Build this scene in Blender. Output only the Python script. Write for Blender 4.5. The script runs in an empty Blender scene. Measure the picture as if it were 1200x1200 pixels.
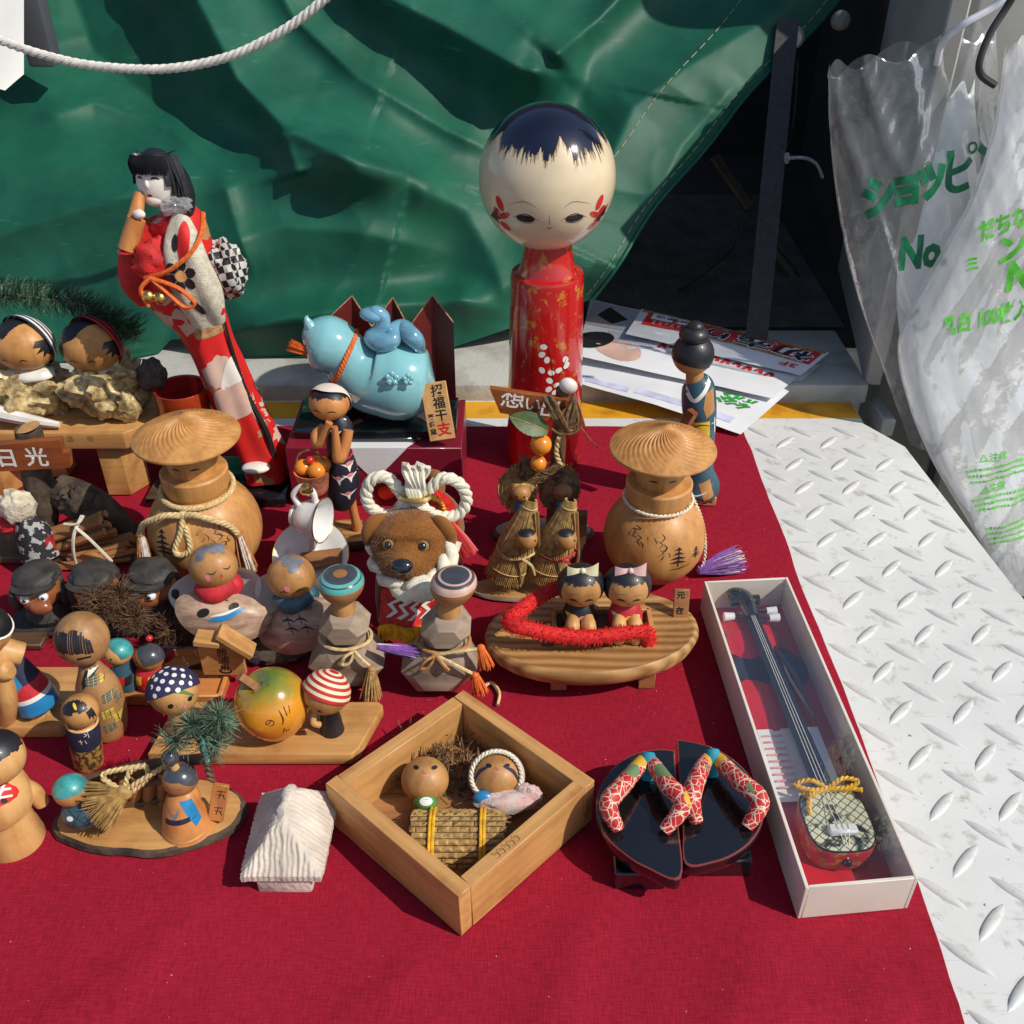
import bpy, bmesh, math, random
from mathutils import Vector, Matrix, noise
from mathutils.bvhtree import BVHTree
R = math.radians
sc = bpy.context.scene
COL = sc.collection
U = 0.01                      # everything below is written in centimetres

# ------------------------------------------------------------------ camera
CAMH, PITCH, FPX = 60.0, R(35), 1178.0
cd = bpy.data.cameras.new('camera'); cam = bpy.data.objects.new('camera', cd); COL.objects.link(cam)
cam.location = (0, 0, CAMH*U); cam.rotation_euler = (R(90)-PITCH, 0, 0)
cd.sensor_width = 36; cd.lens = 36*FPX/1200; cd.clip_start = 0.01; cd.clip_end = 3000
sc.camera = cam
# ------------------------------------------------------------------ sky, sun, exposure
SUND = Vector((38.5, -17.8, 43)).normalized()
w = bpy.data.worlds.new('World'); sc.world = w; w.use_nodes = True
nt = w.node_tree; bg = nt.nodes['Background']
sky = nt.nodes.new('ShaderNodeTexSky'); sky.sky_type = 'NISHITA'; sky.sun_disc = False
sky.sun_elevation = math.asin(SUND.z); sky.sun_rotation = math.atan2(SUND.x, SUND.y)
nt.links.new(sky.outputs[0], bg.inputs[0]); bg.inputs[1].default_value = 0.105
sl = bpy.data.lights.new('sun', 'SUN'); sl.energy = 3.9; sl.angle = R(0.53); sl.color = (1, 0.93, 0.82)
so = bpy.data.objects.new('sun', sl); COL.objects.link(so); so.rotation_euler = SUND.to_track_quat('Z', 'Y').to_euler()
sc.view_settings.view_transform = 'Standard'; sc.view_settings.look = 'None'
sc.view_settings.gamma = 1; sc.view_settings.use_curve_mapping = False
sc.view_settings.exposure = 0.0

# ------------------------------------------------------------------ measuring helpers
def at(px, py, z=0.0):
    """world point (cm) where the photograph's pixel meets the level z"""
    cx = (px-600)/FPX; cy = (600-py)/FPX
    dy = math.cos(PITCH)+cy*math.sin(PITCH); dz = -math.sin(PITCH)+cy*math.cos(PITCH)
    t = (z-CAMH)/dz
    return Vector((cx*t, dy*t, z))
def atY(px, py, Y):
    cx = (px-600)/FPX; cy = (600-py)/FPX
    dy = math.cos(PITCH)+cy*math.sin(PITCH); dz = -math.sin(PITCH)+cy*math.cos(PITCH)
    t = Y/dy
    return Vector((cx*t, Y, CAMH+dz*t))

# ------------------------------------------------------------------ materials
MATS = {}
def _new(name):
    m = bpy.data.materials.new(name); m.use_nodes = True; MATS[name] = m
    return m, m.node_tree.nodes, m.node_tree.links, m.node_tree.nodes['Principled BSDF']
def _mul(c, k): return tuple(min(1, max(0, x*k)) for x in c[:3])+(1,)
def mk(name, col, rough=.5, var=.15, vs=60, bump=0, bs=300, coat=0, metal=0, sheen=0, sss=0, spec=.5, col2=None, det=4, lo=.35, hi=.65):
    m, N, L, p = _new(name)
    tc = N.new('ShaderNodeTexCoord'); n = N.new('ShaderNodeTexNoise'); n.inputs['Scale'].default_value = vs; n.inputs['Detail'].default_value = det
    L.new(tc.outputs['Object'], n.inputs['Vector'])
    r = N.new('ShaderNodeValToRGB'); r.color_ramp.elements[0].position = lo; r.color_ramp.elements[1].position = hi
    r.color_ramp.elements[0].color = _mul(col2 or col, 1 if col2 else 1-var); r.color_ramp.elements[1].color = _mul(col, 1 if col2 else 1+var)
    L.new(n.outputs[0], r.inputs[0]); L.new(r.outputs[0], p.inputs['Base Color'])
    p.inputs['Roughness'].default_value = rough; p.inputs['Metallic'].default_value = metal
    p.inputs['Coat Weight'].default_value = coat; p.inputs['Coat Roughness'].default_value = .08
    p.inputs['Specular IOR Level'].default_value = spec
    if sheen: p.inputs['Sheen Weight'].default_value = sheen
    if bump:
        n2 = N.new('ShaderNodeTexNoise'); n2.inputs['Scale'].default_value = bs; n2.inputs['Detail'].default_value = 3
        L.new(tc.outputs['Object'], n2.inputs['Vector'])
        b = N.new('ShaderNodeBump'); b.inputs['Strength'].default_value = bump; b.inputs['Distance'].default_value = .002
        L.new(n2.outputs[0], b.inputs['Height']); L.new(b.outputs[0], p.inputs['Normal'])
    return m
def wood(name, c1, c2, axis='z', scale=1.0, rough=.45, coat=.15, rings=0.0, bump=.12, fine=1.0, knots=0):
    """grain that runs along one object axis"""
    m, N, L, p = _new(name)
    tc = N.new('ShaderNodeTexCoord'); mp = N.new('ShaderNodeMapping')
    k = {'x': (6, 90, 90), 'y': (90, 6, 90), 'z': (90, 90, 6)}[axis]
    mp.inputs['Scale'].default_value = tuple(a*scale for a in k)
    L.new(tc.outputs['Object'], mp.inputs['Vector'])
    n = N.new('ShaderNodeTexNoise'); n.inputs['Scale'].default_value = 1; n.inputs['Detail'].default_value = 7; n.inputs['Roughness'].default_value = .62
    L.new(mp.outputs[0], n.inputs['Vector'])
    n2 = N.new('ShaderNodeTexNoise'); n2.inputs['Scale'].default_value = 22*scale; n2.inputs['Detail'].default_value = 3
    L.new(tc.outputs['Object'], n2.inputs['Vector'])
    mx = N.new('ShaderNodeMath'); mx.operation = 'MULTIPLY_ADD'; mx.inputs[1].default_value = .35
    L.new(n2.outputs[0], mx.inputs[0]); L.new(n.outputs[0], mx.inputs[2])
    last = mx.outputs[0]
    if rings:
        wv = N.new('ShaderNodeTexWave'); wv.wave_type = 'BANDS'; wv.bands_direction = {'x': 'Y', 'y': 'X', 'z': 'X'}[axis]
        wv.inputs['Scale'].default_value = 100*scale; wv.inputs['Distortion'].default_value = 6; wv.inputs['Detail'].default_value = 2; wv.inputs['Detail Scale'].default_value = .6
        mp2 = N.new('ShaderNodeMapping'); mp2.inputs['Scale'].default_value = {'x': (.25, 1, 1), 'y': (1, .25, 1), 'z': (1, 1, .25)}[axis]
        L.new(tc.outputs['Object'], mp2.inputs['Vector']); L.new(mp2.outputs[0], wv.inputs['Vector'])
        m2 = N.new('ShaderNodeMath'); m2.operation = 'MULTIPLY_ADD'; m2.inputs[1].default_value = rings
        L.new(wv.outputs['Fac'], m2.inputs[0]); L.new(last, m2.inputs[2]); last = m2.outputs[0]
    r = N.new('ShaderNodeValToRGB'); e = r.color_ramp.elements
    e[0].position = .1; e[0].color = (*c2, 1); e[1].position = .9; e[1].color = (*c1, 1)
    mr = N.new('ShaderNodeMapRange'); mr.inputs[1].default_value = .47; mr.inputs[2].default_value = .86+rings; L.new(last, mr.inputs[0])
    L.new(mr.outputs[0], r.inputs[0]); n4 = N.new('ShaderNodeTexNoise'); n4.inputs['Scale'].default_value = 38; n4.inputs['Detail'].default_value = 8; n4.inputs['Roughness'].default_value = .7; L.new(tc.outputs['Object'], n4.inputs['Vector'])
    r4 = N.new('ShaderNodeValToRGB'); e4 = r4.color_ramp.elements; e4[0].position = .30; e4[0].color = (.70, .62, .52, 1); e4[1].position = .5; e4[1].color = (1, 1, 1, 1); L.new(n4.outputs[0], r4.inputs[0])
    m4 = N.new('ShaderNodeMixRGB'); m4.blend_type = 'MULTIPLY'; m4.inputs[0].default_value = .75; L.new(r.outputs[0], m4.inputs[1]); L.new(r4.outputs[0], m4.inputs[2])
    L.new(m4.outputs[0], p.inputs['Base Color'])
    rr4 = N.new('ShaderNodeMapRange'); rr4.inputs[3].default_value = rough+.18; rr4.inputs[4].default_value = rough-.06; L.new(n4.outputs[0], rr4.inputs[0]); L.new(rr4.outputs[0], p.inputs['Roughness'])
    p.inputs['Coat Weight'].default_value = coat*.4; p.inputs['Coat Roughness'].default_value = .25
    if bump:
        b = N.new('ShaderNodeBump'); b.inputs['Strength'].default_value = bump; b.inputs['Distance'].default_value = .001
        L.new(last, b.inputs['Height']); L.new(b.outputs[0], p.inputs['Normal'])
    return m
def film(name, tint=(1, 1, 1), haze=.12, gloss=.12, rough=.08, wr=0):
    """clear plastic film: see-through, a little milky, with sheen"""
    m, N, L, p = _new(name); N.remove(p); out = N['Material Output']
    t = N.new('ShaderNodeBsdfTransparent'); t.inputs[0].default_value = (*tint, 1)
    d = N.new('ShaderNodeBsdfTranslucent'); d.inputs[0].default_value = (.9, .9, .92, 1)
    d2 = N.new('ShaderNodeBsdfDiffuse'); d2.inputs[0].default_value = (.85, .86, .88, 1)
    g = N.new('ShaderNodeBsdfGlossy'); g.inputs['Roughness'].default_value = rough
    a = N.new('ShaderNodeMixShader'); a.inputs[0].default_value = .5; L.new(d.outputs[0], a.inputs[1]); L.new(d2.outputs[0], a.inputs[2])
    b = N.new('ShaderNodeMixShader'); L.new(t.outputs[0], b.inputs[1]); L.new(a.outputs[0], b.inputs[2])
    lw = N.new('ShaderNodeLayerWeight'); lw.inputs[0].default_value = .35
    tc = N.new('ShaderNodeTexCoord'); n = N.new('ShaderNodeTexNoise'); n.inputs['Scale'].default_value = 25; n.inputs['Detail'].default_value = 6
    L.new(tc.outputs['Object'], n.inputs['Vector'])
    ma = N.new('ShaderNodeMath'); ma.operation = 'MULTIPLY_ADD'; ma.inputs[1].default_value = haze*.5; ma.inputs[2].default_value = haze*.75; L.new(n.outputs[0], ma.inputs[0])
    mb = N.new('ShaderNodeMath'); mb.operation = 'MULTIPLY_ADD'; mb.inputs[1].default_value = haze*2; mb.use_clamp = True
    L.new(lw.outputs['Facing'], mb.inputs[0]); L.new(ma.outputs[0], mb.inputs[2]); L.new(mb.outputs[0], b.inputs[0])
    c = N.new('ShaderNodeMixShader'); L.new(b.outputs[0], c.inputs[1]); L.new(g.outputs[0], c.inputs[2])
    f = N.new('ShaderNodeMath'); f.operation = 'MULTIPLY_ADD'; f.inputs[1].default_value = .5; f.inputs[2].default_value = gloss*.35; L.new(lw.outputs['Fresnel'], f.inputs[0])
    f2 = N.new('ShaderNodeMath'); f2.operation = 'MULTIPLY'; f2.inputs[1].default_value = min(1, gloss*6); L.new(f.outputs[0], f2.inputs[0])
    L.new(f2.outputs[0], c.inputs[0])
    if wr:
        n3 = N.new('ShaderNodeTexNoise'); n3.inputs['Scale'].default_value = 60; n3.inputs['Detail'].default_value = 5; L.new(tc.outputs['Object'], n3.inputs['Vector'])
        bp = N.new('ShaderNodeBump'); bp.inputs['Strength'].default_value = wr; bp.inputs['Distance'].default_value = .004
        L.new(n3.outputs[0], bp.inputs['Height']); L.new(bp.outputs[0], g.inputs['Normal'])
    L.new(c.outputs[0], out.inputs[0])
    return m

# ------------------------------------------------------------------ mesh helpers
def rot(ax=0, ay=0, az=0):
    return Matrix.Rotation(R(az), 4, 'Z') @ Matrix.Rotation(R(ay), 4, 'Y') @ Matrix.Rotation(R(ax), 4, 'X')
def TR(c, ax=0, ay=0, az=0, s=1):
    return Matrix.Translation(Vector(c)) @ rot(ax, ay, az) @ Matrix.Scale(s, 4)
def crv(pts, n=6, closed=False):
    """Catmull-Rom through the points"""
    P = [Vector(p) for p in pts]; k = len(P); out = []
    seg = k if closed else k-1
    for i in range(seg):
        if closed: a, b, c, d = P[i-1], P[i], P[(i+1) % k], P[(i+2) % k]
        else: a, b, c, d = P[max(i-1, 0)], P[i], P[i+1], P[min(i+2, k-1)]
        for j in range(n):
            t = j/n; t2 = t*t; t3 = t2*t
            out.append(.5*((2*b)+(c-a)*t+(2*a-5*b+4*c-d)*t2+(3*b-a-3*c+d)*t3))
    if not closed: out.append(P[-1])
    return out
class G:
    def __init__(s, mat=None): s.v = []; s.f = []; s.fm = []; s.mats = []; s.cur = 0; s._b = None; mat and s.mat(mat)
    def mat(s, m):
        m = MATS[m] if isinstance(m, str) else m
        if m not in s.mats: s.mats.append(m)
        s.cur = s.mats.index(m); return s
    def add(s, vs, fs, M=None):
        o = len(s.v)
        s.v += [(M @ Vector(v)) if M is not None else Vector(v) for v in vs]
        s.f += [tuple(i+o for i in f) for f in fs]; s.fm += [s.cur]*len(fs); return s
    def bm(s, b, M=None):
        b.verts.index_update(); r = s.add([v.co.copy() for v in b.verts], [[v.index for v in f.verts] for f in b.faces], M); b.free(); return r
    def box(s, c, sz, M=None, b=.06, seg=1):
        k = bmesh.new(); bmesh.ops.create_cube(k, size=1)
        for v in k.verts: v.co = Vector((v.co.x*sz[0], v.co.y*sz[1], v.co.z*sz[2]))
        if b: bmesh.ops.bevel(k, geom=k.edges[:], offset=min(b, min(sz)*.45), segments=seg, affect='EDGES', profile=.5)
        T = Matrix.Translation(Vector(c)); return s.bm(k, (M @ T) if M is not None else T)
    def prism(s, poly, z0, z1, M=None, b=.06, seg=1):
        k = bmesh.new(); f = k.faces.new([k.verts.new((x, y, z0)) for x, y in poly])
        r = bmesh.ops.extrude_face_region(k, geom=[f])
        for v in r['geom']:
            if isinstance(v, bmesh.types.BMVert): v.co.z = z1
        bmesh.ops.recalc_face_normals(k, faces=k.faces[:])
        if b: bmesh.ops.bevel(k, geom=[e for e in k.edges if e.calc_face_angle(0) > .5], offset=b, segments=seg, affect='EDGES', profile=.5)
        return s.bm(k, M)
    def lathe(s, prof, n=32, M=None, sm=0, c0=True, c1=True):
        p = [(x.x, x.y) for x in crv([(a, b, 0) for a, b in prof], sm)] if sm else prof
        vs = []; fs = []
        for r, z in p:
            for i in range(n): a = 2*math.pi*i/n; vs.append((max(r, 0)*math.cos(a), max(r, 0)*math.sin(a), z))
        for j in range(len(p)-1):
            for i in range(n): fs.append((j*n+i, j*n+(i+1) % n, (j+1)*n+(i+1) % n, (j+1)*n+i))
        if c0: fs.append(tuple(range(n-1, -1, -1)))
        if c1: fs.append(tuple((len(p)-1)*n+i for i in range(n)))
        return s.add(vs, fs, M)
    def sph(s, c, r, M=None, n=24, m=None):
        r = (r, r, r) if not hasattr(r, '__len__') else r; m = m or max(6, n*2//3)
        vs = [(0, 0, -1)]; fs = []
        for j in range(1, m):
            t = math.pi*j/m
            for i in range(n): a = 2*math.pi*i/n; vs.append((math.sin(t)*math.cos(a), math.sin(t)*math.sin(a), -math.cos(t)))
        vs.append((0, 0, 1)); e = len(vs)-1
        for i in range(n): fs.append((0, 1+(i+1) % n, 1+i)); fs.append((e, 1+(m-2)*n+i, 1+(m-2)*n+(i+1) % n))
        for j in range(m-2):
            for i in range(n): fs.append((1+j*n+i, 1+j*n+(i+1) % n, 1+(j+1)*n+(i+1) % n, 1+(j+1)*n+i))
        T = Matrix.Translation(Vector(c)) @ (M if M is not None else Matrix.Identity(4)) @ Matrix.Diagonal((*r, 1))
        return s.add(vs, fs, T)
    def cap(s, c, r, tmax, M=None, n=96, rows=10, off=.02, t0=0.0):
        """patch of an ellipsoid round its local +Z, out to the polar angle tmax(phi) in degrees"""
        r = (r, r, r) if not hasattr(r, '__len__') else r
        vs = []; fs = []
        for j in range(rows+1):
            for i in range(n):
                ph = 2*math.pi*i/n; a = t0(ph) if callable(t0) else t0; t = R(a+((tmax(ph) if callable(tmax) else tmax)-a)*j/rows)
                vs.append(((r[0]+off)*math.sin(t)*math.cos(ph), (r[1]+off)*math.sin(t)*math.sin(ph), (r[2]+off)*math.cos(t)))
        for j in range(rows):
            for i in range(n): fs.append((j*n+i, (j+1)*n+i, (j+1)*n+(i+1) % n, j*n+(i+1) % n))
        T = Matrix.Translation(Vector(c)) @ (M if M is not None else Matrix.Identity(4))
        return s.add(vs, fs, T)
    def tube(s, pts, r, n=8, closed=False, M=None, flat=None):
        P = [Vector(p) for p in pts]; k = len(P); vs = []; fs = []
        rr = r if hasattr(r, '__len__') else [r]*k
        if len(rr) != k:
            fine = [max(.004, v_.x) for v_ in crv([(x_, 0, 0) for x_ in rr], 12)]; m_ = len(fine)-1
            rr = [fine[min(m_, int(i*m_/(k-1)))]*(1-(i*m_/(k-1)) % 1)+fine[min(m_, int(i*m_/(k-1))+1)]*((i*m_/(k-1)) % 1) for i in range(k)]
        up = None
        for i in range(k):
            t = (P[(i+1) % k]-P[i-1]) if closed else (P[min(i+1, k-1)]-P[max(i-1, 0)])
            t = t.normalized() if t.length > 1e-9 else Vector((0, 0, 1))
            if up is None: up = Vector((0, 0, 1)) if abs(t.z) < .9 else Vector((0, 1, 0))
            b = t.cross(up).normalized(); up = b.cross(t).normalized()
            for j in range(n):
                a = 2*math.pi*j/n; vs.append(P[i]+(b*math.cos(a)*(flat or 1)+up*math.sin(a))*rr[i])
        for i in range(k if closed else k-1):
            for j in range(n):
                q = (i+1) % k; fs.append((i*n+j, i*n+(j+1) % n, q*n+(j+1) % n, q*n+j))
        if not closed: fs.append(tuple(range(n-1, -1, -1))); fs.append(tuple((k-1)*n+j for j in range(n)))
        return s.add(vs, fs, M)
    def rope(s, pts, r, strands=3, pitch=None, n=6, step=None, closed=False, M=None, ph0=0):
        P = [Vector(p) for p in pts]; pitch = pitch or r*7; step = step or r*.55
        if closed: P.append(P[0])
        L = [0]
        for a, b in zip(P, P[1:]): L.append(L[-1]+(b-a).length)
        tot = L[-1]; k = max(4, int(tot/step)); Q = []; j = 0
        if closed: pitch = tot/max(1, round(tot/pitch))
        for i in range(k+1):
            d = tot*i/k
            while j < len(L)-2 and L[j+1] < d: j += 1
            f = (d-L[j])/max(1e-9, L[j+1]-L[j]); Q.append(P[j].lerp(P[j+1], f))
        up = None; fr = []
        for i in range(k+1):
            t = (Q[min(i+1, k)]-Q[max(i-1, 0)]).normalized()
            if up is None: up = Vector((0, 0, 1)) if abs(t.z) < .9 else Vector((0, 1, 0))
            b = t.cross(up).normalized(); up = b.cross(t).normalized(); fr.append((b, up.copy()))
        for q in range(strands):
            c = []
            for i in range(k+1):
                a = 2*math.pi*(q/strands+i*tot/k/pitch)+ph0; c.append(Q[i]+(fr[i][0]*math.cos(a)+fr[i][1]*math.sin(a))*r*.5)
            s.tube(c, r*.58, n, False, M)
        return s
    def blade(s, a, b, w, w2=None, M=None):
        a = Vector(a); b = Vector(b); w2 = w*.35 if w2 is None else w2; t = (b-a).normalized()
        x = t.cross(Vector((.3, .2, 1))).normalized(); y = t.cross(x); vs = []
        for p, q in ((a, w), (b, w2)):
            for i in range(3): an = 2.0944*i; vs.append(p+(x*math.cos(an)+y*math.sin(an))*q)
        return s.add(vs, [(0, 1, 4, 3), (1, 2, 5, 4), (2, 0, 3, 5), (3, 4, 5), (0, 2, 1)], M)
    def hair(s, a, b, w, rnd, bend=.14):
        a = Vector(a); b = Vector(b); l = (b-a).length*bend; o = Vector((rnd.uniform(-l, l), rnd.uniform(-l, l), rnd.uniform(-l, l)))
        return s.tube([a, a.lerp(b, .4)+o, a.lerp(b, .75)+o*1.1, b], [w, w*.9, w*.7, w*.3], 3)
    def grid(s, fn, nu, nv, cu=False, cv=False, M=None):
        vs = [fn(i/(nu if cu else nu-1), j/(nv if cv else nv-1)) for j in range(nv) for i in range(nu)]; fs = []
        for j in range(nv if cv else nv-1):
            for i in range(nu if cu else nu-1):
                fs.append((j*nu+i, j*nu+(i+1) % nu, ((j+1) % nv)*nu+(i+1) % nu, ((j+1) % nv)*nu+i))
        return s.add(vs, fs, M)
    def bvh(s):
        if s._b is None: s._b = BVHTree.FromPolygons([tuple(v) for v in s.v], s.f)
        return s._b
    def mesh(s, name, ang=38):
        me = bpy.data.meshes.new(name); me.from_pydata([tuple(v*U) for v in s.v], [], s.f)
        for m in s.mats: me.materials.append(m)
        me.polygons.foreach_set('material_index', s.fm); me.polygons.foreach_set('use_smooth', [True]*len(s.f))
        if ang: me.set_sharp_from_angle(angle=R(ang))
        me.update(); return me
    def build(s, name, parent=None, ang=38):
        o = bpy.data.objects.new(name, s.mesh(name, ang)); COL.objects.link(o)
        if parent is not None: o.parent = parent
        return o
def thing(name, label, cat, loc=(0, 0, 0), rz=0, group=None):
    o = bpy.data.objects.new(name, None); COL.objects.link(o); o.empty_display_size = .01
    o.location = Vector(loc)*U; o.rotation_euler = (0, 0, R(rz)); return tag(o, label, cat, group)
def tag(o, label, cat, group=None, kind=None):
    o['label'] = label; o['category'] = cat
    if group: o['group'] = group
    if kind: o['kind'] = kind
    return o
def struct(o, kind='structure'): o['kind'] = kind; return o

# flat marks that are pressed on to a surface: 2-D shapes -> projected mesh
def E(x, y, rx, ry=None, a=0, n=18):
    ry = rx if ry is None else ry; ca, sa = math.cos(R(a)), math.sin(R(a)); vs = []
    for i in range(n):
        t = 2*math.pi*i/n; p, q = rx*math.cos(t), ry*math.sin(t); vs.append((x+p*ca-q*sa, y+p*sa+q*ca))
    return vs, [tuple(range(n))]
def P2(pts): return [tuple(p) for p in pts], [tuple(range(len(pts)))]
def L2(pts, w, taper=True, n=5):
    c = crv([(a, b, 0) for a, b in pts], n) if len(pts) > 2 else [Vector((a, b, 0)) for a, b in pts]
    k = len(c); vs = []
    for i in range(k):
        t = (c[min(i+1, k-1)]-c[max(i-1, 0)]).normalized(); nn = Vector((-t.y, t.x, 0)); ww = w*.5*(max(.15, math.sin(math.pi*(i+.35)/(k-.3))) if taper else 1)
        vs += [(c[i]+nn*ww).xy[:], (c[i]-nn*ww).xy[:]]
    return vs, [(2*i, 2*i+1, 2*i+3, 2*i+2) for i in range(k-1)]
_TX = {}
def TX(body, size, x=0, y=0, a=0, bold=0.0, sx=1.0):
    key = (body, bold)
    if key not in _TX:
        c = bpy.data.curves.new('lettering', 'FONT'); c.body = body; c.resolution_u = 2; c.offset = bold; c.align_x = 'CENTER'; c.align_y = 'CENTER'
        o = bpy.data.objects.new('lettering', c); COL.objects.link(o); bpy.context.view_layer.update()
        m = bpy.data.meshes.new_from_object(o.evaluated_get(bpy.context.evaluated_depsgraph_get()))
        _TX[key] = ([v.co.xy[:] for v in m.vertices], [tuple(p.vertices) for p in m.polygons])
        bpy.data.objects.remove(o); bpy.data.curves.remove(c); bpy.data.meshes.remove(m)
    vs, fs = _TX[key]; ca, sa = math.cos(R(a)), math.sin(R(a))
    return [(x+(p*sx*ca-q*sa)*size, y+(p*sx*sa+q*ca)*size) for p, q in vs], fs
def decal(name, mat, parent, tgt, o, fwd, up, shapes, off=.02, res=.35, far=30, maxd=1.2):
    """press 2-D shapes on to the target surface, seen along fwd (from outside towards o)"""
    tg = tgt if isinstance(tgt, (list, tuple)) else [tgt]
    fwd = Vector(fwd).normalized(); rt = Vector(up).cross(fwd).normalized(); up = fwd.cross(rt).normalized(); o = Vector(o)
    b = bmesh.new()
    for vs, fs in shapes:
        bv = [b.verts.new((x, y, 0)) for x, y in vs]
        for f in fs:
            try: b.faces.new([bv[i] for i in f])
            except ValueError: pass
    bmesh.ops.triangulate(b, faces=b.faces[:])
    for _ in range(6):
        ed = [e for e in b.edges if e.calc_length() > res]
        if not ed: break
        bmesh.ops.subdivide_edges(b, edges=ed, cuts=1); bmesh.ops.triangulate(b, faces=b.faces[:])
    b.verts.index_update(); out = {}; g = G(mat)
    for v in b.verts:
        st = o+rt*v.co.x+up*v.co.y+fwd*far; best = None
        for t in tg:
            h = t.bvh().ray_cast(st, -fwd)
            if h[0] is not None and (best is None or h[3] < best[3]): best = h
        if best is not None:
            nrm = best[1] if best[1].dot(fwd) > 0 else -best[1]; out[v.index] = (best[0]+nrm*off, best[3])
    idx = {}; vs = []
    for k, (p, d) in out.items(): idx[k] = len(vs); vs.append(p)
    fs = []
    for f in b.faces:
        ids = [v.index for v in f.verts]
        if all(i in idx for i in ids):
            ds = [out[i][1] for i in ids]
            if max(ds)-min(ds) < maxd: fs.append([idx[i] for i in ids])
    b.free(); g.add(vs, fs)
    return g.build(name, parent, 0)
def zig(seed, lo, hi, n=24):
    """ragged brush edge as a function of the angle"""
    rnd = random.Random(seed); v = [rnd.uniform(lo, hi) for _ in range(n)]
    return lambda ph: v[int(ph/(2*math.pi)*n) % n]
# ================================================================== the setting
mk('asphalt', (.06, .058, .055), .9, .4, 8, .5, 400)
def plate_mat():
    m, N, L, p = _new('plate_paint'); tc = N.new('ShaderNodeTexCoord')
    def nz_(sc__, det, rot_=None, scl=None):
        n = N.new('ShaderNodeTexNoise'); n.inputs['Scale'].default_value = sc__; n.inputs['Detail'].default_value = det; n.inputs['Roughness'].default_value = .65; src = tc.outputs['Object']
        if scl: mp = N.new('ShaderNodeMapping'); mp.inputs['Scale'].default_value = scl; mp.inputs['Rotation'].default_value = (0, 0, rot_); L.new(src, mp.inputs['Vector']); src = mp.outputs[0]
        L.new(src, n.inputs['Vector']); return n.outputs[0]
    def ramp(src, a, b, ca, cb):
        r = N.new('ShaderNodeValToRGB'); e = r.color_ramp.elements; e[0].position = a; e[0].color = (*ca, 1); e[1].position = b; e[1].color = (*cb, 1); L.new(src, r.inputs[0]); return r.outputs[0]
    def mul(a, b):
        x = N.new('ShaderNodeMixRGB'); x.blend_type = 'MULTIPLY'; x.inputs[0].default_value = 1; L.new(a, x.inputs[1]); L.new(b, x.inputs[2]); return x.outputs[0]
    c = ramp(nz_(9, 8), .25, .7, (.56, .57, .56), (.65, .66, .65))
    c = mul(c, ramp(nz_(60, 6), .30, .44, (.66, .63, .56), (1, 1, 1)))
    c = mul(c, ramp(nz_(140, 4), .26, .31, (.25, .21, .17), (1, 1, 1)))
    c = mul(c, ramp(nz_(1, 5, .7, (12, 240, 12)), .29, .37, (.70, .69, .66), (1, 1, 1)))
    c = mul(c, ramp(nz_(1, 5, -.9, (10, 300, 10)), .25, .31, (.78, .77, .75), (1, 1, 1)))
    L.new(c, p.inputs['Base Color']); p.inputs['Roughness'].default_value = .45
    b = N.new('ShaderNodeBump'); b.inputs['Strength'].default_value = .2; b.inputs['Distance'].default_value = .001; L.new(nz_(180, 5), b.inputs['Height']); L.new(b.outputs[0], p.inputs['Normal'])
plate_mat()
mk('yellow', (.70, .33, .012), .5, .2, 30, .3, 120, col2=(.45, .2, .01), lo=.3, hi=.5, det=8)
mk('sill_paint', (.46, .46, .42), .6, .25, 14, .35, 200, det=9, col2=(.24, .23, .20), lo=.3, hi=.5)
mk('black_mat', (.085, .087, .083), .6, .3, 30)
mk('interior_shade', (.03, .031, .03), .8, .2, 10)  # near-black colour puts deep interior shade into the walls and floor
mk('panel_grey', (.34, .335, .31), .5, .12, 6, .05, 200)
mk('panel_cream', (.66, .64, .56), .5, .08, 6, .03, 200)
mk('steel_dark', (.12, .12, .115), .5, .2, 20)

g = G('asphalt'); g.add([(-6e4, -6e4, -62), (6e4, -6e4, -62), (6e4, 6e4, -62), (-6e4, 6e4, -62)], [(0, 1, 2, 3)])
struct(g.build('ground'))

# --- chequer plate with raised lugs
ZP = -.3
XR = 47.6
g = G('plate_paint')
poly = [(-140, 0), (52.2, 0), (XR+1.0, 66), (XR, 73), (45.4, 99.4), (42.2, 104.6), (42.2, 112), (-140, 112)]
g.prism(poly, ZP-5, ZP, b=.25, seg=2)
plate = struct(g.build('floor_plate'))
def lugmesh(sgn):
    g = G('plate_paint'); n = 10; L, W, Hh = 1.95, .40, .16
    top = []; vs = []
    for i in range(n+1):
        t = -1+2*i/n; wv = (1-t*t)**.75
        vs.append((t*L, -wv*W, 0)); vs.append((t*L*.93, -wv*W*.72, Hh*min(1, 3*(1-abs(t)))))
        vs.append((t*L*.93, wv*W*.72, Hh*min(1, 3*(1-abs(t))))); vs.append((t*L, wv*W, 0))
    fs = []
    for i in range(n):
        for k in range(3): fs.append((i*4+k, (i+1)*4+k, (i+1)*4+k+1, i*4+k+1))
    g.add(vs, fs, rot(az=45*sgn)); return g.mesh('lug', 60)
LM = [lugmesh(1), lugmesh(-1)]
def lug(x, y, k):
    o = bpy.data.objects.new('lug', LM[k]); COL.objects.link(o); o.parent = plate; o.location = Vector((x, y, ZP+.002))*U
    o.rotation_euler = (0, 0, R(random.Random(x*7+y).uniform(-1.5, 1.5)))
for i in range(-12, 9):
    for j in range(-11, 9):
        for k in (0, 1):
            x = 31.7+(i+.5*k)*5.06; y = 71.9+(j+.46*k)*4.72
            lim = XR-1.6 if y < 76 else XR-1.6-(y-76)*.09
            if x > lim or y > 104.0 or y < 24: continue
            if x < 26.9 and y < 102.9: continue
            if y > 99 and x > 41.5: continue
            lug(x, y, k)
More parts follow.
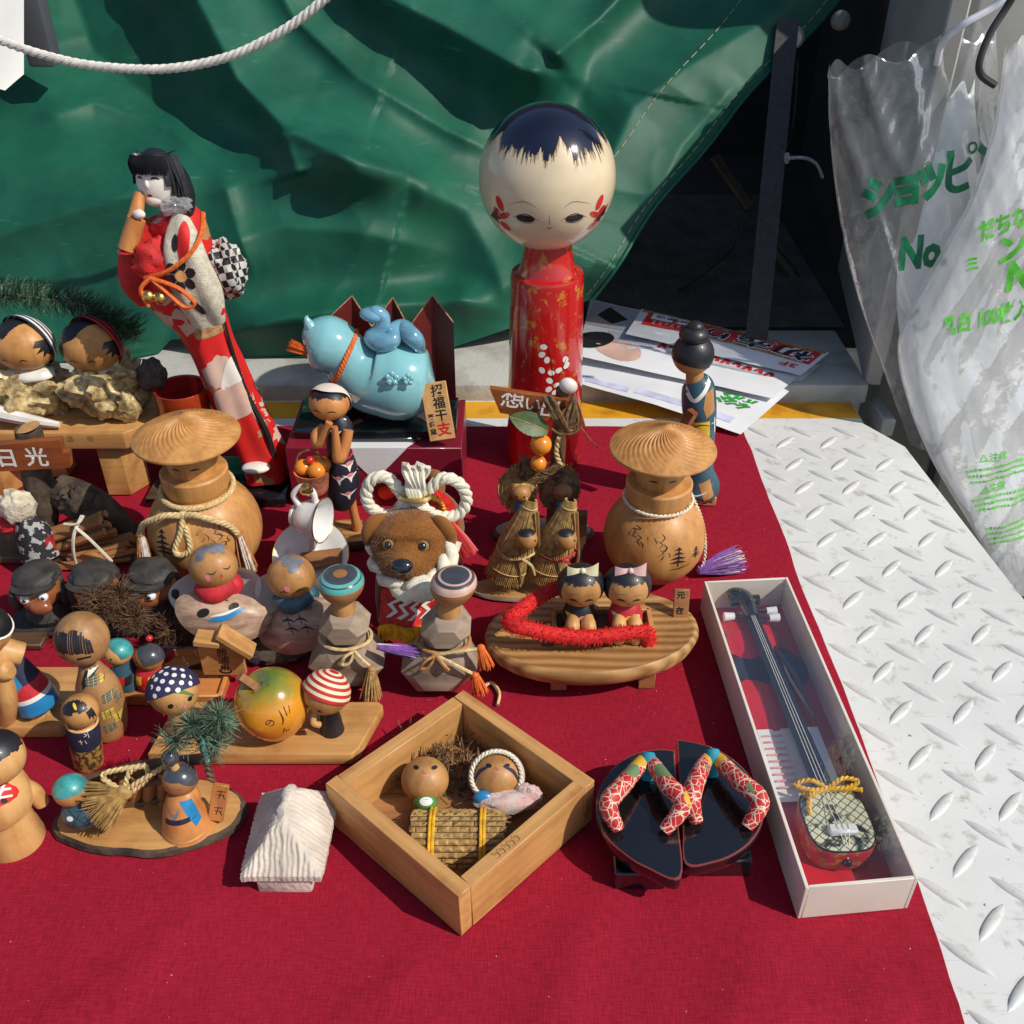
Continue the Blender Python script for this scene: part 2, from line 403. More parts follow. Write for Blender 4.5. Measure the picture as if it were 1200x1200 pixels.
# --- yellow stripe, sill and the load floor behind it, coloured dark as if shaded
g = G('yellow'); g.prism([(-140, 105.8), (42.0, 105.8), (42.0, 109.9), (-140, 109.9)], ZP+.004, ZP+.03, b=0); g.build('safety_stripe', plate)
g = G('sill_paint'); g.box((-38, 118.2, .6), (164, 16, 2.6), b=.35, seg=2); struct(g.build('sill'))
g = G('interior_shade'); g.box((-40, 170, .2), (220, 88, 2.0), b=.1); struct(g.build('floor'))
g = G('black_mat')
pts = []
for i in range(150): pts += [(-20+i*.44, 0), (-20+i*.44+.22, .16)]
vs = [(x, 128, 1.35+z) for x, z in pts]+[(x+1, 186, 1.35+z) for x, z in pts]; n = len(pts)
g.add(vs, [(i, i+1, n+i+1, n+i) for i in range(n-1)]); mo = g.build('floor_mat'); tag(mo, 'black ribbed rubber mat on the shaded floor behind the green tarpaulin', 'mat')
g = G('interior_shade'); g.box((-30, 214, 60), (240, 2, 130)); struct(g.build('wall_back'))
g = G('panel_grey'); A = Vector((43.6, 111)); B = Vector((50.6, 150)); t = (B-A).normalized(); nn = Vector((t.y, -t.x))
g.prism([A[:], B[:], (B+nn*2)[:], (A+nn*2)[:]], 1.5, 50, b=.2); wr = struct(g.build('wall_right'))
g = G('interior_shade'); g.prism([(50.4, 149), (60, 214), (64, 214), (54, 149)], 1.3, 50, b=0); struct(g.build('wall_side'))
g = G('panel_grey'); g.prism([(49, 119.6), (49.8, 118.8), (57.4, 117.8), (58.2, 118.6), (58.2, 125), (49, 125)], -30, 50, b=.3, seg=2); struct(g.build('door_pillar'))
g = G('panel_cream'); g.prism([(60, 118), (66.4, 117.2), (67, 124), (60.4, 125)], -30, 50, b=.3, seg=2); struct(g.build('door_pillar'))
g = G('steel_dark'); g.prism([(58.2, 120), (60, 120), (60, 125), (58.2, 125)], -30, 50, b=.1); struct(g.build('door_pillar'))
g = G('panel_grey'); g.box((45.6, 108.6, -1.6), (1.6, 6, 2.4), rot(az=0), b=.2); struct(g.build('rail'))

wood('old_wood', (.08, .055, .035), (.04, .028, .018), 'z')
for (x0, y0, Ya, x1, y1, Yb) in ((838, 186, 150, 880, 245, 142), (900, 285, 150, 936, 332, 146)):
    g = G('old_wood'); g.tube([atY(x0, y0, Ya), atY(x1, y1, Yb)], .9, 10); o = g.build('wooden_pole'); tag(o, 'upper wooden pole leaning in the dark opening beside the strap' if x0 == 838 else 'lower wooden pole leaning in the dark opening beside the strap', 'pole')
g = G('steel_dark'); g.sph(atY(985, 24, 128), 1.1, n=20); g.tube([atY(985, 24, 128), atY(985, 24, 128)+Vector((2, 6, -1))], .5, 8); tag(g.build('knob'), 'dark metal knob in the shadow above the clear bag', 'knob')
# ================================================================== cloth, tarpaulin, rope, strap, bags, flyers
def nz(x, y, z=0, o=3): return noise.fractal(Vector((x, y, z)), 1.0, 2.0, o)
def sst(a, b, x):
    t = min(1, max(0, (x-a)/(b-a))); return t*t*(3-2*t)

# woven cotton: fine crossing threads as relief, slight fading
def weave(name, c1, c2, sc_=900, bump=.35):
    m, N, L, p = _new(name); tc = N.new('ShaderNodeTexCoord')
    a = N.new('ShaderNodeTexNoise'); a.inputs['Scale'].default_value = 7; a.inputs['Detail'].default_value = 6; L.new(tc.outputs['Object'], a.inputs['Vector'])
    f = []
    for i, s in enumerate(((sc_, sc_*.12, sc_*.12), (sc_*.12, sc_, sc_*.12))):
        mp = N.new('ShaderNodeMapping'); mp.inputs['Scale'].default_value = s; L.new(tc.outputs['Object'], mp.inputs['Vector'])
        n = N.new('ShaderNodeTexNoise'); n.inputs['Scale'].default_value = 1; n.inputs['Detail'].default_value = 2; L.new(mp.outputs[0], n.inputs['Vector']); f.append(n)
    ad = N.new('ShaderNodeMath'); L.new(f[0].outputs[0], ad.inputs[0]); L.new(f[1].outputs[0], ad.inputs[1])
    mu = N.new('ShaderNodeMath'); mu.operation = 'MULTIPLY_ADD'; mu.inputs[1].default_value = .5; L.new(a.outputs[0], mu.inputs[0]); L.new(ad.outputs[0], mu.inputs[2])
    r = N.new('ShaderNodeValToRGB'); r.color_ramp.elements[0].position = .95; r.color_ramp.elements[1].position = 1.0
    mr = N.new('ShaderNodeMapRange'); mr.inputs[1].default_value = .8; mr.inputs[2].default_value = 1.7; L.new(mu.outputs[0], mr.inputs[0])
    r.color_ramp.elements[0].position = .15; r.color_ramp.elements[1].position = .85
    r.color_ramp.elements[0].color = (*c2, 1); r.color_ramp.elements[1].color = (*c1, 1)
    L.new(mr.outputs[0], r.inputs[0]); L.new(r.outputs[0], p.inputs['Base Color']); p.inputs['Roughness'].default_value = .85
    p.inputs['Specular IOR Level'].default_value = .15
    ln = N.new('ShaderNodeTexNoise'); ln.inputs['Scale'].default_value = 420; ln.inputs['Detail'].default_value = 1; L.new(tc.outputs['Object'], ln.inputs['Vector']); lr = N.new('ShaderNodeValToRGB'); lr.color_ramp.elements[0].position = .80; lr.color_ramp.elements[1].position = .83; L.new(ln.outputs[0], lr.inputs[0])
    lm = N.new('ShaderNodeMixRGB'); lm.inputs[2].default_value = (.55, .42, .38, 1); L.new(lr.outputs[0], lm.inputs[0]); L.new(r.outputs[0], lm.inputs[1]); L.new(lm.outputs[0], p.inputs['Base Color'])
    b = N.new('ShaderNodeBump'); b.inputs['Strength'].default_value = bump; b.inputs['Distance'].default_value = .0006
    L.new(ad.outputs[0], b.inputs['Height']); L.new(b.outputs[0], p.inputs['Normal']); return m
weave('red_cotton', (.36, .012, .033), (.225, .006, .018))
CL = [Vector((0.05, -.45)).normalized(), ]
def cloth_z(x, y):
    z = .10*nz(x*.05+9, y*.05, 2)-.10
    q = noise.noise(Vector((x*.045-y*.02, y*.035+x*.015, 4))); z += .34*(1-min(1, abs(q)*3.0))**2*sst(66, 42, y)+.05*(1-min(1, abs(noise.noise(Vector((x*.11, y*.09, 9))))*3))**2
    for (x0, y0, x1, y1, a, w_) in ((-30, 26, -22, 38, .28, 1.6), (-1, 24, 6, 41, .34, 2.0), (10, 24, 16, 36, .3, 2.2), (20, 24, 23, 34, .3, 1.6), (-48, 28, -40, 40, .25, 2), (26, 35, 25.3, 62, .12, .7), (-12, 28, -6, 36, .2, 1.3)):
        d = Vector((x1-x0, y1-y0)); q = Vector((x-x0, y-y0)); t = q.dot(d)/d.length_squared; dist = abs(q.x*d.y-q.y*d.x)/d.length
        z += a*math.exp(-(dist/w_)**2)*sst(-.25, .25, t)*(1-sst(.75, 1.3, t))
    return max(-.12, min(.36, z)-.05)
def clothf(u, v):
    y = 20+(103.6-20)*v; xr = 27.5+.25*nz(0, y*.09, 5)+.25*math.sin(y*.05) - (1.0*sst(45, 20, y))
    x = -85+(xr+85)*u; y += .5*nz(x*.04, 3, 1)*sst(.9, 1, v)
    ed = min(1-u, .02)/.02
    z = cloth_z(x, y)
    k = max(sst(.985, 1, u)*.0, 0)
    return (x, y, z)
g = G('red_cotton'); NU, NV = 230, 170; g.grid(clothf, NU, NV)
def edgef(u, v):       # the hems drop on to the plate
    if u < .5: p = Vector(clothf(1, u*2))
    else: p = Vector(clothf(1-(u-.5)*2, 1))
    q = p.copy(); q.z = ZP+.01; q.x += .12; return p.lerp(q, v)
g.grid(edgef, 180, 2)
cl = g.build('cloth', None, 60); tag(cl, 'red cotton cloth spread over the white chequer plate under the dolls', 'cloth')

# --- green tarpaulin
def tarpmat():
    m, N, L, p = _new('tarp'); tc = N.new('ShaderNodeTexCoord')
    a = N.new('ShaderNodeTexNoise'); a.inputs['Scale'].default_value = 9; a.inputs['Detail'].default_value = 9; a.inputs['Roughness'].default_value = .65; L.new(tc.outputs['Object'], a.inputs['Vector'])
    r = N.new('ShaderNodeValToRGB'); e = r.color_ramp.elements; e[0].position = .3; e[0].color = (.003, .062, .037, 1); e[1].position = .72; e[1].color = (.012, .122, .074, 1)
    L.new(a.outputs[0], r.inputs[0])
    mp = N.new('ShaderNodeMapping'); mp.inputs['Scale'].default_value = (9, 9, 60); mp.inputs['Rotation'].default_value = (0, .5, 0); L.new(tc.outputs['Object'], mp.inputs['Vector'])
    s = N.new('ShaderNodeTexNoise'); s.inputs['Scale'].default_value = 3; s.inputs['Detail'].default_value = 8; L.new(mp.outputs[0], s.inputs['Vector'])
    sr = N.new('ShaderNodeValToRGB'); sr.color_ramp.elements[0].position = .66; sr.color_ramp.elements[1].position = .8; L.new(s.outputs[0], sr.inputs[0])
    ml = N.new('ShaderNodeMath'); ml.operation = 'MULTIPLY'; ml.inputs[1].default_value = .45; L.new(sr.outputs[0], ml.inputs[0])
    mx = N.new('ShaderNodeMixRGB'); mx.inputs[2].default_value = (.11, .23, .18, 1); L.new(ml.outputs[0], mx.inputs[0]); L.new(r.outputs[0], mx.inputs[1]); L.new(mx.outputs[0], p.inputs['Base Color'])
    p.inputs['Roughness'].default_value = .55; p.inputs['Specular IOR Level'].default_value = .35
    n2 = N.new('ShaderNodeTexNoise'); n2.inputs['Scale'].default_value = 500; n2.inputs['Detail'].default_value = 2; L.new(tc.outputs['Object'], n2.inputs['Vector'])
    n3 = N.new('ShaderNodeTexNoise'); n3.inputs['Scale'].default_value = 30; n3.inputs['Detail'].default_value = 4; L.new(tc.outputs['Object'], n3.inputs['Vector'])
    ad = N.new('ShaderNodeMath'); ad.operation = 'MULTIPLY_ADD'; ad.inputs[1].default_value = .12; L.new(n2.outputs[0], ad.inputs[0]); L.new(n3.outputs[0], ad.inputs[2])
    b = N.new('ShaderNodeBump'); b.inputs['Strength'].default_value = .25; b.inputs['Distance'].default_value = .0018; L.new(ad.outputs[0], b.inputs['Height']); L.new(b.outputs[0], p.inputs['Normal'])
tarpmat()
def pdist(x, y, pl):
    """signed distance to a polyline (positive on its right-hand / lower side) and the parameter along it"""
    best = (1e9, 0, 0); n = len(pl)-1
    for i in range(n):
        (x0, y0), (x1, y1) = pl[i], pl[i+1]; dx, dy = x1-x0, y1-y0; L_ = dx*dx+dy*dy
        t = min(1, max(0, ((x-x0)*dx+(y-y0)*dy)/L_)); qx, qy = x-x0-t*dx, y-y0-t*dy; d = math.hypot(qx, qy)
        if d < best[0]: best = (d, math.copysign(d, dx*qy-dy*qx), (i+t)/n)
    return best[1], best[2]
# crest lines of the folds, in picture units, amplitude in cm, widths on either side of the crest
RID = [([(120, -160), (185, -60), (232, 0), (278, 92), (335, 150), (420, 190), (520, 214)], 11.5, 95, 46, 1.3),
       ([(330, -120), (425, -20), (520, 28), (610, 80), (690, 96)], 11.5, 115, 62, 1.3),
       ([(-160, 186), (0, 197), (130, 203), (262, 211), (400, 205), (480, 212), (570, 250)], 6.5, 48, 260, 1.6),
       ([(1010, -70), (900, 22), (805, 78), (742, 125), (700, 220), (655, 310), (625, 380)], 7, 150, 50, 1.3),
       ([(-160, 40), (-40, 85), (40, 125), (130, 195)], 2, 80, 80, 1.4),
       ([(190, 402), (270, 392), (340, 372), (430, 360), (540, 352), (610, 372)], 4.5, 20, 44, 1.6),
       ([(470, 214), (545, 245), (580, 310), (600, 380)], 3, 50, 50, 1.3),
       ([(230, 300), (330, 266), (420, 272), (540, 300)], 1.6, 26, 60, 1.3),
       ([(-120, 310), (40, 262), (120, 235), (262, 212)], 1.6, 22, 40, 1.2),
       ([(262, 212), (272, 250), (300, 330)], 1.3, 18, 30, 1.1),
       ([(520, -100), (580, 0), (640, 60)], 3, 40, 40, 1.3),
       ([(640, 76), (700, 24), (790, -70)], 6, 40, 32, 1.2),
       ([(300, -60), (345, 20), (420, 90), (520, 150), (600, 190)], 3.0, 30, 26, 1.15),
       ([(40, 140), (110, 120), (200, 150), (262, 206)], 1.6, 22, 20, 1.1),
       ([(330, 150), (345, 190), (350, 208)], 1.8, 18, 24, 1.1),
       ([(60, -80), (110, 60), (230, 165)], -2.5, 40, 40, 1.2),
       ([(870, 90), (800, 170), (760, 250)], 1.2, 25, 30, 1.2)]
def tarp_base(v):        # v: picture row
    t = (430-v)/430.
    return 119+30*max(-.2, t)+6*max(0, t-.5)
def tarp_disp(x, y):
    d = 0
    for pl, a, w0, w1, ex in RID:
        s, t = pdist(x, y, pl); h = math.exp(-(abs(s)/(w1 if s > 0 else w0))**ex*1.3)
        e = sst(0, .14, t)*(1-sst(.78, 1, t)); d += a*h*(.12+.88*e)
    d += .7*nz(x*.004+4, y*.005, 3, 2)
    for k, (fx, fy, am) in enumerate(((.006, .010, .3), (.012, .008, .12), (.03, .022, .03))):
        q = noise.noise(Vector((x*fx+y*fy*.5+k*7, y*fy-x*fx*.4, 5+k))); d += am*(1-min(1, abs(q)*2.6))**2
    return d
def hem(y): return 983-y*(292/355.)-16*math.sin(math.pi*max(0, min(1, y/355)))+3*math.sin(y*.045)
def botm(x):
    pts = [(-160, 470), (150, 455), (200, 398), (255, 396), (300, 425), (420, 440), (540, 404), (600, 384), (700, 348), (1100, 340)]
    for (a, b), (c, d) in zip(pts, pts[1:]):
        if a <= x <= c: return b+(d-b)*(x-a)/(c-a)
    return 400
def tarpf(u, v):
    y0 = -170+v*(440+170)
    x = -170+u*(hem(min(y0, 352))+170)
    yb = botm(x); y = -170+v*(yb+170)
    x = -170+u*(hem(min(y, 352))+170)
    Y = tarp_base(y)
    p = atY(x, y, Y-tarp_disp(x, y)*(1-.5*sst(.9, 1, v))); p.z = max(p.z, 2.15+.3*(1-v)); return p
g = G('tarp'); g.grid(tarpf, 280, 190)
ta = thing('tarpaulin', 'crumpled green vinyl tarpaulin hanging behind the dolls', 'tarpaulin')
sheet = g.build('sheet', ta, 180)
mk('thread', (.42, .36, .22), .8); mk('rope_white', (.68, .66, .6), .85, .12, 150, .3, 900); mk('eyelet', (.6, .6, .58), .25, .1, 20, metal=1)
mk('strap_black', (.035, .035, .04), .55, .25, 200, .5, 1500)
for du in (.012, .10):
    q = G('thread'); pts = [Vector(tarpf(1-du, .02+.97*i/150)) for i in range(151)]
    for i in range(0, 150):
        if i % 3 != 2: q.tube([pts[i]+Vector((0, -.12, .03)), pts[i+1]+Vector((0, -.12, .03))], .05, 4)
    q.build('stitching', ta)
q = G('tarp'); q.tube([Vector(tarpf(1, i/80))+Vector((0, -.1, 0)) for i in range(81)], .28, 6); q.build('hem', ta)
ec = atY(930, 44, tarp_base(44)-tarp_disp(930, 44)-.5)
q = G('eyelet'); q.lathe([(1.0, -.12), (1.35, -.1), (1.4, .08), (1.2, .16), (.95, .12)], 28, TR(ec, 80, 20, 0)); q.build('eyelet', ta)
# --- webbing strap through the eyelet
st = thing('strap', 'black webbing strap hanging from the tarpaulin eyelet to the floor', 'strap')
q = G('strap_black'); a = atY(924, 36, ec.y-.3); b = at(886, 392, 2.1); b.y = ec.y-3; b = atY(887, 392, 118)
pts = crv([a+Vector((0, 1.4, .3)), a+Vector((0, .3, .9)), a+Vector((-.3, -.5, 0)), a.lerp(b, .35)+Vector((-.2, -.3, 0)), a.lerp(b, .7), b, b+Vector((0, 1, -.6))], 8)
q.tube(pts, 1.35, 8, flat=1); 
for i, v in enumerate(q.v): pass
vs = []; 
q = G('strap_black')
for p in pts: vs += [p+Vector((-1.4, 0, 0)), p+Vector((1.4, 0, 0)), p+Vector((1.4, .18, 0)), p+Vector((-1.4, .18, 0))]
fs = []
for i in range(len(pts)-1):
    for k in range(4): fs.append((i*4+k, i*4+(k+1) % 4, i*4+4+(k+1) % 4, i*4+4+k))
q.add(vs, fs); q.build('webbing', st)
film('clear_tie', (1, 1, 1), .25, .3)
q = G('clear_tie'); m_ = a.lerp(b, .42); q.box(m_+Vector((1.4, -.2, 0)), (.7, .7, 1.3), b=.15)
q.tube(crv([m_+Vector((1.5, -.3, 0)), m_+Vector((3.6, -.4, .1)), m_+Vector((5.2, -.6, -.6)), m_+Vector((6.4, -.4, -2.4))], 6), .22, 6)
q.build('cable_tie', st)
mk('wire_black', (.02, .02, .02), .5)
q = G('wire_black'); q.tube(crv([atY(935, 70, ec.y+2), atY(930, 140, ec.y+2), atY(918, 180, ec.y+2), atY(868, 270, 130), atY(850, 300, 135), atY(800, 338, 140), atY(760, 352, 146)], 8), .14, 6)
tag(q.build('cable'), 'thin black cable trailing in the dark opening beside the strap', 'cable')
# --- white twisted rope across the tarpaulin
q = G('rope_white'); q.rope(crv([atY(-60, 22, 112), atY(0, 47, 112), atY(50, 64, 111), atY(110, 77, 110.5), atY(190, 81, 110), atY(260, 69, 110), atY(310, 48, 110), atY(352, 22, 110), atY(400, -18, 110)], 8), .45, 3, 2.5, 8)
tag(q.build('rope'), 'white twisted rope slung across the green tarpaulin', 'rope')
# --- pale canvas in the top left corner
mk('canvas', (.74, .73, .68), .8, .06, 8, .15, 500); mk('post_grey', (.09, .10, .12), .5, .15, 10)
def canv(u, v):
    w_ = 198-22*sst(.93, 1, v); p = atY(-170+u*w_, -170+v*(228+48*u), 150+1.0*math.sin(u*9+v*2)-34*v); return p
q = G('canvas'); q.grid(canv, 30, 30); tag(q.build('canvas_cover', None, 60), 'cream canvas cover behind the rope in the upper left corner', 'canvas')
a = atY(44, 60, 137); q = G('post_grey'); q.box((a.x, 138.5, 61.5), (3.4, 3, 57), b=.4, seg=2); tag(q.build('post'), 'dark grey metal post beside the cream canvas behind the rope', 'post')
# green hanging on the far right behind the bags
q = G('tarp'); q.grid(lambda u, v: Vector((60+u*40, 128+2*math.sin(u*14)+v*2, 118-v*110)), 40, 20)
tag(q.build('tarpaulin'), 'strip of green tarpaulin behind the clear bags in the upper right corner', 'tarpaulin')

# --- flyers
mk('paper', (.74, .75, .77), .35, .05, 20, .05, 80); mk('paper_bluegrey', (.50, .53, .60), .4, .1, 20); mk('ink_red', (.62, .03, .03), .45, .25, 60); mk('ink_black', (.015, .015, .017), .45)
mk('ink_white', (.8, .8, .78), .5); mk('ink_green', (.03, .30, .05), .5); mk('skin_print', (.62, .40, .32), .4, .15, 30); mk('ink_gold', (.42, .24, .08), .5, .5, 200); mk('ink_pink', (.75, .32, .3), .5, .25, 120)
mk('ink_lilac', (.55, .57, .75), .5)
def sheet_fn(c, bulge, curl=None):
    A, B, C, D = [Vector(p) for p in c]
    def f(u, v):
        p = A.lerp(B, u).lerp(D.lerp(C, u), v); p.z += bulge*math.sin(math.pi*u)*math.sin(math.pi*min(1, v*1.0))
        if curl: p.z += curl(u, v)
        p.z += .12*nz(p.x*.15, p.y*.15, bulge); return p
    return f
def flyer(name, label, corners, bulge, curl=None):
    t = thing(name, label, 'flyer', group='flyers on the ledge'); f = sheet_fn(corners, bulge, curl); g = G('paper'); g.grid(f, 30, 24)
    o = bpy.data.objects.new('paper_sheet', g.mesh('paper_sheet', 180)); COL.objects.link(o); o.parent = t
    return t, g, f
def fmark(name, mat, t, g, f, shapes, off=.05):
    """shapes in the sheet's own u, v (0..1) pressed on to it"""
    k = G(mat); b = bmesh.new()
    for vs, fs in shapes:
        bv = [b.verts.new((x, y, 0)) for x, y in vs]
        for q in fs:
            try: b.faces.new([bv[i] for i in q])
            except ValueError: pass
    bmesh.ops.triangulate(b, faces=b.faces[:])
    for _ in range(4):
        ed = [e for e in b.edges if e.calc_length() > .06]
        if not ed: break
        bmesh.ops.subdivide_edges(b, edges=ed, cuts=1); bmesh.ops.triangulate(b, faces=b.faces[:])
    for v in b.verts:
        p = Vector(f(min(1, max(0, v.co.x)), min(1, max(0, v.co.y)))); p.z += off; v.co = p
    k.bm(b); return k.build(name, t, 0)
def fletter(mat, t, g, f, shapes, off=.05):
    for s_ in shapes: fmark('lettering', mat, t, g, f, [s_], off)
def rect(a, b, c, d): return P2([(a, b), (c, b), (c, d), (a, d)])
random.seed(5)
Z0 = ZP+.1
# lowest: white sheet sticking out over the stripe
c = [at(672, 436, 2.2), at(800, 470, 1.0), at(905, 430, 2.1), at(760, 390, 2.1)]
c = [at(640, 440, 2.3), at(868, 509, .35), at(960, 428, 2.4), at(660, 380, 2.2)]
t, g, f = flyer('flyer', 'white flyer lowest of the three, its corner sticking out over the yellow stripe', c, .5, lambda u, v: .5*sst(.4, 0, v)*math.sin(math.pi*u))
fmark('printed_panel', 'ink_lilac', t, g, f, [rect(.45, .07, .92, .14), rect(.2, .05, .42, .12)])
fletter('ink_green', t, g, f, [TX('総合', .16, .78, .34, 176, .02)])
# middle: glossy portrait flyer
c = [at(676, 420, 3.2), at(905, 470, 1.6), at(962, 415, 3.2), at(692, 350, 2.6)]
t, g, f = flyer('flyer', 'glossy flyer with a printed portrait in the middle of the pile', c, .7, lambda u, v: .35*sst(.5, 0, v))
fmark('printed_panel', 'paper_bluegrey', t, g, f, [P2([(0.0, .55), (.30, .52), (.52, .97), (.02, .97)]), P2([(.2, .2), (.36, .32), (.30, .5), (.12, .5)])])  # blue-grey panels on the sheet
fmark('printed_portrait', 'skin_print', t, g, f, [E(.19, .22, .12, .17, 20), P2([(.02, .55), (.16, .55), (.15, .72), (.02, .72)])])
fmark('printed_hair', 'ink_black', t, g, f, [E(.06, .3, .09, .17, -20), P2([(.05, .72), (.13, .62), (.2, .74), (.1, .92)])], .06)
fletter('ink_red', t, g, f, [*[L2([(.38+.05*i, .36+.03*(i%2)), (.40+.05*i, .44), (.41+.05*i, .37)], .018, False) for i in range(11)], *[rect(.42+.045*i, .52, .45+.045*i, .56) for i in range(9)]])
# top: sale flyer with the big heading, lying upside down to us
c = [at(733, 392, 4.2), at(938, 440, 2.8), at(972, 413, 4.4), at(752, 362, 4.4)]
t, g, f = flyer('flyer', 'red headed sale flyer on top of the pile, upside down', c, .5)
fmark('printed_panel', 'ink_red', t, g, f, [rect(.05, .42, .98, .97)])
fmark('printed_border', 'ink_gold', t, g, f, [rect(.01, .9, .99, .985), rect(.36, .4, .95, .46)], .06)
fmark('printed_box', 'ink_white', t, g, f, [rect(.08, .68, .35, .92)], .065)
fletter('ink_white', t, g, f, [TX('初売り', .42, .66, .68, 180, .05, .48)], .07)
fletter('ink_black', t, g, f, [TX('初売り', .40, .66, .68, 180, .02, .5), TX('9時開店', .13, .21, .83, 180, .01, .5)], .09)
fletter('ink_red', t, g, f, [TX('3', .2, .22, .73, 180, .03, .5), TX('3F', .2, .9, .25, 180, .02, .5)], .09)
fmark('printed_line', 'ink_pink', t, g, f, [rect(.10+.035*i, .5+.02*(i % 3), .12+.035*i, .64) for i in range(7)], .08)

# --- clear plastic bags
film('bag_film', (.98, .99, .985), .075, .13, .07, .8)
film('bag_film_thick', (.98, .99, .985), .48, .12, .09, .7)
mk('white_pack', (.86, .87, .88), .35, .05, 12, .35, 60, sss=0)
mk('print_dkgreen', (.0, .14, .06), .4); mk('print_lime', (.12, .55, .06), .4)
def bagf(left, right, Yf, thick, seed, wr=.8, slope=.5, fine=1.0):
    """closed crinkled pillow between two edge curves given in picture units at depth Yf(v); slope turns its face to the right"""
    Lc = crv([(x, y, 0) for x, y in left], 12); Rc = crv([(x, y, 0) for x, y in right], 12)
    def rd(x, y, z): return (1-min(1, abs(noise.noise(Vector((x, y, z))))*3.0))
    def f(u, v):
        a = 2*math.pi*u; s = .5-.5*math.cos(a); k = v*(len(Lc)-1); i = min(len(Lc)-2, int(k)); l = Lc[i].lerp(Lc[i+1], k-i)
        k = v*(len(Rc)-1); i = min(len(Rc)-2, int(k)); r = Rc[i].lerp(Rc[i+1], k-i); q = l.lerp(r, s)
        Y = Yf(v)+slope*(q.x-l.x)/10.
        p = atY(q.x, q.y, Y)
        th = thick*math.sin(math.pi*min(1, .12+.8*v))*math.sin(a)
        w1 = wr*nz(p.x*.12+seed, p.z*.05, seed, 3)+fine*(.7*rd(p.x*.10-p.z*.05, p.z*.02, seed)+.42*rd(p.x*.26+p.z*.12, p.z*.03, seed+4)+.22*rd(p.x*.55-p.z*.2, p.z*.06, seed+8)+.1*rd(p.x*1.1+p.z*.5, p.z*.2, seed+2))
        p.y -= th+w1*(.35+abs(math.sin(a))*.65)
        if v < .04: p.z += .8*math.sin(u*40+seed)*(1-v/.04)
        return p
    return f
b1 = thing('plastic_bag', 'clear plastic bag with dark green lettering, holding white bags, hung on the pillar', 'bag')
f1 = bagf([(970, 82), (972, 150), (980, 230), (992, 300), (1012, 370), (1040, 450), (1066, 520)], [(1165, 28), (1170, 120), (1175, 200), (1180, 300), (1185, 380), (1190, 450), (1190, 560)], lambda v: 111-5*v, 2.2, 2, .5, .12)
g = G('bag_film'); g.grid(f1, 150, 110, cu=True); g.build('film', b1, 180)
fi = bagf([(1075, 120), (1075, 200), (1062, 270), (1050, 330), (1058, 420), (1080, 500)], [(1140, 100), (1150, 200), (1160, 300), (1165, 400), (1170, 500), (1170, 540)], lambda v: 113.6-5*v, 1.2, 7, .3, .12, .35)
q = G('white_pack'); q.grid(fi, 60, 50, cu=True); q.build('folded_bags', b1, 180)
fw = Vector((.0, -1, .3))
o_ = atY(1065, 215, 110)
for s_ in [TX('シ', 4.6, -3.8, -1.6, 12, .06, .8), TX('ョ', 4.4, -1.1, -.5, 12, .06, .85), TX('ッ', 4.8, 1.5, .4, 12, .06, .8), L2([(3.1, 3.3), (3.35, .9), (3.6, -.3), (4.6, -.6), (5.7, -.1)], .75, False), L2([(3.6, 1.1), (4.7, 1.6), (5.5, 2.5)], .7, False), L2([(5.5+.5*math.cos(a*.5236), 3.6+.5*math.sin(a*.5236)) for a in range(13)], .26, False, 2), L2([(6.3, 3.7), (7.3, 3.1)], .75, False), TX('No.', 4.8, 2.2, -7.3, 6, .05, .72), TX('こ', 3.2, 3.2, -15, 40, .05, .8)]: decal('lettering', 'print_dkgreen', b1, g, o_, fw, (0, 0, 1), [s_], .12, .5, 40, 6)
b2 = thing('plastic_bag', 'large milky plastic bag of white bags with lime green lettering, beside the plate edge', 'bag')
f2 = bagf([(1178, 60), (1166, 140), (1132, 240), (1084, 330), (1052, 400), (1064, 470), (1092, 540), (1140, 620), (1178, 690)], [(1290, 20), (1320, 140), (1330, 260), (1330, 400), (1330, 500), (1330, 620), (1330, 720)], lambda v: 109-9*v, 4, 5, .6, .5)
g = G('bag_film_thick'); g.grid(f2, 190, 160, cu=True); g.build('film', b2, 180)
fi = bagf([(1185, 120), (1165, 200), (1130, 290), (1095, 360), (1075, 410), (1085, 480), (1115, 560), (1160, 640)], [(1290, 100), (1310, 200), (1320, 300), (1320, 400), (1320, 500), (1320, 600), (1320, 680)], lambda v: 111.4-9*v, 2.8, 8, .4, .5, .4)
q = G('white_pack'); q.grid(fi, 70, 60, cu=True); q.build('folded_bags', b2, 180)
o_ = atY(1160, 330, 104)
for s_ in [TX('だちな環境', 2.4, 2.0, 6.6, 20, .04, .78), TX('ミ', 1.8, -2.2, 1.8, 22, .04, .9), TX('ン', 3.6, 2.2, 3.4, 20, .04), TX('No', 4.4, 5.0, .6, 10, .06, .8), TX('乳白 100枚入', 2.5, 1.2, -4.3, 10, .03, .75)]: decal('lettering', 'print_lime', b2, g, o_, fw, (0, 0, 1), [s_], .12, .5, 40, 6)
o_ = atY(1165, 555, 102); rows = []
rnd = random.Random(3)
for (y0, n_, x0) in ((.8, 3, -3.6), (-3.0, 3, -2.2), (-7.2, 4, .2)):
    for i in range(n_):
        x = x0+i*.35
        while x < 6:
            l = rnd.uniform(.18, .42); rows.append(L2([(x, y0-i*.75+x*.12), (x+l, y0-i*.75+(x+l)*.12)], rnd.uniform(.18, .42), False)); x += l+rnd.uniform(.08, .2)
struct(decal('small_print', 'print_lime', b2, g, o_, fw, (0, 0, 1), rows, .12, .5, 40, 6), 'stuff')
for s_ in (TX('△注意', 1.2, -.4, 2.0, 6, .02), TX('△注意', 1.2, .2, -1.9, 6, .02)): decal('lettering', 'print_lime', b2, g, o_, fw, (0, 0, 1), [s_], .12, .5, 40, 6)
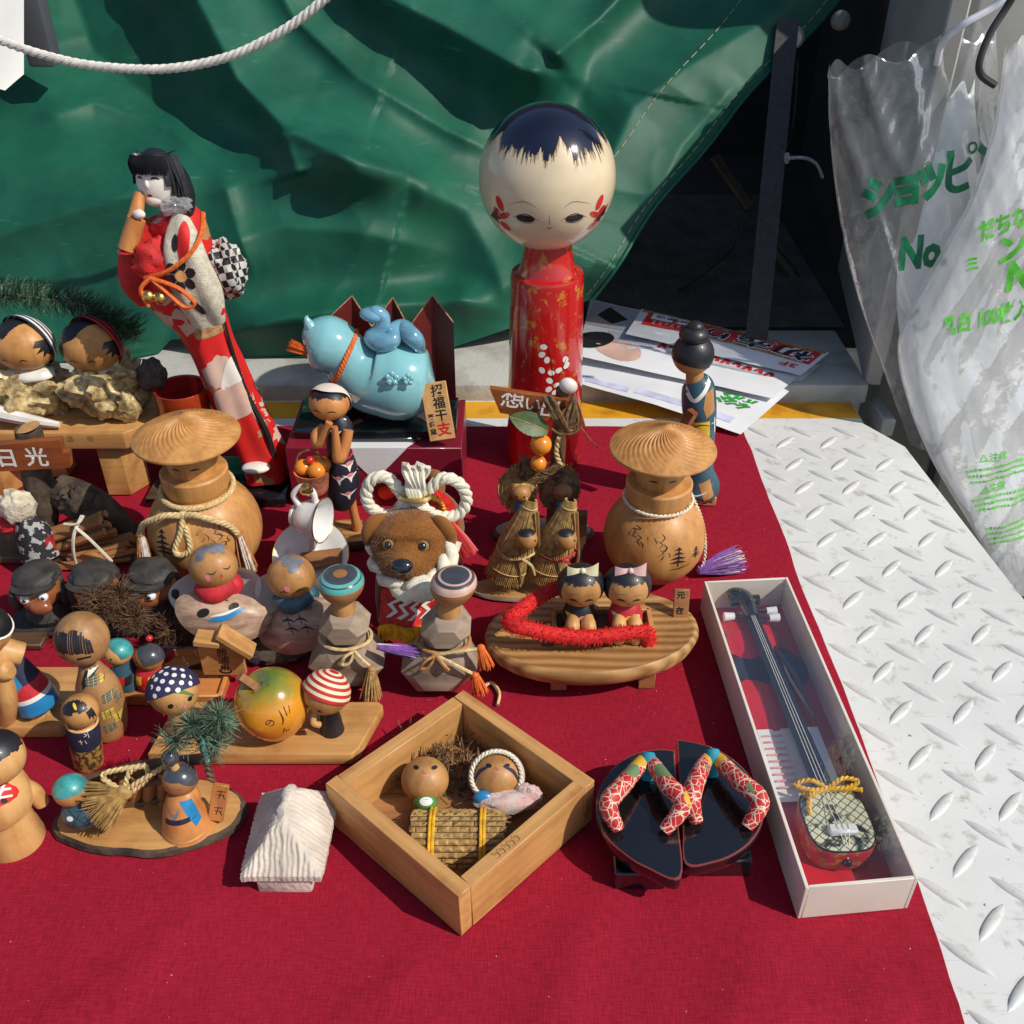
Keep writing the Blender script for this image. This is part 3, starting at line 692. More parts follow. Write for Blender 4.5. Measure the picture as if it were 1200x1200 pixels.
mk('wire_white', (.7, .72, .78), .4)
q = G('wire_white'); q.tube(crv([atY(1098, 75, 107), atY(1106, 48, 106), atY(1130, 28, 105), atY(1165, 8, 105), atY(1185, -15, 105)], 8), .36, 8); tag(q.build('cable'), 'white cable looping above the clear plastic bags', 'cable')
q = G('wire_black'); q.tube(crv([atY(1166, 100, 96), atY(1150, 88, 96), atY(1148, 72, 96), atY(1160, 40, 97), atY(1180, 8, 98), atY(1200, -25, 98)], 8), .33, 8); tag(q.build('cable'), 'thick black cable hooked over the milky plastic bag', 'cable')
# ================================================================== the ornaments: shared materials and helpers
wood('wood_light', (.62, .335, .118), (.42, .20, .060), 'x')
wood('wood_light_y', (.62, .335, .118), (.42, .20, .060), 'y')
wood('wood_turned', (.53, .272, .094), (.34, .155, .046), 'z', .8)
wood('wood_honey', (.60, .30, .094), (.40, .175, .047), 'z', .9)
wood('wood_tea', (.42, .225, .09), (.25, .125, .045), 'z', 1.0)
wood('wood_pale', (.66, .385, .15), (.48, .235, .075), 'z', .8)
wood('wood_orange', (.60, .25, .075), (.42, .15, .04), 'z')
wood('wood_red', (.34, .10, .025), (.16, .04, .012), 'x', 1, .35, .4)
wood('wood_dark', (.16, .085, .04), (.07, .035, .018), 'x', 1, .5)
wood('wood_grey', (.42, .33, .25), (.25, .185, .13), 'x', 1, .6, 0)
wood('wood_brown', (.40, .19, .07), (.25, .105, .035), 'x')
wood('wood_ring', (.56, .32, .12), (.25, .11, .032), 'x', .35, .45, .1, rings=.55)
mk('bark', (.11, .075, .05), .9, .5, 60, .9, 120, col2=(.03, .02, .015))
mk('hair_black', (.012, .012, .016), .45, .3, 60, .05, 400, coat=.12)
mk('navy_gloss', (.007, .009, .028), .12, .4, 20, coat=1)
mk('cream_gloss', (.70, .58, .39), .3, .06, 30, coat=.6)
mk('line_brown', (.22, .12, .05), .6); mk('line_black', (.012, .011, .012), .5)
mk('red_paint', (.55, .018, .012), .3, .15, 40, coat=.5); mk('red_matte', (.50, .02, .03), .7, .2, 80); mk('white_paint', (.78, .76, .70), .5, .06, 60)
mk('orange_cord', (.72, .14, .02), .6, .2, 300, .3, 800); mk('gold', (.75, .52, .18), .28, .1, 50, metal=1)
mk('blue_paint', (.02, .22, .48), .35, .15, 60, coat=.3); mk('teal_paint', (.05, .30, .30), .4, .3, 120, coat=.3); mk('yellow_paint', (.70, .46, .03), .45, .15, 90)
mk('green_paint', (.07, .22, .05), .4, .3, 60, coat=.4); mk('navy_cloth', (.016, .018, .05), .7, .3, 200); mk('grey_paint', (.17, .18, .21), .5, .3, 80); mk('pink_paint', (.70, .22, .24), .5, .2, 90)
mk('straw', (.50, .32, .11), .75, .35, 200, col2=(.26, .15, .05)); mk('straw_dark', (.26, .15, .065), .8, .4, 200, col2=(.10, .055, .025)); mk('rope_gold', (.62, .46, .22), .7, .2, 300, .3, 900)
mk('rope_cream', (.74, .70, .56), .85, .12, 150, .3, 700); mk('needle', (.055, .13, .055), .6, .4, 100, col2=(.02, .06, .03)); mk('needle_frost', (.16, .24, .17), .6, .4, 100, col2=(.05, .10, .05))
mk('lacquer_black', (.007, .008, .010), .07, .2, 20, coat=1); mk('lacquer_red', (.30, .018, .015), .15, .3, 20, coat=1)
mk('skin_white', (.74, .68, .62), .4, .05, 60); mk('white_ceramic', (.80, .81, .80), .1, .03, 30, coat=1)
def tassel(g, top, tip, r0, r1, n, seed=0, w=.05):
    rnd = random.Random(seed); top = Vector(top); tip = Vector(tip); d = tip-top; a = d.normalized(); x = a.cross(Vector((.2, .9, .3))).normalized(); y = a.cross(x)
    for i in range(n):
        an = rnd.uniform(0, 6.283); q = math.sqrt(rnd.random()); o = x*math.cos(an)+y*math.sin(an)
        m_ = top+d*.5+o*(r0*.5+r1*.6)*q; e = top+d*rnd.uniform(.85, 1.06)+o*r1*q+x*rnd.uniform(-.1, .1)
        g.tube([top+o*r0*q, m_, e], [w, w*.9, w*.4], 3)
    return g
def needles(g, path, L_, n, seed=0, w=.035, back=.35, droop=0):
    rnd = random.Random(seed); P = crv(path, 8)
    for i in range(n):
        k = rnd.random()*(len(P)-1); j = min(len(P)-2, int(k)); p = P[j].lerp(P[j+1], k-j); t = (P[j+1]-P[j]).normalized()
        r = Vector((rnd.gauss(0, 1), rnd.gauss(0, 1), rnd.gauss(0, 1))); r = (r-t*r.dot(t)).normalized()
        e = p+(r+t*back*rnd.uniform(.4, 1.6)).normalized()*L_*rnd.uniform(.6, 1.1); e.z -= droop*rnd.random()
        g.hair(p, e, w, rnd)
    return g
def lump(g, c, r, amp, freq, seed, n=40, M=None, spike=0):
    """rough rounded lump"""
    k = G(); k.sph((0, 0, 0), 1, n=n); r = Vector(r) if hasattr(r, '__len__') else Vector((r, r, r)); T = TR(c) if M is None else M
    vs = []
    for v in k.v:
        f = 1+amp*nz(v.x*freq+seed, v.y*freq, v.z*freq, 4)
        if spike: f += spike*max(0, noise.noise(Vector((v.x*freq*.8+seed*2, v.y*freq*.8, v.z*freq*.8)))-.15)
        vs.append(Vector((v.x*r.x, v.y*r.y, v.z*r.z))*f)
    g.add(vs, k.f, T); return g
def slab(g, rx, ry, h, seed, n=56, M=None, wob=.05, bark=None, top=None):
    """slice of a branch: pale sawn top, bark round the rim"""
    rr = [1+wob*nz(math.cos(2*math.pi*i/n)*1.5+seed, math.sin(2*math.pi*i/n)*1.5, seed) for i in range(n)]
    vs = []; fs = []
    for (s_, z) in ((.94, 0), (1.02, h*.3), (1.0, h*.8), (.95, h)):
        for i in range(n):
            a = 2*math.pi*i/n; k = s_*rr[i]+(.025*noise.noise(Vector((i*2.1, z*4, seed))) if s_ > .95 else 0); vs.append((rx*k*math.cos(a), ry*k*math.sin(a), z))
    for j in range(3):
        for i in range(n): fs.append((j*n+i, j*n+(i+1) % n, (j+1)*n+(i+1) % n, (j+1)*n+i))
    if bark: g.mat(bark)
    g.add(vs, fs, M)
    if top: g.mat(top)
    g.add(vs[3*n:], [tuple(range(n))], M); return g
def pc(b, px, py, dy=0):
    """point of a thing based at b, seen at that pixel, dy cm behind (+) or before (-) its base"""
    return atY(px, py, b.y+dy)-b
FW = (0, -1, 0); UP = (0, 0, 1)
def fvec(yaw, pitch=0):
    """facing: yaw 0 looks at us (-Y), positive turns to our right; pitch up"""
    return Vector((math.sin(R(yaw))*math.cos(R(pitch)), -math.cos(R(yaw))*math.cos(R(pitch)), math.sin(R(pitch))))
def marks(head_o, tgt, c, fwd, items, off=.015, res=.25):
    """items: (name, material, shapes)"""
    for nm, m, sh in items: decal(nm, m, head_o, tgt, c, fwd, UP, sh, off, res)
def headM(yaw=0, pitch=0, roll=0):
    """orientation whose -Y looks along the facing"""
    return Matrix.Rotation(R(yaw), 4, 'Z') @ Matrix.Rotation(R(-pitch), 4, 'X') @ Matrix.Rotation(R(roll), 4, 'Y')

# ------------------------------------------------------------------ tall red lacquered kokeshi
m, N, L, p = _new('red_flecked')
tc = N.new('ShaderNodeTexCoord'); n = N.new('ShaderNodeTexNoise'); n.inputs['Scale'].default_value = 75; n.inputs['Detail'].default_value = 5; n.inputs['Roughness'].default_value = .7; L.new(tc.outputs['Object'], n.inputs['Vector'])
r = N.new('ShaderNodeValToRGB'); e = r.color_ramp.elements; e[0].position = .57; e[0].color = (.50, .010, .010, 1); e[1].position = .63; e[1].color = (.50, .20, .03, 1); L.new(n.outputs[0], r.inputs[0]); L.new(r.outputs[0], p.inputs['Base Color'])
p.inputs['Roughness'].default_value = .2; p.inputs['Coat Weight'].default_value = 1; p.inputs['Coat Roughness'].default_value = .04
b = at(637, 533)
t = thing('kokeshi_doll', 'tall red lacquered doll with big round cream head and navy hair', 'doll', b)
g = G('red_flecked'); g.lathe([(4.1, 0), (4.2, .15), (3.72, 21.3), (3.6, 21.7), (3.0, 21.8), (2.75, 22.4), (2.5, 23.6), (2.35, 24.6), (2.2, 26)], 64); body = g.build('body', t); gb = g
pos = [(637, 407), (635, 416), (641, 422), (635, 434), (646, 437), (655, 435), (664, 431), (663, 424), (644, 446), (653, 452), (643, 456), (650, 461)]
sh = []
for i, (x, y) in enumerate(pos):
    q = pc(b, x, y, -3.9); sh.append(E(q.x, q.z, .38, .3, i*40))
for s_ in sh: decal('painted_petal', 'white_paint', body, g, (0, 0, 0), FW, UP, [s_])
a_ = [pc(b, x, y, -3.9) for x, y in ((640, 400), (646, 425), (648, 445), (654, 460))]; c_ = [pc(b, x, y, -3.9) for x, y in ((650, 452), (658, 436), (665, 420))]
decal('painted_branch', 'line_black', body, g, (0, 0, 0), FW, UP, [L2([(q.x, q.z) for q in a_], .12), L2([(q.x, q.z) for q in c_], .1)])
hc = pc(b, 641, 208); HR = (6.55, 6.55, 6.75)
g = G('cream_gloss'); g.sph(hc, HR, n=64); head = g.build('head', t); gh = g
fz = zig(4, -5.5, 3.5, 200); fz2 = zig(5, -1.5, 1.5, 37)
def fringe(ph):
    d = math.degrees(ph); v = 58+fz(ph)+fz2(ph)
    for c_, w_, dep in ((282, 10, 16), (206, 15, 14), (338, 9, 14), (100, 20, 8)):
        k = abs((d-c_+180) % 360-180)/w_
        if k < 1: v = min(v, 58-dep*(1-k)+2*k)
    return v
q = G('navy_gloss'); q.cap(hc, HR, fringe, n=400, rows=14, off=.025); q.build('hair', head)
q = G('line_brown'); rnd = random.Random(3)
for i in range(420):
    ph = R(rnd.uniform(185, 355)); t0 = fringe(ph)-1.0; t1 = t0+rnd.uniform(2.5, 8.5); dp_ = rnd.uniform(.10, .28); vs = []
    for tt, dd in ((t0, dp_), (t1, dp_*.25)):
        for k in (-1, 1): a_ = ph+R(dd*k); vs.append(hc+Vector(((HR[0]+.016)*math.sin(R(tt))*math.cos(a_), (HR[1]+.016)*math.sin(R(tt))*math.sin(a_), (HR[2]+.016)*math.cos(R(tt)))))
    q.add(vs, [(0, 2, 3, 1)])
struct(q.build('brush_strokes', head), 'stuff')
for sx in (-1, 1):
    x0 = .0+2.25*sx+.15
    marks(head, gh, hc, FW, [('eye', 'hair_black', [E(x0, -2.0, .85, .36, 2*sx), L2([(x0-1.25, -2.1), (x0, -1.52), (x0+1.25, -2.15)], .1), L2([(x0-1.0, -2.25), (x0+.1, -2.45), (x0+1.0, -2.25)], .06)]),
        ('eyebrow', 'line_brown', [L2([(x0-1.1*sx, -.9), (x0-.1, -.35), (x0+1.5*sx, -.8)], .07)])])
    for k, (dx, dz, l, a) in enumerate(((4.6, -1.0, .75, 70), (4.2, -2.1, .62, -40), (4.9, -1.9, .5, 60), (4.1, -3.3, .6, 40))):
        decal('painted_ribbon', 'red_paint', head, gh, hc, FW, UP, [E(dx*sx+.15, dz, l, .3, a*sx+(0 if sx > 0 else 180))], .02)
    decal('painted_sidelock', 'hair_black', head, gh, hc, fvec(55*sx, -15), UP, [P2([(-.9*1, -1.2), (.2, -.2), (.9, .2), (.7, -.6), (1.0, -1.0), (.3, -1.1), (.4, -1.7), (-.3, -1.3)])], .02)
marks(head, gh, hc, FW, [('nose', 'line_brown', [L2([(.12, -1.4), (.1, -2.25), (.25, -2.45)], .06)]), ('mouth', 'red_paint', [L2([(-.15, -2.75), (.1, -2.9), (.35, -2.75)], .12)])])

# ------------------------------------------------------------------ two dolls in wide sedge hats
def hatdoll(bpx, bpy_, k, label, ry):
    b = at(bpx, bpy_); t = thing('hat_doll', label, 'doll', b)
    g = G('wood_honey'); rb = ry
    prof = []
    for i in range(15): a = R(-66+i*9.6); prof.append((rb*math.cos(a), rb*.98+rb*math.sin(a)*1.0))
    z1 = prof[-1][1]
    g.lathe([(prof[0][0]*.9, 0)]+prof[0:]+[(2.9*k, z1+.25)], 56); body = g.build('body', t)
    gc = G('wood_honey'); gc.lathe([(2.75*k, z1-.4), (2.95*k, z1+.1), (3.0*k, z1+1.5*k), (2.85*k, z1+1.7*k), (2.0*k, z1+1.72*k)], 48); gc.build('collar', t)
    gf = G('wood_honey'); gf.lathe([(2.1*k, z1+1.6*k), (2.2*k, z1+2.4*k), (2.25*k, z1+5.2*k), (2.0*k, z1+5.8*k)], 40); fc = gf.build('face', t)
    zc = z1+2.75*k; o = (0, 0, zc)
    for sx in (-1, 1): decal('eye', 'line_black', fc, gf, o, FW, UP, [L2([(.45*sx*k, -.02), (.8*sx*k, .06), (1.25*sx*k, .0)], .17*k)], .02)
    decal('mouth', 'red_paint', fc, gf, o, FW, UP, [E(0, -.7*k, .1, .09)], .02); decal('nose', 'line_brown', fc, gf, o, FW, UP, [L2([(0, -.2), (-.06, -.5)], .05)], .02)
    zr = z1+5.15*k; RH = 4.65*k; nph, nr = 288, 26
    gh = G('wood_honey'); vs = []; fs = []
    def hz_(rr, ph):
        u = rr/RH; z = zr+(1-u**1.25)*1.95*k+.06*math.exp(-((u-.0)/.12)**2)*k
        if .07 < u < .93: z += .075*k*math.sin(34*(ph-1.1*u*u))*min(1, (u-.07)*5)*min(1, (.93-u)*20)
        return z
    for j in range(nr+1):
        rr = RH*(.002+.998*j/nr)
        for i in range(nph): ph = 2*math.pi*i/nph; vs.append((rr*math.cos(ph), rr*math.sin(ph), hz_(rr, ph)))
    for j in range(nr):
        for i in range(nph): fs.append((j*nph+i, (j+1)*nph+i, (j+1)*nph+(i+1) % nph, j*nph+(i+1) % nph))
    gh.add(vs, fs)
    gh.lathe([(RH*1.0, zr), (RH*1.012, zr-.12), (RH*1.0, zr-.26), (RH*.9, zr-.28), (2.0*k, zr+.5)], 96, c0=False, c1=False)
    gh.build('hat', t, 60)
    return t, g, body, z1, b
t, g, body, z1, b = hatdoll(762, 672, 1.0, 'wooden hat doll with thin cord and purple tassel beside the stringed instrument box', 4.72)
q = G('rope_cream'); q.rope([(3.1*math.cos(a), 3.1*math.sin(a)-.05, z1-.12) for a in [2*math.pi*i/40 for i in range(40)]], .16, 2, .8, 5, closed=True); q.build('cord', t)
def brushes(t, body, g, seed, spots):
    rnd = random.Random(seed)
    for (x, z, s_) in spots:
        sh = []
        for i in range(4):
            a = (rnd.uniform(-.5, .5)*s_+x, z+.4*s_-i*.25*s_); sh.append(L2([a, (a[0]+rnd.uniform(-.4, .4)*s_, a[1]-.3*s_), (a[0]+rnd.uniform(-.5, .5)*s_, a[1]-rnd.uniform(.3, .7)*s_)], rnd.uniform(.05, .1)))
        decal('brushwork', 'line_black', body, g, (0, 0, 4.6), fvec(0, 20), UP, sh, .02, .2)
brushes(t, body, g, 2, [(-2.6, 1.6, 1), (-1.6, 1.0, 1), (-.3, .9, 1.2), (.2, -.2, 1)])
for (x, z, s_) in ((1.6, -.9, 1.0), (3.3, -.7, .6)):
    decal('painted_tree', 'line_black', body, g, (0, 0, 4.6), fvec(0, 20), UP, [L2([(x, z-.9*s_), (x+.05, z+1.0*s_)], .12, False)]+[P2([(x-.9*s_*w_, z+y-.1), (x, z+y+.22*s_), (x+.9*s_*w_, z+y-.05)]) for y, w_ in ((.8*s_, .4), (.4*s_, .6), (-.05, .9), (-.45*s_, 1.0))], .02, .2)
decal('painted_ground', 'line_black', body, g, (0, 0, 4.6), fvec(0, 20), UP, [L2([(.9, -2.1), (1.8, -2.0), (2.8, -1.7)], .12)], .02)
mk('tassel_purple', (.16, .05, .28), .7, .3, 300)
q = G('tassel_purple'); a = pc(b, 822, 640, -.6); a.z = .8; e_ = pc(b, 872, 622, 1.2); e_.z = .7; tassel(q, a, e_, .35, 1.5, 150, 3, .07); q.mat('rope_cream'); tassel(q, a, e_, .25, 1.2, 70, 4, .08); tp = q.build('tassel', t)
q = G('rope_cream'); q.rope(crv([(3.1, .2, z1-.1), (4.3, .3, 6.2), (4.9, .1, 3.6), (4.9, -.3, 1.6), tuple(a)], 6), .15, 2, .8, 5); q.build('cord', t)

t, g, body, z1, b = hatdoll(252, 667, 1.0, 'wooden hat doll with thick gold cord tied in a bow', 5.15)
q = G('rope_gold'); q.rope([(3.2*math.cos(a), 3.2*math.sin(a)-.1, z1-.15-.35*(1-math.sin(a))*.5) for a in [2*math.pi*i/40 for i in range(40)]], .26, 3, 1.2, 6, closed=True)
kn = Vector((-.4, -3.75, z1-.9)); q.sph(kn, (.55, .4, .45), n=14)
for s_ in (-1, 1):
    q.rope(crv([kn, kn+Vector((1.3*s_, -.4, .3)), kn+Vector((2.6*s_, -.35, -.2)), kn+Vector((3.8*s_, .1, -1.1)), kn+Vector((4.4*s_, .5, -2.4))], 6), .3, 3, 1.3, 6)
q.rope(crv([kn, kn+Vector((-.2, -.7, -1.2)), kn+Vector((-.9, -1.3, -2.9)), kn+Vector((-.3, -1.4, -3.3)), kn+Vector((.5, -1.25, -2.6)), kn+Vector((.2, -.5, -.8))], 6), .27, 3, 1.3, 6); q.build('cord', t)
mk('tassel_amber', (.45, .19, .06), .55, .35, 300); mk('tassel_white', (.66, .64, .60), .5, .2, 300)
for s_ in (-1, 1):
    q = G('tassel_amber'); a = kn+Vector((4.4*s_, .5, -2.4)); q.sph(a, .42, n=10); e_ = a+Vector((.35*s_+.2, -.5, -3.6)); tassel(q, a, e_, .3, .8, 110, 5+s_, .07); q.mat('tassel_white'); tassel(q, a+Vector((.12, -.1, 0)), e_+Vector((.25, -.2, 0)), .2, .6, 50, 8+s_, .07); q.build('tassel', t)
brushes(t, body, g, 4, [(1.4, 1.0, 1.2), (2.6, 1.6, 1.2), (3.2, .4, 1.0), (1.9, -.4, 1)])
x, z, s_ = -2.6, .2, 1.2
decal('painted_tree', 'line_black', body, g, (0, 0, 4.6), fvec(0, 20), UP, [L2([(x, z-1.2*s_), (x+.05, z+1.0*s_)], .14, False)]+[P2([(x-.8*s_*w_, z+y-.1), (x, z+y+.25*s_), (x+.8*s_*w_, z+y-.05)]) for y, w_ in ((.8*s_, .4), (.4*s_, .6), (-.05, .9), (-.45*s_, 1.0), (-.8*s_, 1.1))], .02, .2)

# ------------------------------------------------------------------ bench with two shell-bodied dolls
b = at(90, 583)
t = thing('bench_ornament', 'wooden bench carrying two round headed dolls with shell bodies and a pine sprig', 'ornament', b)
FY = 0.0; zt = pc(b, 120, 506, 0).z
x0 = -18; x1 = pc(b, 176, 500, 1).x
g = G('wood_light'); g.prism([(x0, -.3), (x1-2.4, -.3), (x1, 2.2), (x1, 8.5), (x1-2, 10.5), (x0, 10.5)], zt-1.9, zt, b=.12, seg=2); seat = g.build('bench_top', t)
for (px0, px1) in ((108, 136), (-40, -15)):
    for yy in (.4, 7.5):
        xa = pc(b, px0, 520, 0).x; xb = pc(b, px1, 520, 0).x
        g = G('wood_light'); M = Matrix.Identity(4); g.prism([(xa, 0), (xb, 0), (xb+1.5, 2.4), (xa+1.5, 2.4)], 0, zt-1.85, TR((0, yy, 0)), b=.1); g.build('leg', t)
g = G('wood_light'); xa = pc(b, 55, 560, 5).x; g.prism([(xa, 4), (xa+3, 4), (xa+3, 6.5), (xa, 6.5)], 0, zt-1.85, b=.1); g.build('leg', t)
for i, (ch, px) in enumerate((('温', 82), ('泉', 106))): decal('lettering', 'line_brown', seat, G('wood_light').box(((x0+x1)/2, -.3+.5, zt-.95), (x1-x0, 1, 1.9), b=0), pc(b, px, 515, -.3), FW, UP, [TX(ch, .8, 0, 0)], .01)
mk('shell_rough', (.70, .56, .27), .55, .3, 110, 1.0, 150, col2=(.20, .12, .04), coat=.2); mk('shell_pearl', (.7, .68, .62), .3, .1, 40, coat=.5)
mk('shell_dark', (.08, .06, .05), .7, .4, 60, .8, 200)
for hp, hcx, cols, sd in (((28, 404), (34, 456), ('navy_cloth', 'white_paint'), 1), ((107, 405), (128, 452), ('red_matte', 'line_black'), 2)):
    c = pc(b, *hcx, 4.2); g = G('shell_rough'); lump(g, c, (4.0, 3.0, 3.1), .28, 2.3, sd*3, 44, TR(c, 0, 25, 20*sd), spike=.75); sb = g.build('shell_body', t)
    if sd == 2:
        c2 = pc(b, 148, 478, 2.4); q = G('shell_rough'); lump(q, c2, (1.5, 1.3, 2.2), .2, 2.5, 9, 26, TR(c2, 25, 20, 0)); q.build('shell_tip', sb)
        c2 = pc(b, 178, 440, 4.2); q = G('shell_dark'); lump(q, c2, (1.3, 1.6, 1.7), .3, 2, 4, 24); q.build('shell_edge', sb)
    q = G('shell_pearl'); cc = pc(b, hp[0]+6, hp[1]+33, 3.4); lump(q, cc, (2.6, 1.8, .8), .1, 2, sd, 24); q.build('collar', sb)
    c = pc(b, *hp, 4.0); rr = (3.05, 2.8, 2.55); g = G('wood_honey'); g.sph(c, rr, n=48); h = g.build('head', t)
    Mh = headM(-8, 0)
    q = G(); N_ = 13
    for k in range(N_):
        q.mat(cols[k % 2]); M = headM(-8) @ Matrix.Rotation(R(-82), 4, 'X') @ Matrix.Rotation(R(18), 4, 'Y'); q.cap(c, [x*1.07 for x in rr], (k+1)*80/N_, M, 64, 2, .02, t0=k*80/N_)
    q.build('scarf', h)
    fr = zig(30+sd, -7, 4, 60)
    q = G('hair_black'); q.cap(c, rr, lambda ph: 60+fr(ph)-(26*max(0, 1-abs((math.degrees(ph)-245+180) % 360-180)/26))-(16*max(0, 1-abs((math.degrees(ph)-300+180) % 360-180)/14)), headM(0, -14, 8), 160, 8, .03); q.build('hair', h)
    for sx in (-1, 1):
        decal('eye', 'line_black', h, g, c, fvec(-3, 8), UP, [L2([(.95*sx-.4, -.95), (.95*sx, -.78), (.95*sx+.4, -.95)], .12)], .02)
        decal('side_hair', 'hair_black', h, g, c, fvec(62*sx, 5), UP, [P2([(-.5*sx, .9), (.9*sx, .7), (.8*sx, -1.1), (.2*sx, -.6), (-.3*sx, -.9), (-.1*sx, -.2), (-.9*sx, -.3), (-.3*sx, .2), (-1.0*sx, .35)])], .02)
    decal('mouth', 'red_paint', h, g, c, fvec(-3, 8), UP, [E(0, -1.55, .09, .12)], .02)
g = G('needle'); needles(g, [pc(b, -30, 352, 7), pc(b, 20, 345, 7), pc(b, 70, 350, 7), pc(b, 118, 366, 6), pc(b, 158, 385, 5)], 2.2, 900, 3, .045)
needles(g, [pc(b, 80, 352, 8), pc(b, 130, 372, 8), pc(b, 150, 395, 7)], 2.0, 350, 4, .045); g.mat('needle_frost'); needles(g, [pc(b, -20, 340, 7.5), pc(b, 50, 350, 6.5), pc(b, 100, 355, 6)], 2.0, 220, 5, .045); g.mat('wood_dark'); g.tube(crv([pc(b, -30, 352, 7), pc(b, 70, 352, 7), pc(b, 158, 388, 5)], 6), .18, 6); struct(g.build('pine_sprig', t), 'stuff')
g = G('shell_pearl'); g.tube(crv([pc(b, -40, 474, .6), pc(b, 0, 484, .5), pc(b, 35, 492, .4), pc(b, 70, 498, .4)], 5), [.9, .8, .6, .35], 8); g.build('driftwood_stick', t)

# ------------------------------------------------------------------ kimono doll on black base
m, N, L, p = _new('kimono')
tc = N.new('ShaderNodeTexCoord'); n = N.new('ShaderNodeTexVoronoi'); n.inputs['Scale'].default_value = 48; n.inputs['Randomness'].default_value = 1; nw = N.new('ShaderNodeTexNoise'); nw.inputs['Scale'].default_value = 60; L.new(tc.outputs['Object'], nw.inputs['Vector']); vm = N.new('ShaderNodeVectorMath'); vm.operation = 'MULTIPLY_ADD'; vm.inputs[1].default_value = (.03, .03, .03); L.new(nw.outputs['Color'], vm.inputs[0]); L.new(tc.outputs['Object'], vm.inputs[2]); L.new(vm.outputs[0], n.inputs['Vector'])
r = N.new('ShaderNodeValToRGB'); r.color_ramp.interpolation = 'CONSTANT'; e = r.color_ramp.elements; e[0].position = 0; e[0].color = (.62, .012, .01, 1); e[1].position = .62; e[1].color = (.60, .42, .33, 1)
x = e.new(.80); x.color = (.58, .012, .01, 1); x = e.new(.92); x.color = (.42, .22, .09, 1)
sp = N.new('ShaderNodeSeparateColor'); L.new(n.outputs['Color'], sp.inputs[0]); L.new(sp.outputs[0], r.inputs[0]); L.new(r.outputs[0], p.inputs['Base Color']); p.inputs['Roughness'].default_value = .6
n2 = N.new('ShaderNodeTexNoise'); n2.inputs['Scale'].default_value = 900; L.new(tc.outputs['Object'], n2.inputs['Vector']); bb = N.new('ShaderNodeBump'); bb.inputs['Strength'].default_value = .5; bb.inputs['Distance'].default_value = .0006; L.new(n2.outputs[0], bb.inputs['Height']); L.new(bb.outputs[0], p.inputs['Normal'])
mk('brocade_cream', (.60, .56, .44), .6, .15, 200, .6, 900); mk('brocade_gold', (.42, .24, .11), .45, .35, 200, .5, 900); mk('satin_red', (.55, .012, .012), .65, .2, 90, .5, 700)
def checker(name, c1, c2, s_):
    m, N, L, p = _new(name); tc = N.new('ShaderNodeTexCoord'); mp = N.new('ShaderNodeMapping'); mp.inputs['Rotation'].default_value = (.3, .2, .25); L.new(tc.outputs['Object'], mp.inputs['Vector'])
    k = N.new('ShaderNodeTexChecker'); k.inputs['Scale'].default_value = s_; k.inputs[1].default_value = (*c1, 1); k.inputs[2].default_value = (*c2, 1); L.new(mp.outputs[0], k.inputs['Vector']); L.new(k.outputs[0], p.inputs['Base Color']); p.inputs['Roughness'].default_value = .4; return m
checker('obi_check', (.50, .49, .45), (.015, .015, .016), 150)
b = at(262, 574)
t = thing('kimono_doll', 'long haired doll in a red brocade kimono leaning over a black lacquer base', 'doll', b)
g = G('lacquer_black'); g.box((0, 1.0, .5), (14.6, 8.5, 1.0), b=.12, seg=2); g.build('base', t)
path = [(314, 552), (309, 536), (296, 510), (280, 478), (264, 440), (250, 408), (236, 378), (216, 340), (208, 305), (207, 278), (206, 255), (200, 242)]
rad = [31, 29, 28, 28, 27, 26, 31, 43, 42, 37, 29, 12]
P_ = [pc(b, x, y, 1.0+.1*i) for i, (x, y) in enumerate(path)]; P_[0].z = 1.4
S_ = FPX/((b.y)*math.cos(PITCH)+(CAMH-14)*math.sin(PITCH))
g = G('kimono'); g.tube(crv(P_, 6), [r_/S_ for r_ in rad], 48)
pth = crv(P_, 6)
for n_, v in enumerate(g.v):
    i_ = min(len(pth)-1, n_//48); a_ = 2*math.pi*(n_ % 48)/48; dv = v-pth[i_]; f_ = i_/(len(pth)-1); am = .10*sst(.75, .3, f_)
    v += dv*(am*math.sin(a_*5+f_*4)+.05*noise.noise(Vector((v.x*.5, v.y*.5, v.z*.35))))
kb = g.build('kimono', t, 70)
def kp(px, py): q = pc(b, px, py, -1.5); return (q.x, q.z)
def kdec(nm, m, shapes): return decal(nm, m, kb, g, (0, 0, 0), fvec(0, 25), UP, shapes, .05, .35)
def kq(px, py):
    f = fvec(0, 25); rt = Vector((1, 0, 0)); up = Vector(f).cross(rt); up = -up if up.z < 0 else up; q = pc(b, px, py, -1.2); return (q.dot(rt), q.dot(up))
def kpoly(*pts): return P2([(v.x, v.y) for v in crv([(*kq(*p_), 0) for p_ in pts], 4, True)])
kdec('kimono_patch', 'brocade_gold', [kpoly((228, 386), (256, 372), (262, 380), (250, 392), (232, 398))])
kdec('kimono_patch', 'skin_white', [kpoly((262, 425), (276, 410), (284, 440), (270, 452), (258, 455))])
kdec('kimono_patch', 'skin_print', [kpoly((250, 462), (276, 452), (292, 470), (290, 486), (262, 492))])
kdec('kimono_patch', 'brocade_cream', [kpoly((288, 470), (304, 476), (312, 494), (300, 496))])
gs = G('brocade_cream'); sl_p = crv([pc(b, 212, 258, -1.6), pc(b, 214, 282, -2.9), pc(b, 220, 312, -3.4), pc(b, 232, 345, -3.2), pc(b, 244, 376, -2.6)], 6); gs.tube(sl_p, [11/S_, 19/S_, 24/S_, 27/S_, 20/S_], 32, flat=1.0)
for n_, v in enumerate(gs.v):
    i_ = min(len(sl_p)-1, n_//32); v.y = sl_p[i_].y+(v.y-sl_p[i_].y)*.45+.18*math.sin(v.x*2.6+v.z*.6)
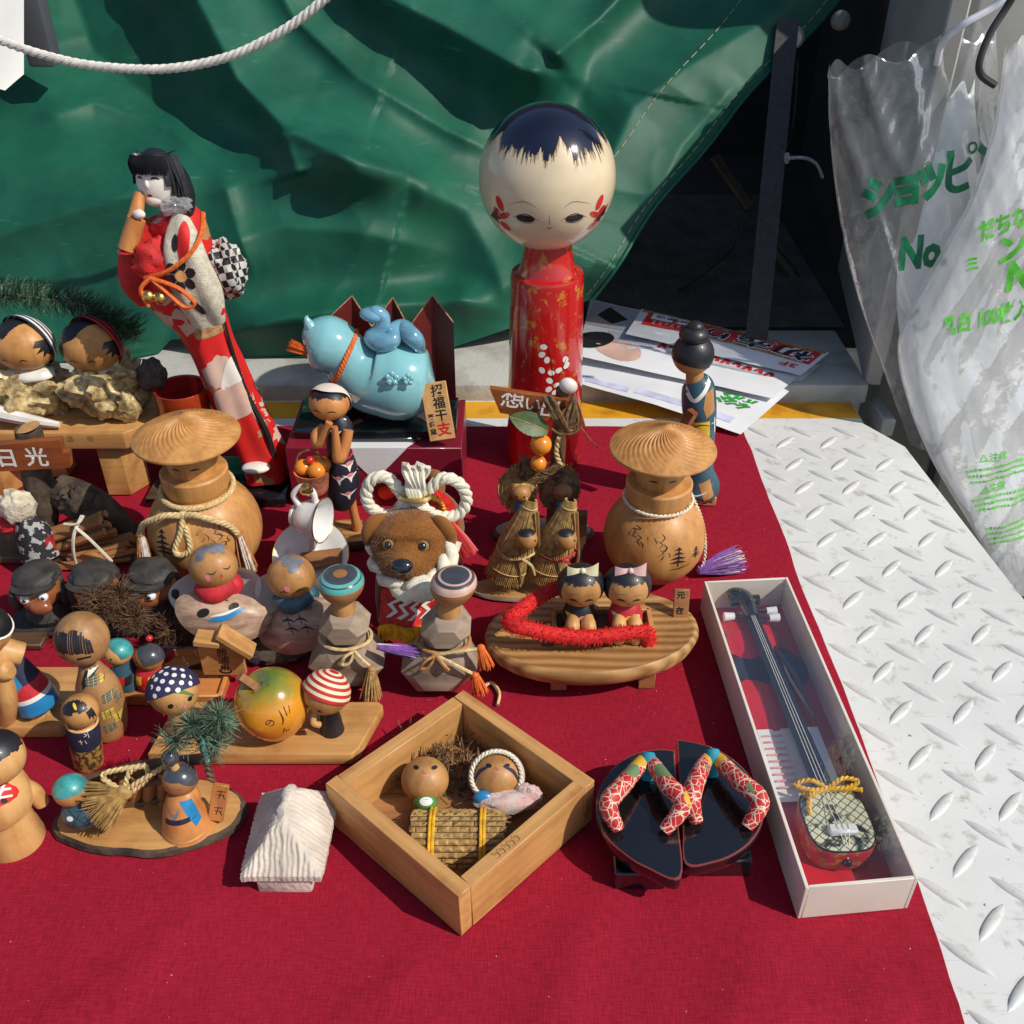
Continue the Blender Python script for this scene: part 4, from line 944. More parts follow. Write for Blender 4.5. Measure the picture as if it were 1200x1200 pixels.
slv = gs.build('sleeve', t, 70)
def sdec(nm, m, sh, off=.05): return decal(nm, m, slv, gs, (0, 0, 0), fvec(0, 25), UP, sh, off, .3)
sdec('sleeve_patch', 'kimono', [kpoly((222, 262), (232, 275), (234, 300), (226, 312), (220, 290))]); sdec('sleeve_patch', 'brocade_gold', [kpoly((204, 330), (214, 326), (216, 350), (208, 352))]); sdec('sleeve_patch', 'skin_print', [kpoly((210, 345), (226, 350), (232, 368), (220, 366))])
fx, fy = kq(226, 326)
for i in range(6): sdec('flower_petal', 'line_black', [E(fx+.95*math.cos(i*1.047+.3), fy+.95*math.sin(i*1.047+.3), .5, .42, math.degrees(i*1.047+.3))], .08)
sdec('flower_centre', 'wood_pale', [E(fx, fy, .5)], .1)
for (x, y, a) in ((217, 288, 80), (244, 361, -50)): xx, yy = kq(x, y); sdec('flower_bud', 'line_black', [E(xx, yy, .75, .3, a)], .08)
g2 = G('line_black'); g2.tube(crv([pc(b, 262, 372, .4), pc(b, 275, 420, .2), pc(b, 290, 462, 0), pc(b, 312, 505, -.6), pc(b, 322, 535, -.8)], 6), [.12, .2, .25, .3, .25], 8); g2.build('kimono_edge', kb)
g2 = G('satin_red'); c = pc(b, 181, 304, -2.6); lump(g2, c, (2.2, 1.6, 1.8), .35, 1.6, 3, 32); g2.tube(crv([pc(b, 170, 260, 0), pc(b, 160, 300, -.4), pc(b, 160, 330, -.6), pc(b, 172, 355, -.6)], 6), [1.2, 1.6, 1.5, .8], 12); g2.build('sleeve', t)
g2 = G('satin_red'); g2.tube(crv([pc(b, 238, 312, -3.2), pc(b, 247, 338, -3.4), pc(b, 259, 366, -3.0)], 5), [.3, .45, .5], 10); g2.build('sleeve_lining', t)
g2 = G('obi_check'); c = pc(b, 264, 315, 2.2); lump(g2, c, (1.8, 1.9, 2.7), .35, 1.5, 5, 34, TR(c, 0, -12, 0)); g2.build('obi_bow', t)
g2 = G('orange_cord'); g2.tube(crv([pc(b, 238, 250, -.5), pc(b, 236, 275, -3.4), pc(b, 222, 298, -4.6), pc(b, 196, 318, -5), pc(b, 170, 326, -4.2)], 6), .22, 6)
kn = pc(b, 176, 326, -5); g2.tube(crv([kn, kn+Vector((2.4, -.3, -.8)), kn+Vector((3.6, -.3, -2.2)), kn+Vector((2.6, -.3, -2.6)), kn+Vector((1.2, -.2, -1.2)), kn], 6), .2, 6); g2.tube(crv([kn, kn+Vector((-1, -.2, -1)), kn+Vector((-.6, -.2, -2.6))], 6), .2, 6); g2.build('cord', t)
for (x, y) in ((174, 347), (188, 349)): g2 = G('gold'); g2.sph(pc(b, x, y, -5), .62, n=16); g2.build('bell', t)
hc = pc(b, 184, 210, .4); g2 = G('skin_white'); Mh = headM(-10, 12); g2.sph(hc, (1.75, 1.9, 2.35), Mh, n=32); g2.sph(hc+Mh @ Vector((0, -1.85, -.3)), (.22, .3, .42), n=10); g2.sph(hc+Mh @ Vector((0, -.95, -1.6)), (.8, .6, .65), n=12); hd = g2.build('head', t)
for sx in (-1, 1): decal('eye', 'line_black', hd, g2, hc, Mh @ Vector(FW), UP, [L2([(.7*sx-.35, .15), (.7*sx, .28), (.7*sx+.35, .12)], .2)], .02)
decal('mouth', 'red_matte', hd, g2, hc, Mh @ Vector(FW), UP, [E(0, -1.25, .25, .12)], .02)
g2 = G('skin_white'); g2.tube([hc+Vector((.3, .3, -1.5)), pc(b, 202, 250, .6)], .8, 10); g2.build('neck', t)
g2 = G('hair_black')
g2.cap(hc, (2.0, 2.15, 2.6), lambda ph: 58 if 200 < math.degrees(ph) < 320 else 100, Mh, 72, 10, .06)
lump(g2, pc(b, 203, 215, .9), (1.5, 1.6, 2.9), .06, 2, 2, 26, TR(pc(b, 205, 218, 1.0), 0, -14, 0))
rnd = random.Random(8)
for i in range(420):
    an = R(rnd.uniform(150, 390)); s0 = hc+Mh @ Vector((1.9*math.cos(an), 2.0*math.sin(an), 1.6)); 
    if 195 < math.degrees(an) % 360 < 325: e_ = hc+Mh @ Vector((2.05*math.cos(an), 2.25*math.sin(an), .55+rnd.uniform(-.1, .1)))
    else: e_ = pc(b, 216+rnd.uniform(-12, 8), 247+rnd.uniform(-5, 7), .6+rnd.uniform(-1.6, 1.6))
    g2.tube(crv([s0+Vector((0, 0, .5)), s0.lerp(e_, .5)+(s0-hc).normalized()*.35, e_], 3), [.05, .06, .03], 3)
for i in range(24): a = R(rnd.uniform(0, 360)); g2.blade(hc+Mh @ Vector((1.2*math.cos(a), 1.3*math.sin(a), 2.2)), hc+Mh @ Vector((1.9*math.cos(a), 2.0*math.sin(a), 2.3+rnd.uniform(0, .3))), .025)
g2.build('hair', t)
g2 = G('wood_orange'); g2.tube([pc(b, 164, 226, -1), pc(b, 158, 258, -2.2)], [.5, .7], 14); g2.tube([pc(b, 160, 256, -2.4), pc(b, 150, 292, -3)], [.8, .9], 14); g2.mat('red_paint'); g2.sph(pc(b, 149, 294, -3), (.9, .9, .3), n=14); g2.build('flute', t)
g2 = G('skin_white'); lump(g2, pc(b, 163, 251, -2.9), (.55, .42, .42), .1, 2, 1, 16); g2.build('hand', t)
film('wrap_film', (1, 1, 1), .3, .4, .05, .8); g2 = G('wrap_film'); lump(g2, pc(b, 206, 240, -1.0), (1.3, 1.1, .7), .35, 2.2, 7, 30); g2.build('neck_wrap', t)
g2 = G('white_paint'); g2.sph(pc(b, 300, 548, -1.6), (1.5, 1.0, .5), n=16); g2.build('foot', t)
c = pc(b, 208, 600, -2); ct = pc(b, 211, 455, 1.2)
g2 = G('lacquer_red'); cb = Vector((ct.x, 1.4, 1.0)); hh = ct.z-1.0
mk('bamboo_red', (.45, .06, .012), .3, .4, 50, .05, 100, coat=.6, col2=(.30, .022, .012)); mk('red_inside', (.62, .015, .02), .35)
g2 = G('bamboo_red'); g2.lathe([(2.5, 1.0), (2.6, 1.2), (2.75, hh+.8), (2.78, hh+1.0)], 40, TR((cb.x, 1.4, 0)), c1=False); g2.mat('lacquer_red'); g2.lathe([(2.78, hh+1.0), (2.7, hh+1.08), (2.5, hh+1.0), (2.45, hh-2.2), (.01, hh-2.2)], 40, TR((cb.x, 1.4, 0)), c0=False); g2.mat('red_inside'); cup = g2.build('bucket', t)
decal('painted_mark', 'line_black', cup, g2, (cb.x, 1.4, hh-1.6), FW, UP, [L2([(-.4, 1.2), (.6, 1.5), (1.0, .6), (.2, -.4), (1.6, -1.6)], .13), L2([(-.6, .2), (-1.2, -1.2), (.2, -1.6)], .1)], .02)

# ------------------------------------------------------------------ presentation box, tray, screen, ceramic figure, plaque
mk('box_maroon', (.22, .010, .028), .4, .12, 20, .04, 200, coat=.2); mk('card_maroon', (.13, .012, .010), .45, .2, 20)
mk('turquoise', (.22, .50, .54), .12, .06, 14, .02, 60, coat=1); mk('blue_glaze', (.14, .33, .46), .14, .25, 50, coat=1)
b = at(443, 592); zb = 7.0
xl = pc(b, 343, 585, 0).x; xr = pc(b, 543, 585, 0).x; dep = 10.2
t = tag(thing('gift_box', 'maroon card box with a white paper point folded over its front', 'box', b), 'maroon card box with a white paper point folded over its front', 'box')
g = G('box_maroon'); g.box(((xl+xr)/2, dep/2, zb/2), (xr-xl, dep, zb), b=.08); g.build('carton', t)
q = G('paper'); A = [((-3.5, 3.0, zb+.04)), (5.6, 3.0, zb+.04), (3.4, -.05, zb+.05), (-3.2, -.05, zb+.05)]; q.add(A+[(3.4, -.06, zb-.05), (-.1, -.08, zb-3.9), (-3.2, -.06, zb-.05)], [(0, 1, 2, 3), (3, 2, 4, 6), (6, 4, 5)]); q.build('paper_point', t)
q = G('gold'); q.lathe([(.9, 0), (.9, .05), (.7, .06)], 20, TR((1.0, -.02, 1.6), 90)); q.build('seal', t)
xm = (xl+xr)/2
bt = Vector((b.x+xm, b.y+5.4, zb)); t = thing('display_tray', 'shallow black lacquer tray on the maroon box', 'tray', bt)
g = G('lacquer_black'); g.box((0, 0, .55), (16.6, 7.4, .8), b=.15, seg=2); g.box((0, -3.9, .25), (9, .8, .5), b=.1); g.build('tray', t)
bs = Vector((b.x+xm+1.2, b.y+7.9, zb+1.0)); t = thing('folding_screen', 'dark red folding screen with three peaks behind the turquoise figure', 'screen', bs)
xs = [pc(bs, x, 400, 0).x for x in (380, 415, 437, 462, 480, 508, 532)]; zs = [pc(bs, 450, y, 0).z for y in (380, 353, 383, 355, 384, 352, 378)]
for i in range(6):
    ya, yb_ = (.0, 1.3) if i % 2 == 0 else (1.3, .0); g = G('card_maroon')
    A = [(xs[i], ya, 0), (xs[i+1], yb_, 0), (xs[i+1], yb_, zs[i+1]), (xs[i], ya, zs[i])]; B_ = [(x, y+.12, z) for x, y, z in A]
    g.add(A+B_, [(0, 1, 2, 3), (7, 6, 5, 4), (3, 2, 6, 7), (0, 4, 5, 1), (1, 5, 6, 2), (4, 0, 3, 7)]); g.mat('brocade_gold'); g.tube([Vector(A[3])+Vector((0, .05, 0)), Vector(A[2])+Vector((0, .05, 0))], .07, 5); g.build('screen_panel', t)
bf = Vector((b.x+xm-.6, b.y+4.6, zb+.96)); t = thing('ceramic_figure', 'glossy turquoise ceramic animal with orange neck cord on the black tray', 'figurine', bf)
S_ = FPX/(bf.y*math.cos(PITCH)+(CAMH-12)*math.sin(PITCH))
pts = [(355, 399, 3), (363, 398, 22), (376, 401, 32), (390, 406, 33), (403, 415, 30), (415, 428, 34), (432, 440, 42), (450, 443, 46), (468, 445, 48), (486, 447, 44), (500, 449, 33), (510, 450, 3)]
P_ = [pc(bf, x, y, 0) for x, y, _ in pts]; g = G('turquoise'); g.tube(crv(P_, 6), [r_/S_ for *_, r_ in pts], 36)
mz = min(v.z for v in g.v)
for v in g.v: v.z = max(v.z, .02) if v.z < .4 else v.z
g.build('body', t, 80)
q = G('turquoise'); e_ = pc(bf, 362, 384, -.6); q.tube(crv([e_+Vector((1.2, 0, -1.2)), e_+Vector((.2, 0, .1)), e_+Vector((-.1, 0, .9)), e_+Vector((0, 0, 1.25))], 6), [1.0, .6, .32, .08], 14); q.build('ear', t)
q = G('orange_cord'); nk = pc(bf, 404, 418, 0); rr = 32.5/S_; M = TR(nk, 0, 0, 0) @ Matrix.Rotation(R(90+28), 4, 'Y') @ Matrix.Rotation(0, 4, 'Z'); q.rope([M @ Vector((rr*math.cos(a), rr*math.sin(a), 0)) for a in [2*math.pi*i/48 for i in range(48)]], .27, 3, 1.1, 6, closed=True)
kk = pc(bf, 352, 410, -1.4); tassel(q, kk+Vector((1.2, 0, -.4)), kk+Vector((-1.0, -.2, .6)), .25, .6, 60, 2, .07); q.build('cord', t)
def bloom(px, py, s_, dy):
    q = G('turquoise'); c = pc(bf, px, py, dy); M = TR(c, -25, 0, 0)
    for i in range(5): a = i*1.2566+.3; q.sph(M @ Vector((s_*.55*math.cos(a), 0, s_*.55*math.sin(a))), (s_*.42, .2, s_*.42), n=12)
    q.sph(c, (s_*.3, .14, s_*.3), M=rot(-25), n=10); q.build('relief_flower', t)
bloom(378, 410, .75, -2.45); bloom(459, 444, .8, -4.1); bloom(478, 445, .65, -4.1)
q = G('blue_glaze')
sp_ = [(430, 372, 6, -.3), (440, 366, 8, -.3), (449, 372, 8, -.2), (446, 386, 9, -.2), (436, 396, 10, -.4), (446, 402, 11, -1.2), (460, 398, 10, -1.0), (462, 388, 10, 0), (472, 384, 10, 0.6), (480, 392, 11, -.6), (488, 400, 10, -.8), (492, 410, 7, -.2), (496, 420, 3, 0)]
q.tube(crv([pc(bf, x, y, d) for x, y, r_, d in sp_], 6), [r_/S_ for _, _, r_, _ in sp_], 16)
h_ = pc(bf, 436, 369, -.3); q.sph(h_, (1.25, .9, .75), rot(0, 10, 0), n=18); snk = q.build('snake', t)
# plaque
A = pc(bf, 517, 466, -4.2)+bf; bp = Vector((A.x, A.y, zb+1.0)); t = thing('wood_plaque', 'pale wooden plaque with brush lettering leaning on the turquoise figure', 'plaque', bp)
M = TR((0, -.4, 0), -22, 0, 0) @ Matrix.Rotation(R(-9), 4, 'Y'); g = G('wood_pale'); g.box((0, 0, 2.9), (2.6, .45, 5.8), M, b=.06); pl = g.build('plaque_board', t)
f_ = (M.to_3x3() @ Vector((0, -1, 0))); u_ = (M.to_3x3() @ Vector((0, 0, 1)))
for i, ch in enumerate('招福干'): decal('lettering', 'line_black', pl, g, M @ Vector((.3, 0, 4.9-i*1.25)), f_, u_, [TX(ch, 1.25, 0, 0, 0, .02)], .02)
decal('lettering', 'red_paint', pl, g, M @ Vector((.35, 0, 1.0)), f_, u_, [TX('支', 1.4, 0, 0, 0, .03)], .02)
for i, ch in enumerate('薬師窯'): decal('lettering', 'line_black', pl, g, M @ Vector((-.75, 0, 2.4-i*.75)), f_, u_, [TX(ch, .65, 0, 0, 0, .02)], .02)
# ------------------------------------------------------------------ girl carrying persimmons, on a branch slice
mk('kerchief', (.70, .60, .52), .8, .1, 60, .2, 500); mk('navy_print', (.016, .017, .032), .55, .3, 100); mk('persimmon', (.75, .25, .02), .3, .2, 40, coat=.4); mk('basket_pink', (.50, .16, .09), .7, .25, 90, .5, 200)
b = at(410, 632); t = thing('girl_doll', 'girl doll in black flowered dress and pale kerchief carrying a persimmon basket', 'doll', b)
g = G(); slab(g, 3.3, 2.0, 1.1, 3, bark='bark', top='wood_ring'); g.build('base', t)
for i in range(3): decal('lettering', 'line_black', t, g, (1.8+.1*i, -.6+.35*i, 0), (0, 0, 1), (0, 1, 0), [E(0, 0, .16, .1, 30)], .02)
S_ = FPX/(b.y*math.cos(PITCH)+(CAMH-7)*math.sin(PITCH))
for (x0, x1) in ((384, 389), (419, 410)):
    q = G('wood_orange'); q.tube(crv([Vector((pc(b, x0, 622).x, .2, 1.05)), pc(b, (x0+x1)/2, 600, .1), pc(b, x1, 578, .2)], 4), [.55, .42, .5], 12); q.build('leg', t)
q = G('navy_print'); q.tube(crv([pc(b, 398, 592), pc(b, 401, 580), pc(b, 403, 560), pc(b, 400, 540), pc(b, 395, 522), pc(b, 397, 510), pc(b, 399, 498), pc(b, 392, 486)], 5), [12/S_, 17/S_, 18/S_, 16/S_, 12/S_, 14/S_, 13/S_, 6/S_], 24); dr = q.build('dress', t); gd = q
for (x, y) in ((408, 548), (397, 562), (410, 560), (408, 580), (404, 516), (410, 500), (392, 510)):
    c = pc(b, x, y, -1.4)
    decal('painted_flower', 'white_paint', dr, gd, (0, 0, 0), FW, UP, [P2([(c.x-.75, c.z+.25), (c.x, c.z+.1), (c.x+.75, c.z+.3), (c.x+.2, c.z-.15), (c.x+.05, c.z-.7), (c.x-.15, c.z-.15)])], .02, .25)
    decal('painted_flower_centre', 'pink_paint', dr, gd, (0, 0, 0), FW, UP, [E(c.x, c.z+.15, .28, .2)], .035, .25)
q = G('red_matte'); rr_ = 14/S_; c = pc(b, 398, 533); q.rope([c+Vector((rr_*math.cos(a), rr_*math.sin(a), .2*math.cos(a))) for a in [i*.2618 for i in range(24)]], .14, 2, closed=True, n=4); q.build('belt', t)
q = G('wood_orange'); q.tube(crv([pc(b, 408, 504, -1.0), pc(b, 402, 530, -1.7), pc(b, 396, 538, -2.2), pc(b, 394, 520, -2.2), pc(b, 392, 500, -2.0)], 5), [.5, .55, .5, .4, .3], 10); q.build('arm', t)
q = G('wood_orange'); q.tube(crv([pc(b, 380, 500, -.6), pc(b, 370, 510, -1.2), pc(b, 374, 520, -1.6), pc(b, 386, 495, -1.6)], 5), [.45, .5, .45, .35], 10); q.build('arm', t)
hc = pc(b, 386, 472); hr = (1.85, 1.75, 1.6); q = G('wood_orange'); q.sph(hc, hr, n=32); hd = q.build('head', t); gh = q
fz = zig(3, -5, 5, 60)
q = G('hair_black'); q.cap(hc, hr, lambda ph: 60+fz(ph)-10*max(0, 1-abs(math.degrees(ph)-270)/50), headM(0, 5), 120, 6, .03); q.build('hair', hd)
for sx in (-1, 1): decal('eye', 'line_black', hd, gh, hc, fvec(-10, 14), UP, [L2([(.7*sx-.4, -.5), (.7*sx, -.38), (.7*sx+.4, -.5)], .12)], .02)
decal('mouth', 'red_paint', hd, gh, hc, fvec(-10, 0), UP, [E(0, -.9, .1)], .02)
q = G('kerchief'); Mk = headM(0) @ Matrix.Rotation(R(-58), 4, 'X') @ Matrix.Rotation(R(8), 4, 'Y'); q.cap(hc, [x*1.08 for x in hr], lambda ph: 80+8*math.sin(ph*3), Mk, 48, 8, .03)
q.add([hc+Vector(p_) for p_ in ((1.2, .2, 1.2), (1.6, .8, .3), (2.9, .3, .35), (2.3, .5, -.3))], [(0, 2, 1), (1, 2, 3)]); q.build('kerchief', hd)
kc = pc(b, 366, 556, -1.6); q = G('basket_pink'); q.lathe([(1.25, -1.7), (1.35, -1.5), (1.65, .5), (1.7, .55), (1.5, .5), (1.4, -.2), (.01, -.2)], 28, TR(kc)); bk = q.build('basket', t)
decal('lettering', 'line_brown', bk, q, kc, FW, UP, [L2([(-.9+.35*i, -.9), (-.8+.35*i, -.6)], .06) for i in range(6)], .02)
for (dx, dy, dz) in ((-.75, .1, .75), (.55, -.5, .75), (.2, .6, .8), (1.0, .3, .9)): q = G('persimmon'); q.sph(kc+Vector((dx, dy, dz)), (.85, .85, .75), n=18); q.build('persimmon', bk)
q = G('red_paint'); q.sph(kc+Vector((.0, -.2, 1.7)), .4, n=14); q.build('berry', bk)
q = G('straw_dark'); q.tube(crv([kc+Vector((-1.5, 0, .5)), kc+Vector((-1.0, 0, 2.2)), kc+Vector((.6, 0, 2.6)), kc+Vector((1.6, 0, .5))], 6), .1, 6); q.build('handle', bk)
q = G('needle'); rnd = random.Random(2); c0 = Vector((-1.9, -.8, 1.1))
for i in range(150): a = rnd.uniform(0, 6.28); el = rnd.uniform(.1, 1.4); q.blade(c0, c0+Vector((math.cos(a)*math.cos(el), math.sin(a)*math.cos(el), math.sin(el)))*rnd.uniform(.8, 1.3), .045, .02)
struct(q.build('grass_tuft', t), 'stuff')

# ------------------------------------------------------------------ tilted teacup on a saucer
b = at(362, 668); t = thing('teacup_ornament', 'white gold rimmed teacup tipped on its side above its saucer', 'ornament', b)
S_ = FPX/(b.y*math.cos(PITCH)+(CAMH-5)*math.sin(PITCH))
sa = pc(b, 372, 660, 0); Ms = TR((0.4, .6, .9), 34, 0, 0)
q = G('white_ceramic'); q.lathe([(.01, 0), (1.3, 0), (1.4, .15), (2.6, .5), (3.55, 1.15), (3.6, 1.25), (3.5, 1.25), (2.5, .65), (1.3, .3), (.01, .3)], 48, Ms); sc_ = q.build('saucer', t)
gq = G('gold'); gq.tube([Ms @ Vector((3.6*math.cos(a), 3.6*math.sin(a), 1.25)) for a in [i*.13090 for i in range(48)]], .06, 5, closed=True); gq.build('rim', sc_)
pw = Vector((1.3, -.9, 1.4)); q2 = G('wood_brown'); q2.prism([(-2.2, -.8), (2.0, -1.0), (2.3, .7), (-1.6, 1.0)], 0, .5, Ms @ TR((.8, -.4, .75), 0, 0, 12), b=.1); pl = q2.build('name_board', t)
cc = pc(b, 364, 607, .6); Mc = Matrix.Translation(cc) @ Matrix.Rotation(R(80), 4, 'Y') @ Matrix.Rotation(R(-14), 4, 'X') 
Mc = Matrix.Translation(cc) @ (Vector((.93, -.30, .02)).to_track_quat('Z', 'Y').to_matrix().to_4x4())
q = G('white_ceramic'); q.lathe([(1.05, -1.75), (1.15, -1.5), (1.0, -1.35), (1.55, -.9), (1.8, 0), (1.9, .8), (2.15, 1.3), (2.08, 1.32), (1.8, .85), (1.7, 0), (1.45, -.8), (.01, -1.1)], 44, Mc); cu = q.build('cup', t)
gq = G('gold'); gq.tube([Mc @ Vector((2.15*math.cos(a), 2.15*math.sin(a), 1.3)) for a in [i*.13090 for i in range(48)]], .07, 5, closed=True); gq.build('rim', cu)
up_ = Vector((-.25, 0, 1)); gq = G('white_ceramic'); a0 = cc+Vector((-1.0, .1, 1.5)); gq.tube(crv([a0, a0+Vector((-.3, 0, 1.1)), a0+Vector((.6, 0, 2.0)), a0+Vector((1.5, -.1, 1.5)), a0+Vector((1.7, -.2, .4))], 6), [.3, .28, .25, .3, .3], 10); hn = gq.build('handle', cu)
gq = G('gold'); lump(gq, a0+Vector((1.0, -.15, 1.7)), (.65, .45, .6), .2, 2, 2, 18); gq.build('handle_ornament', cu)
q = G('white_ceramic'); q.tube(crv([Ms @ Vector((0, .6, .3)), cc+Vector((-.2, .3, -1.7))], 4), .35, 8); q.build('stem', t)

# ------------------------------------------------------------------ dog with shrine rope
m, N, L, p = _new('dog_fur')
tc = N.new('ShaderNodeTexCoord'); n = N.new('ShaderNodeTexNoise'); n.inputs['Scale'].default_value = 45; n.inputs['Detail'].default_value = 8; L.new(tc.outputs['Object'], n.inputs['Vector']); r = N.new('ShaderNodeValToRGB'); e = r.color_ramp.elements; e[0].position = .25; e[0].color = (.19, .07, .016, 1); e[1].position = .75; e[1].color = (.31, .125, .03, 1); L.new(n.outputs[0], r.inputs[0]); L.new(r.outputs[0], p.inputs['Base Color']); p.inputs['Roughness'].default_value = .95; p.inputs['Sheen Weight'].default_value = .6; p.inputs['Sheen Roughness'].default_value = .4; p.inputs['Specular IOR Level'].default_value = .1
n2 = N.new('ShaderNodeTexNoise'); n2.inputs['Scale'].default_value = 1400; L.new(tc.outputs['Object'], n2.inputs['Vector']); bb = N.new('ShaderNodeBump'); bb.inputs['Strength'].default_value = .6; bb.inputs['Distance'].default_value = .0006; L.new(n2.outputs[0], bb.inputs['Height']); L.new(bb.outputs[0], p.inputs['Normal'])
mk('muzzle_dark', (.06, .025, .012), .9, .3, 60); mk('glass_amber', (.28, .15, .035), .05, .1, 20, coat=1); mk('nose_black', (.012, .014, .02), .15, .2, 30, coat=1); mk('apron_red', (.55, .02, .015), .5, .3, 200, .5, 700); mk('fringe_gold', (.75, .42, .02), .5, .25, 200)
b = at(490, 706); t = thing('dog_figure', 'brown velvet dog figure wearing a thick white knotted rope', 'figure', b)
S_ = FPX/(b.y*math.cos(PITCH)+(CAMH-8)*math.sin(PITCH))
def dp(px, py, dy=0): return pc(b, px, py, dy)
fp = [Vector((-2.5, -2.0, .8)), Vector((2.5, -2.0, .8)), Vector((-2.6, 4.2, .8)), Vector((3, 4.2, .8))]
g = G('dog_fur')
chest = dp(488, 680, 0); chest.z = max(chest.z, 3.0)
g.tube(crv([Vector((0, -3, 4.2)), Vector((0, -1, 4.8)), Vector((.3, 2, 5.4)), Vector((1.0, 5, 6.0)), Vector((1.3, 7.2, 5.6))], 6), [1.2, 3.2, 3.6, 3.3, .8], 24)
for f_ in fp: g.tube(crv([Vector((f_.x*.75, f_.y, 4.4)), Vector((f_.x, f_.y, 2.2)), Vector((f_.x, f_.y-.2, .5))], 5), [1.5, 1.05, .95], 14); g.sph((f_.x, f_.y-.5, .5), (1.0, 1.3, .55), n=14)
g.tube(crv([Vector((1.3, 7, 6.2)), Vector((1.6, 8.2, 8.0)), Vector((1.2, 7.6, 9.2))], 5), [.8, .8, .5], 12)
g.build('body', t, 80)
hc = dp(481, 636, -3.2); Mh = headM(-3, 18); T = Matrix.Translation(hc) @ Mh
hg = G('dog_fur'); k = G(); k.sph((0, 0, 0), 1, n=64, m=44); vs = []
for v in k.v:
    q = Vector((v.x*3.45, v.y*3.0, v.z*3.2))
    if v.y < 0 and v.z < .25:       # muzzle
        kx = math.exp(-(v.x/.55)**2); kz = math.exp(-((v.z+.32)/.42)**2); q.y -= 1.75*kx*kz*(-v.y)
    if v.z > .3: q.x *= 1.04; q.z *= .92
    kj = math.exp(-((abs(v.x)-.55)/.3)**2-((v.z+.55)/.3)**2); q.x += math.copysign(.35*kj, v.x); q.z -= .3*kj    # jowls
    ke = math.exp(-((abs(v.x)-.42)/.17)**2-((v.z-.18)/.16)**2)*(1 if v.y < 0 else 0); q.y += .38*ke           # eye sockets
    kb = math.exp(-((abs(v.x)-.4)/.25)**2-((v.z-.48)/.12)**2)*(1 if v.y < 0 else 0); q.y -= .22*kb            # brow
    q.y += .1*math.sin(v.z*22)*math.exp(-(v.x/.35)**2)*(1 if v.y < 0 and v.z > .3 else 0)
    vs.append(q)
hg.add(vs, k.f, T); hd = hg.build('head', t, 80)
for sx in (-1, 1):
    q = G('dog_fur'); c0 = T @ Vector((2.55*sx, -.5, 2.0)); q.tube(crv([c0+Vector((-.7*sx, .2, .2)), c0+Vector((.15*sx, -.3, .05)), c0+Vector((.75*sx, -.6, -.9)), c0+Vector((.85*sx, -.7, -2.2))], 6), [.4, .85, .8, .25], 14, flat=.6); q.build('ear', hd, 80)
    e_ = T @ Vector((1.42*sx, -2.42, .62)); q = G('glass_amber'); q.sph(e_, .56, n=20); ey = q.build('eye', hd); f_ = Mh @ Vector((0, -1, 0)); qq = G('nose_black'); qq.sph(e_+f_*.33+Vector((0, 0, .08)), .34, n=14); qq.build('pupil', hd)
    qq = G('muzzle_dark'); qq.tube([e_+(Mh @ Vector((.56*math.cos(a), -.12, .5*math.sin(a)))) for a in [i*.5236 for i in range(12)]], .09, 5, closed=True); qq.build('eyelid', hd)
fu = G('dog_fur'); rnd = random.Random(77); fl = [(f, (hg.v[f[2]]-hg.v[f[0]]).cross(hg.v[f[-1]]-hg.v[f[1]]).length) for f in hg.f]; tot_ = sum(a for f, a in fl)
for f, a in fl:
    c0 = sum((hg.v[i] for i in f), Vector())/len(f); nn = (hg.v[f[1]]-hg.v[f[0]]).cross(hg.v[f[2]]-hg.v[f[0]]).normalized(); nn = nn if nn.dot(c0-hc) > 0 else -nn
    for _ in range(int(11000*a/tot_+rnd.random())):
        u_, v_ = rnd.random(), rnd.random(); p_ = hg.v[f[0]].lerp(hg.v[f[1]], u_).lerp(hg.v[f[-1]].lerp(hg.v[f[-2]], u_), v_)+Vector((rnd.uniform(-.08, .08), 0, rnd.uniform(-.08, .08))); fu.blade(p_-nn*.03, p_+(nn+Vector((rnd.uniform(-.6, .6), rnd.uniform(-.4, .4), -.5+rnd.uniform(-.4, .4)))*.9)*rnd.uniform(.08, .17), .022, .008)
struct(fu.build('fur', hd), 'stuff')
nb = hg.bvh().ray_cast(T @ Vector((0, -15, -.55)), (Mh @ Vector((0, 1, 0))))[0]
q = G('nose_black'); q.sph(nb+(Mh @ Vector((0, -.25, .15))), (.95, .62, .66), Mh, n=24); q.build('nose', hd)
decal('muzzle_line', 'muzzle_dark', hd, hg, hc, Mh @ Vector(FW), Mh @ Vector(UP), [L2([(0, -1.2), (0, -1.9)], .16), L2([(-1.2, -2.3), (-.6, -2.05), (0, -1.9), (.6, -2.05), (1.2, -2.3)], .14)], .03)
q = G('rope_cream')
q.rope(crv([dp(440, 640, -3.4), dp(443, 662, -5.0), dp(459, 682, -6.6), dp(480, 696, -7.4)], 6), .85, 2, 3.4, 10); q.rope(crv([dp(528, 634, -3.4), dp(525, 655, -5), dp(513, 676, -6.6), dp(500, 691, -7.2), dp(472, 696, -7.5)], 6), .9, 2, 3.6, 10)
lump(q, dp(494, 690, -7.4), (1.5, 1.0, 1.2), .12, 2, 4, 24); q.build('neck_rope', t)
q = G('rope_cream'); kn = dp(487, 592, -1.2)
q.rope(crv([kn, dp(474, 583, -1.2), dp(455, 560, -1.2), dp(436, 562, -1.2), dp(429, 580, -1.2), dp(436, 596, -1.2), dp(455, 604, -1.6), dp(476, 596, -1.6), kn], 6), .52, 3, 2.2, 8)
q.rope(crv([kn, dp(502, 575, -1.2), dp(520, 560, -1.2), dp(540, 568, -1.2), dp(547, 586, -1.2), dp(538, 602, -1.4), dp(518, 606, -1.8), dp(500, 598, -1.8), dp(488, 584, -1.6)], 6), .52, 3, 2.2, 8)
